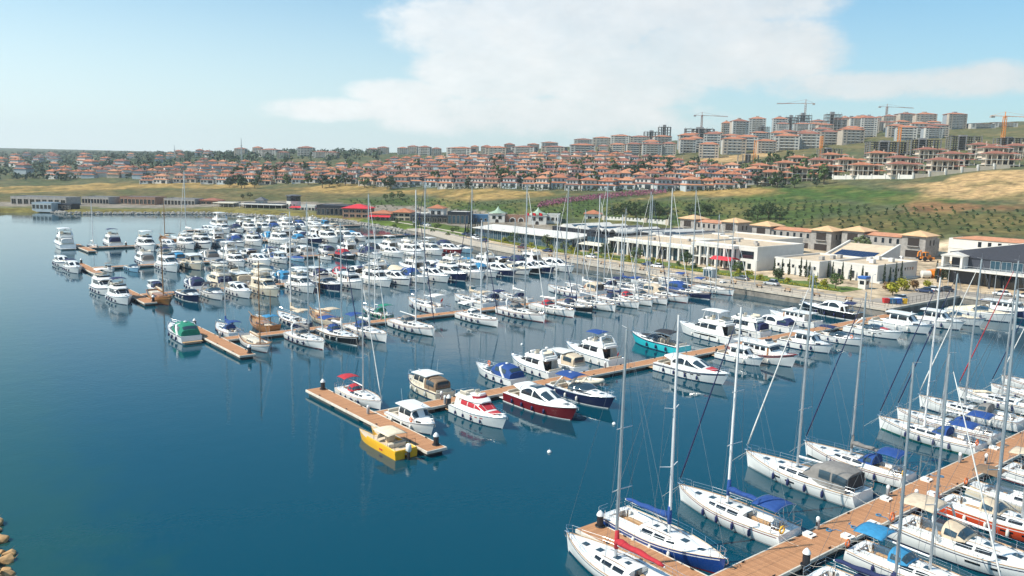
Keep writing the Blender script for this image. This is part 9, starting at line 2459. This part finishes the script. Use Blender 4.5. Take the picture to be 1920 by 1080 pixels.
# low yellow hedge along the road
for k in range(22):
 s = 18 + k * 7.6
 if s > 186: break
 hm = MB()
 for j in range(9):
  x, y, _ = W(s + j * .78, qt(s) + 15.2 + gr.uniform(-.3, .3))
  quads(hm, (x, y, 2.45), 34, (1.15, 1.0, .42), .17, gr)
 tag(obj('hedge_section', hm.mesh('hedge_section', 'leaf_yellow')), 'low yellow-green hedge beside the harbour road, %s section from right' % ordn(k + 1), 'hedge', 'low hedge sections')
for i, (s, t, h, lf, lab) in enumerate(((6.5, 20.5, 2.6, 'leaf_yellow', 'golden conical shrub at the car park corner'), (9.5, 31, 2.6, 'leaf_yellow', 'golden conical shrub on the car park island'), (10.5, 27, 1.8, 'leaf_russet', 'russet shrub on the car park island'), (8.5, 36, 2.0, 'leaf_russet', 'russet shrub by the parked cars'), (7.6, 41, 1.8, 'leaf_yellow', 'small yellow shrub behind the parked cars'), (29, 22, 1.7, 'leaf_yellow', 'round golden bush in front of the harbour office'), (40, 22, 1.6, 'leaf_mid', 'round green bush left of the golden bush'))):
 x, y, _ = W(s, t)
 SHR[i % 3].put('shrub', lab, 'shrub', (x, y, 1.95), 0, {'leaf': lf}, (), None, sc=h)
# lawn trees far along the shore
for i in range(14):
 s = 200 + i * 6.2
 x, y, _ = W(s, qt(min(s, 236)) + 6 + (i % 3) * 5)
 TREE[i % 3].put('lawn_tree', 'small young tree on the far lawn, %s from right' % ordn(i + 1), 'tree', (x, y, ground(x, y)), gr.uniform(0, 6), {'leaf': 'leaf_mid'}, (), 'young trees on the far lawn', sc=.32)
# hedge along the foot of the villas
for (a, bb, lab) in (((VILLAS[0][1][0], VILLAS[0][1][-1], 'long dark hedge along the foot of the villa front row'),)):
 hm = MB()
 n = 150
 L = VILLAS[0][1]
 for k in range(n):
  f = k / n * (len(L) - 1)
  i = int(f); q = f - i
  x = L[i][0] + (L[i + 1][0] - L[i][0]) * q; y = L[i][1] + (L[i + 1][1] - L[i][1]) * q - 8.5
  quads(hm, (x, y, ground(x, y) + 1.1), 14, (1.6, 1.0, 1.2), .5, gr)
 tag(obj('boundary_hedge', hm.mesh('boundary_hedge', 'leaf_dark')), lab, 'hedge')

# ------------------------------------------------------------------ rocks
rk = random.Random(5)
def rock_mesh(seed):
 rng = random.Random(seed)
 bm = bmesh.new()
 for _ in range(18):
  d = Vector((rng.gauss(0, 1), rng.gauss(0, .85), rng.gauss(0, .7))).normalized()
  bm.verts.new(Vector((d.x, d.y * .82, d.z * .66)) * rng.uniform(.72, 1.0))
 h_ = bmesh.ops.convex_hull(bm, input=bm.verts)
 bmesh.ops.delete(bm, geom=[g_ for g_ in h_['geom_interior'] if isinstance(g_, bmesh.types.BMVert)], context='VERTS')
 bmesh.ops.bevel(bm, geom=list(bm.edges), offset=.05, segments=1, affect='EDGES')
 me = bpy.data.meshes.new('boulder')
 bm.to_mesh(me); bm.free()
 me.materials.append(MATS['rock_tan'])
 return me
mat('rock_tan', (.46, .28, .13), rough=.95, var=.35, vscale=1.2, bump=.6, bscale=3)
mat('rock_grey', (.33, .31, .28), rough=.95, var=.35, vscale=.8, bump=.6, bscale=3)
RM = [rock_mesh(i * 3.7 + 1) for i in range(5)]
n = 0
# bank at the lower left corner: a straight armoured edge running towards the camera
for row in range(3):
 for k in range(16):
  f = k / 15
  x = -44.6 + f * 12.5 - row * 1.0 + rk.uniform(-.3, .3)
  y = 68.0 - f * 16.5 - row * .6 + rk.uniform(-.4, .4)
  n += 1
  o = obj('boulder', RM[n % 5], None, (x, y, .05 + row * .55 + rk.uniform(-.1, .15)), rk.uniform(0, 6), None, rk.uniform(.55, .95))
  o.rotation_euler.x = rk.uniform(-.4, .4)
  tag(o, 'tan boulder in the lower left bank, %s row, %s from the top' % (('waterline', 'middle', 'upper')[row], ordn(k + 1)), 'rock', 'boulders of the lower left bank')
bank = MB().prism([(-80, 68), (-80, 20), (-33.0, 47), (-46.6, 66), (-54, 68)], -3, .9)
tag(obj('bank', bank.mesh('bank', 'rock_tan')), kind='structure')
# breakwater armour along the far lawn shore
rm = MB()
line = [W(236, 20), W(262, 24), W(316, 26), W(392, -14), W(417, -86), W(432, -90)]
for a, bb in zip(line, line[1:]):
 L = hypot(bb[0] - a[0], bb[1] - a[1])
 for k in range(int(L / 1.0)):
  f = (k + rk.random()) / int(L / 1.0)
  for q in range(2):
   x = a[0] + (bb[0] - a[0]) * f + rk.uniform(-.8, .8)
   y = a[1] + (bb[1] - a[1]) * f - .8 + q * 1.6 + rk.uniform(-.5, .5)
   r = rk.uniform(.6, 1.25)
   z = .2 + q * .6
   vs = []
   for i in range(3):
    for j in range(6):
     th = 2 * pi * j / 6 + i * .5
     rr = r * (1, .95, .45)[i] * rk.uniform(.75, 1.15)
     vs.append((x + rr * cos(th), y + rr * sin(th), z + (-.6, .25, .75)[i] * r * rk.uniform(.8, 1.1)))
   fs = [(i * 6 + j, i * 6 + (j + 1) % 6, i * 6 + 6 + (j + 1) % 6, i * 6 + 6 + j) for i in range(2) for j in range(6)] + [tuple(range(12, 18))]
   rm.add(vs, fs)
tag(obj('breakwater_rocks', rm.mesh('breakwater_rocks', 'rock_grey')), 'grey armour rocks lining the far lawn shore', 'rocks', kind='stuff')

# ------------------------------------------------------------------ cars and street furniture
def car_template(suv=False):
 tp = Tpl()
 hgt = .25 if suv else 0.0
 B_ = Cab([(-2.15, .72, .35, .38), (-1.9, .84, .28, .62 + hgt * .3), (0, .88, .26, .68 + hgt * .3), (1.5, .85, .26, .62 + hgt * .3), (2.1, .74, .32, .40)], 4.0)
 bd = tp.add('body', B_.shell(), 'paint', None, None, 45)
 R_ = Cab([(-1.75 if suv else -1.55, .70, .86 + hgt * .3, .10), (-1.35, .74, .88 + hgt * .3, .52 + hgt), (.1, .74, .88 + hgt * .3, .56 + hgt), (.95, .72, .88 + hgt * .3, .12)], 3.0)
 gl = tp.add('greenhouse', R_.shell(), 'glass_dark', None, None, 45)
 tp.add('roof', R_.top(-1.3, .12, 48, 132, 4, 6, .015), 'paint', gl)
 for sx in (-1.32, 1.32):
  for sy in (-.80, .80):
   wh = tp.add('wheel', MB().tube([(sx, sy - .1, .31), (sx, sy + .1, .31)], .31, 14), 'rubber')
   tp.add('rim', MB().tube([(sx, sy - .11 if sy < 0 else sy + .09, .31), (sx, sy - .09 if sy < 0 else sy + .11, .31)], .19, 10), 'chrome', wh)
 for sy in (-.55, .55):
  tp.add('headlight', MB().box(2.0, 2.13, sy - .14, sy + .14, .58, .72, .03), 'pile_cap')
  tp.add('tail_light', MB().box(-2.18, -2.05, sy - .14, sy + .14, .62, .78, .03), 'paint_red')
 return tp
CAR = {False: car_template(), True: car_template(True)}
for n_, c in (('white', (.75, .75, .74)), ('silver', (.45, .46, .47)), ('navy', (.02, .035, .09)), ('black', (.02, .02, .022)), ('maroon', (.10, .02, .02)), ('grey', (.18, .19, .2))):
 mat('car_' + n_, c, rough=.25, coat=.6, metal=.2 if n_ in ('silver', 'grey') else 0)
cars = [(14.4 + 33.5 - 14.4, 9, 'silver', True, 0, 'silver SUV driving on the harbour road'), (44, 10.6, 'grey', False, 0, 'grey saloon on the harbour road near the red canopy'), (80, 12, 'navy', False, 0, 'dark blue car beside the verge in front of white gallery'),
  (75.5, 11.5, 'white', False, 0, 'white saloon beside the dark blue car'), (105, 12, 'white', False, 0, 'white car in front of the terrace restaurant'), (126, 11, 'navy', False, 0, 'navy car by the glass pavilion'), (140, 11.5, 'maroon', True, 0, 'maroon SUV by the glass pavilion'),
  (168, 11, 'navy', False, 0, 'blue car at the far end of the promenade'), (176, 11.5, 'white', False, 0, 'white car at the far end of the promenade'), (181, 12.5, 'white', True, 0, 'white SUV at the far end of the promenade'), (188, 13, 'black', True, 0, 'black SUV beside the cypress clump'), (195, 14, 'navy', False, 0, 'dark saloon beside the cypress clump'),
  (1.5, 14.5, 'white', False, pi / 2, 'white car behind the rubbish bins at quay corner'), (4.6, 33.5, 'navy', False, .3, 'dark blue car parked behind the railing'), (4.8, 37.5, 'white', False, .3, 'white car parked next to the dark blue car'), (2.6, 40.5, 'black', False, .3, 'black car parked third by the railing'),
  (-9, 46, 'white', False, .4, 'white car parked in front of the event hall, left'), (-14, 47, 'white', False, .4, 'white car parked in front of the event hall, right'), (16, 84, 'white', True, .6, 'white car in the yard behind the harbour office'), (12, 82, 'grey', True, .6, 'grey car in the yard behind the harbour office'),
  (252, 40, 'navy', False, 0, 'dark car in front of the yellow-fronted restaurant'), (245, 38, 'white', False, .1, 'white car on the far restaurant road'), (262, 42, 'grey', False, 0, 'grey car on the far restaurant road')]
for (s, t, c, suv, dr, lab) in cars:
 tt = t if s < 130 else (qt(s) + t - 1 if s < 200 else t)
 x, y, _ = W(s, tt)
 CAR[suv].put('parked_car', lab, 'car', (x, y, 1.94 if s < 236 else ground(x, y) + .02), HEAD_FAR + dr, {'paint': 'car_' + c}, (), 'cars along the harbour')
# white minibus, excavator, orange container in the yard
vb = thing('minibus', 'white minibus parked in the yard behind the harbour office', 'van', W(45, 98, 2.0), HEAD_FAR + .1)
C = Cab([(-2.9, .95, .4, 1.9), (1.6, .98, .4, 1.95), (2.4, .95, .4, 1.2), (2.9, .9, .4, .75)], 5.0)
obj('body', C.shell().mesh('body', 'car_white', 40), vb)
for sd in (1, -1):
 for k in range(3):
  obj('window', C.side(-2.6 + k * 1.35, -1.4 + k * 1.35, .55, .85, sd, 2).mesh('window', 'glass_dark'), vb)
 for sx in (-1.8, 1.8):
  obj('wheel', MB().tube([(sx, sd * .85 - .12, .36), (sx, sd * .85 + .12, .36)], .36, 12).mesh('wheel', 'rubber'), vb)
obj('windscreen', C.top(1.75, 2.32, 40, 140, 3, 6).mesh('windscreen', 'glass_dark'), vb)
ex = thing('backhoe_loader', 'orange backhoe loader parked beside the third grey shell', 'digger', W(40, 110, 2.3), .4)
obj('chassis', MB().box(-1.8, 2.0, -.6, .6, .7, 1.3, .1).mesh('chassis', 'paint_orange'), ex)
obj('cab', MB().box(-.7, .9, -.75, .75, 1.3, 1.5).box(-.7, .9, -.75, .75, 2.8, 3.0).box(-.7, -.58, -.75, -.62, 1.5, 2.8).box(-.7, -.58, .62, .75, 1.5, 2.8).box(.78, .9, -.75, -.62, 1.5, 2.8).box(.78, .9, .62, .75, 1.5, 2.8).mesh('cab', 'paint_orange'), ex)
obj('cab_glass', MB().box(-.6, .8, -.68, .68, 1.5, 2.8).mesh('cab_glass', 'glass_dark'), ex)
obj('bonnet', MB().box(.9, 2.4, -.5, .5, 1.1, 1.9, .1).mesh('bonnet', 'paint_orange'), ex)
obj('boom', MB().tube([(-1.6, 0, 1.2), (-2.2, 0, 3.6), (-3.4, 0, 3.0), (-3.6, 0, 1.4)], .22, 6).mesh('boom', 'paint_orange'), ex)
obj('bucket', MB().box(-4.0, -3.3, -.4, .4, .8, 1.5, .1).mesh('bucket', 'steel_dark'), ex)
obj('front_bucket', MB().box(2.9, 3.7, -1.1, 1.1, .3, 1.1, .12).tube([(1.8, .8, 1.4), (3.0, .8, .8)], .14, 5).tube([(1.8, -.8, 1.4), (3.0, -.8, .8)], .14, 5).mesh('front_bucket', 'paint_orange'), ex)
for sx, r_ in ((-1.1, .75), (1.7, .5)):
 for sd in (1, -1):
  obj('wheel', MB().tube([(sx, sd * .95 - .2, r_), (sx, sd * .95 + .2, r_)], r_, 14).mesh('wheel', 'rubber'), ex)
oc = thing('skip_container', 'bright orange open container beside the harbour office end wall', 'container', W(17, 67, 2.0), QA)
obj('body', MB().add([(-3, -1.1, 0), (3, -1.1, 0), (3, 1.1, 0), (-3, 1.1, 0), (-3.4, -1.25, 2.4), (3.4, -1.25, 2.4), (3.4, 1.25, 2.4), (-3.4, 1.25, 2.4)], [(0, 3, 2, 1), (0, 1, 5, 4), (1, 2, 6, 5), (2, 3, 7, 6), (3, 0, 4, 7), (4, 5, 6, 7)]).mesh('body', 'paint_orange'), oc)
for k in range(6):
 obj('rib', MB().box(-2.6 + k * 1.05, -2.45 + k * 1.05, -1.32, -1.12, .1, 2.4).mesh('rib', 'paint_orange'), oc)
wt_ = thing('water_tank', 'white round water tank left of the orange container', 'tank', W(17.5, 61.8, 2.0))
obj('tank', MB().tube([(-1.4, 0, 1.3), (-1.2, 0, 1.3), (1.2, 0, 1.3), (1.4, 0, 1.3)], [.6, 1.1, 1.1, .6], 16).mesh('tank', 'plaster_white', 50), wt_)
for x in (-.8, .8):
 obj('cradle', MB().box(x - .15, x + .15, -.8, .8, 0, .6).mesh('cradle', 'steel_dark'), wt_)
# red canopy in front of the gallery
rc = thing('red_canopy', 'bright red curved canopy in front of the white gallery', 'canopy', W(57, 22.5, 2.0), QA)
obj('canopy_cloth', MB().grid(lambda u, v: (5.0 * u, 7.5 * v, 3.2 + .9 * sin(pi * u)), 0, 1, 0, 1, 8, 6, .06).mesh('canopy_cloth', 'awning_red', True), rc)
for (x, y) in ((.1, .1), (.1, 7.4), (4.9, .1), (4.9, 7.4)):
 obj('post', MB().cyl(x, y, -.2, 3.2, .07, n=6).mesh('post', 'steel_light'), rc)
# gate kiosk
kk = thing('kiosk', 'small white sentry kiosk with blue roof band', 'kiosk', W(16.5, 25.0, 2.0), QA)
obj('cabin', MB().box(-1, 1, -1, 1, -.3, 2.7, .05).mesh('cabin', 'plaster_white'), kk)
obj('roof_band', MB().box(-1.2, 1.2, -1.2, 1.2, 2.7, 3.3, .06).mesh('roof_band', 'paint_blue'), kk)
obj('window', MB().box(-1.04, -.98, -.6, .6, 1.2, 2.2).mesh('window', 'glass_dark'), kk)
obj('window', MB().box(-.6, .6, -1.04, -.98, 1.2, 2.2).mesh('window', 'glass_dark'), kk)
# white plant room on the promenade
pr_ = thing('pump_kiosk', 'pale grey fuel pump shelter on the promenade near red canopy', 'kiosk', W(53, 8.0, 1.95), QA)
obj('cabin', MB().box(-1.0, 1.0, -1.6, 1.6, 0, 2.3, .08).mesh('cabin', 'plaster_blue'), pr_)
obj('roof', MB().hip(-1.0, 1.0, -1.6, 1.6, 2.3, .5, .25, .1).mesh('roof', 'roof_white'), pr_)
for k in range(3):
 obj('door', MB().box(-1.05, -.98, -1.3 + k * .95, -.6 + k * .95, .2, 1.9).mesh('door', 'glass_blue'), pr_)
# bins
for i, (m_, c) in enumerate((('paint_red', 'red'), ('container_blue', 'green-blue'), ('paint_blue', 'blue'), ('paint_yellow', 'yellow'))):
 r = thing('waste_bin', '%s waste container at the quay corner' % c, 'bin', W(1.0 - i * 1.3 * .75, 6.4 + i * 1.05, 1.95), QA + .9)
 k = .7 if i == 3 else 1.0
 obj('body', MB().add([(-.5 * k, -.55 * k, .15), (.5 * k, -.55 * k, .15), (.5 * k, .55 * k, .15), (-.5 * k, .55 * k, .15), (-.6 * k, -.65 * k, 1.15), (.6 * k, -.65 * k, 1.15), (.6 * k, .65 * k, 1.15), (-.6 * k, .65 * k, 1.15)], [(0, 3, 2, 1), (0, 1, 5, 4), (1, 2, 6, 5), (2, 3, 7, 6), (3, 0, 4, 7), (4, 5, 6, 7)]).mesh('body', m_), r)
 obj('lid', MB().box(-.63 * k, .63 * k, -.68 * k, .68 * k, 1.15, 1.28, .05).mesh('lid', m_), r)
 for sx in (-.4, .4):
  obj('wheel', MB().tube([(sx * k, -.5 * k, .1), (sx * k, -.4 * k, .1)], .1, 8).mesh('wheel', 'rubber'), r)
# benches along the promenade
bn = Tpl()
for k in range(4):
 bn.add('slat', MB().box(-.25 + k * .13, -.15 + k * .13, -.9, .9, .43, .47), 'teak')
for k in range(3):
 bn.add('back_slat', MB().box(.26 + k * .04, .30 + k * .04, -.9, .9, .55 + k * .13, .65 + k * .13), 'teak')
for y in (-.7, .7):
 bn.add('leg', MB().box(-.25, .25, y - .06, y + .06, 0, .43).box(.22, .30, y - .05, y + .05, .4, .95), 'steel_dark')
for i in range(16):
 s = 8 + i * 8.2
 bn.put('promenade_bench', 'wooden bench on the promenade, %s from the quay corner' % ordn(i + 1), 'bench', W(s, qt(s) + 3.4, 1.9), QA + (pi if i % 2 else 0), {}, (), 'benches on the promenade')
# lamp posts and bollards
lp = Tpl()
lp.add('pole', MB().tube([(0, 0, 0), (0, 0, 6.4)], [.09, .055], 8), 'steel_light')
lp.add('arm', MB().tube([(0, 0, 6.3), (.9, 0, 6.6)], .035, 5), 'steel_light')
lp.add('lantern', MB().box(.7, 1.35, -.13, .13, 6.55, 6.68, .04), 'steel_light')
for i in range(11):
 s = 4 + i * 16
 lp.put('lamp_post', 'slim grey promenade lamp post, %s from the quay corner' % ordn(i + 1), 'lamp post', W(s, qt(s) + 6.1, 1.9), QA, {}, (), 'promenade lamp posts')
for i, (s, t) in enumerate(((-8, 44), (-24, 44), (6, 50))):
 lp.put('lamp_post', ['lamp post in front of the event hall, left of two', 'lamp post in front of the event hall, right of two', 'lamp post at the car park entrance'][i], 'lamp post', W(s, t, 1.93), QA + pi, {}, (), 'car park lamp posts')
# railing round the basin corner
def railing(name, label, a, bb, n, h=1.5):
 dx, dy = bb[0] - a[0], bb[1] - a[1]
 L = hypot(dx, dy)
 r = thing('railing', label, 'railing', a, atan2(dy, dx))
 me = MB().tube([(0, 0, 0), (0, 0, h)], .035, 5).mesh('post', 'steel_dark')
 for k in range(n + 1):
  obj('post', me, r, (L * k / n, 0, 0))
 for z in (.5, h * .95):
  obj('rail', MB().tube([(0, 0, z), (L, 0, z)], .028, 5).mesh('rail', 'steel_dark'), r)
railing('railing', 'dark post railing along the inner basin quay by the parked cars', W(-1.8, 2, 1.95), W(-1.8, 37, 1.95), 18)
railing('railing', 'dark post railing along the basin in front of the event hall', W(-2.2, 38, 1.95), W(-70, 38, 1.95), 34)
railing('railing', 'thin promenade railing along the quay edge', W(-2, 0.2, 1.95), W(128, .2, 1.95), 44, 1.0)
# flags by the gate
for i in range(3):
 x, y = WFD['gate_right'][0] - 6 + i * 3.2, WFD['gate_right'][1] - 9
 r = thing('flag_pole', 'red flag on a pole by the pointed gate towers, %s of three' % ordn(i + 1), 'flag', (x, y, 2.0))
 obj('pole', MB().cyl(0, 0, -.3, 7.5, .05, n=6).mesh('pole', 'steel_light'), r)
 obj('flag', MB().grid(lambda u, v: (1.9 * u, .15 * sin(6 * u), 7.3 - 1.3 * v - .4 * u), 0, 1, 0, 1, 6, 3, .02).mesh('flag', 'flag_red'), r)
# path across the far lawn
pth = [(190, 26), (214, 30), (240, 34), (280, 38)]
poly = [W(s, t)[:2] for s, t in reversed(pth)] + [W(s, t + 2.2)[:2] for s, t in pth]
tag(obj('path', MB().prism(poly, 1.9, 2.07).mesh('path', 'path')), kind='structure')

# ------------------------------------------------------------------ air: thin even haze over the whole bay
hm_ = bpy.data.materials.new('haze')
hm_.use_nodes = True
ht = hm_.node_tree
ht.nodes.clear()
ho = nd(ht, 'ShaderNodeOutputMaterial')
hv = nd(ht, 'ShaderNodeVolumePrincipled')
hv.inputs['Color'].default_value = (.88, .96, 1.0, 1)
hv.inputs['Density'].default_value = .00011
hv.inputs['Anisotropy'].default_value = .0
ht.links.new(hv.outputs[0], ho.inputs['Volume'])
hz_ = obj('haze', MB().box(-9500, 9500, -900, 5200, -12, 205).mesh('haze', hm_))
tag(hz_, 'thin pale haze lying over the whole bay and hills', 'haze', kind='stuff')
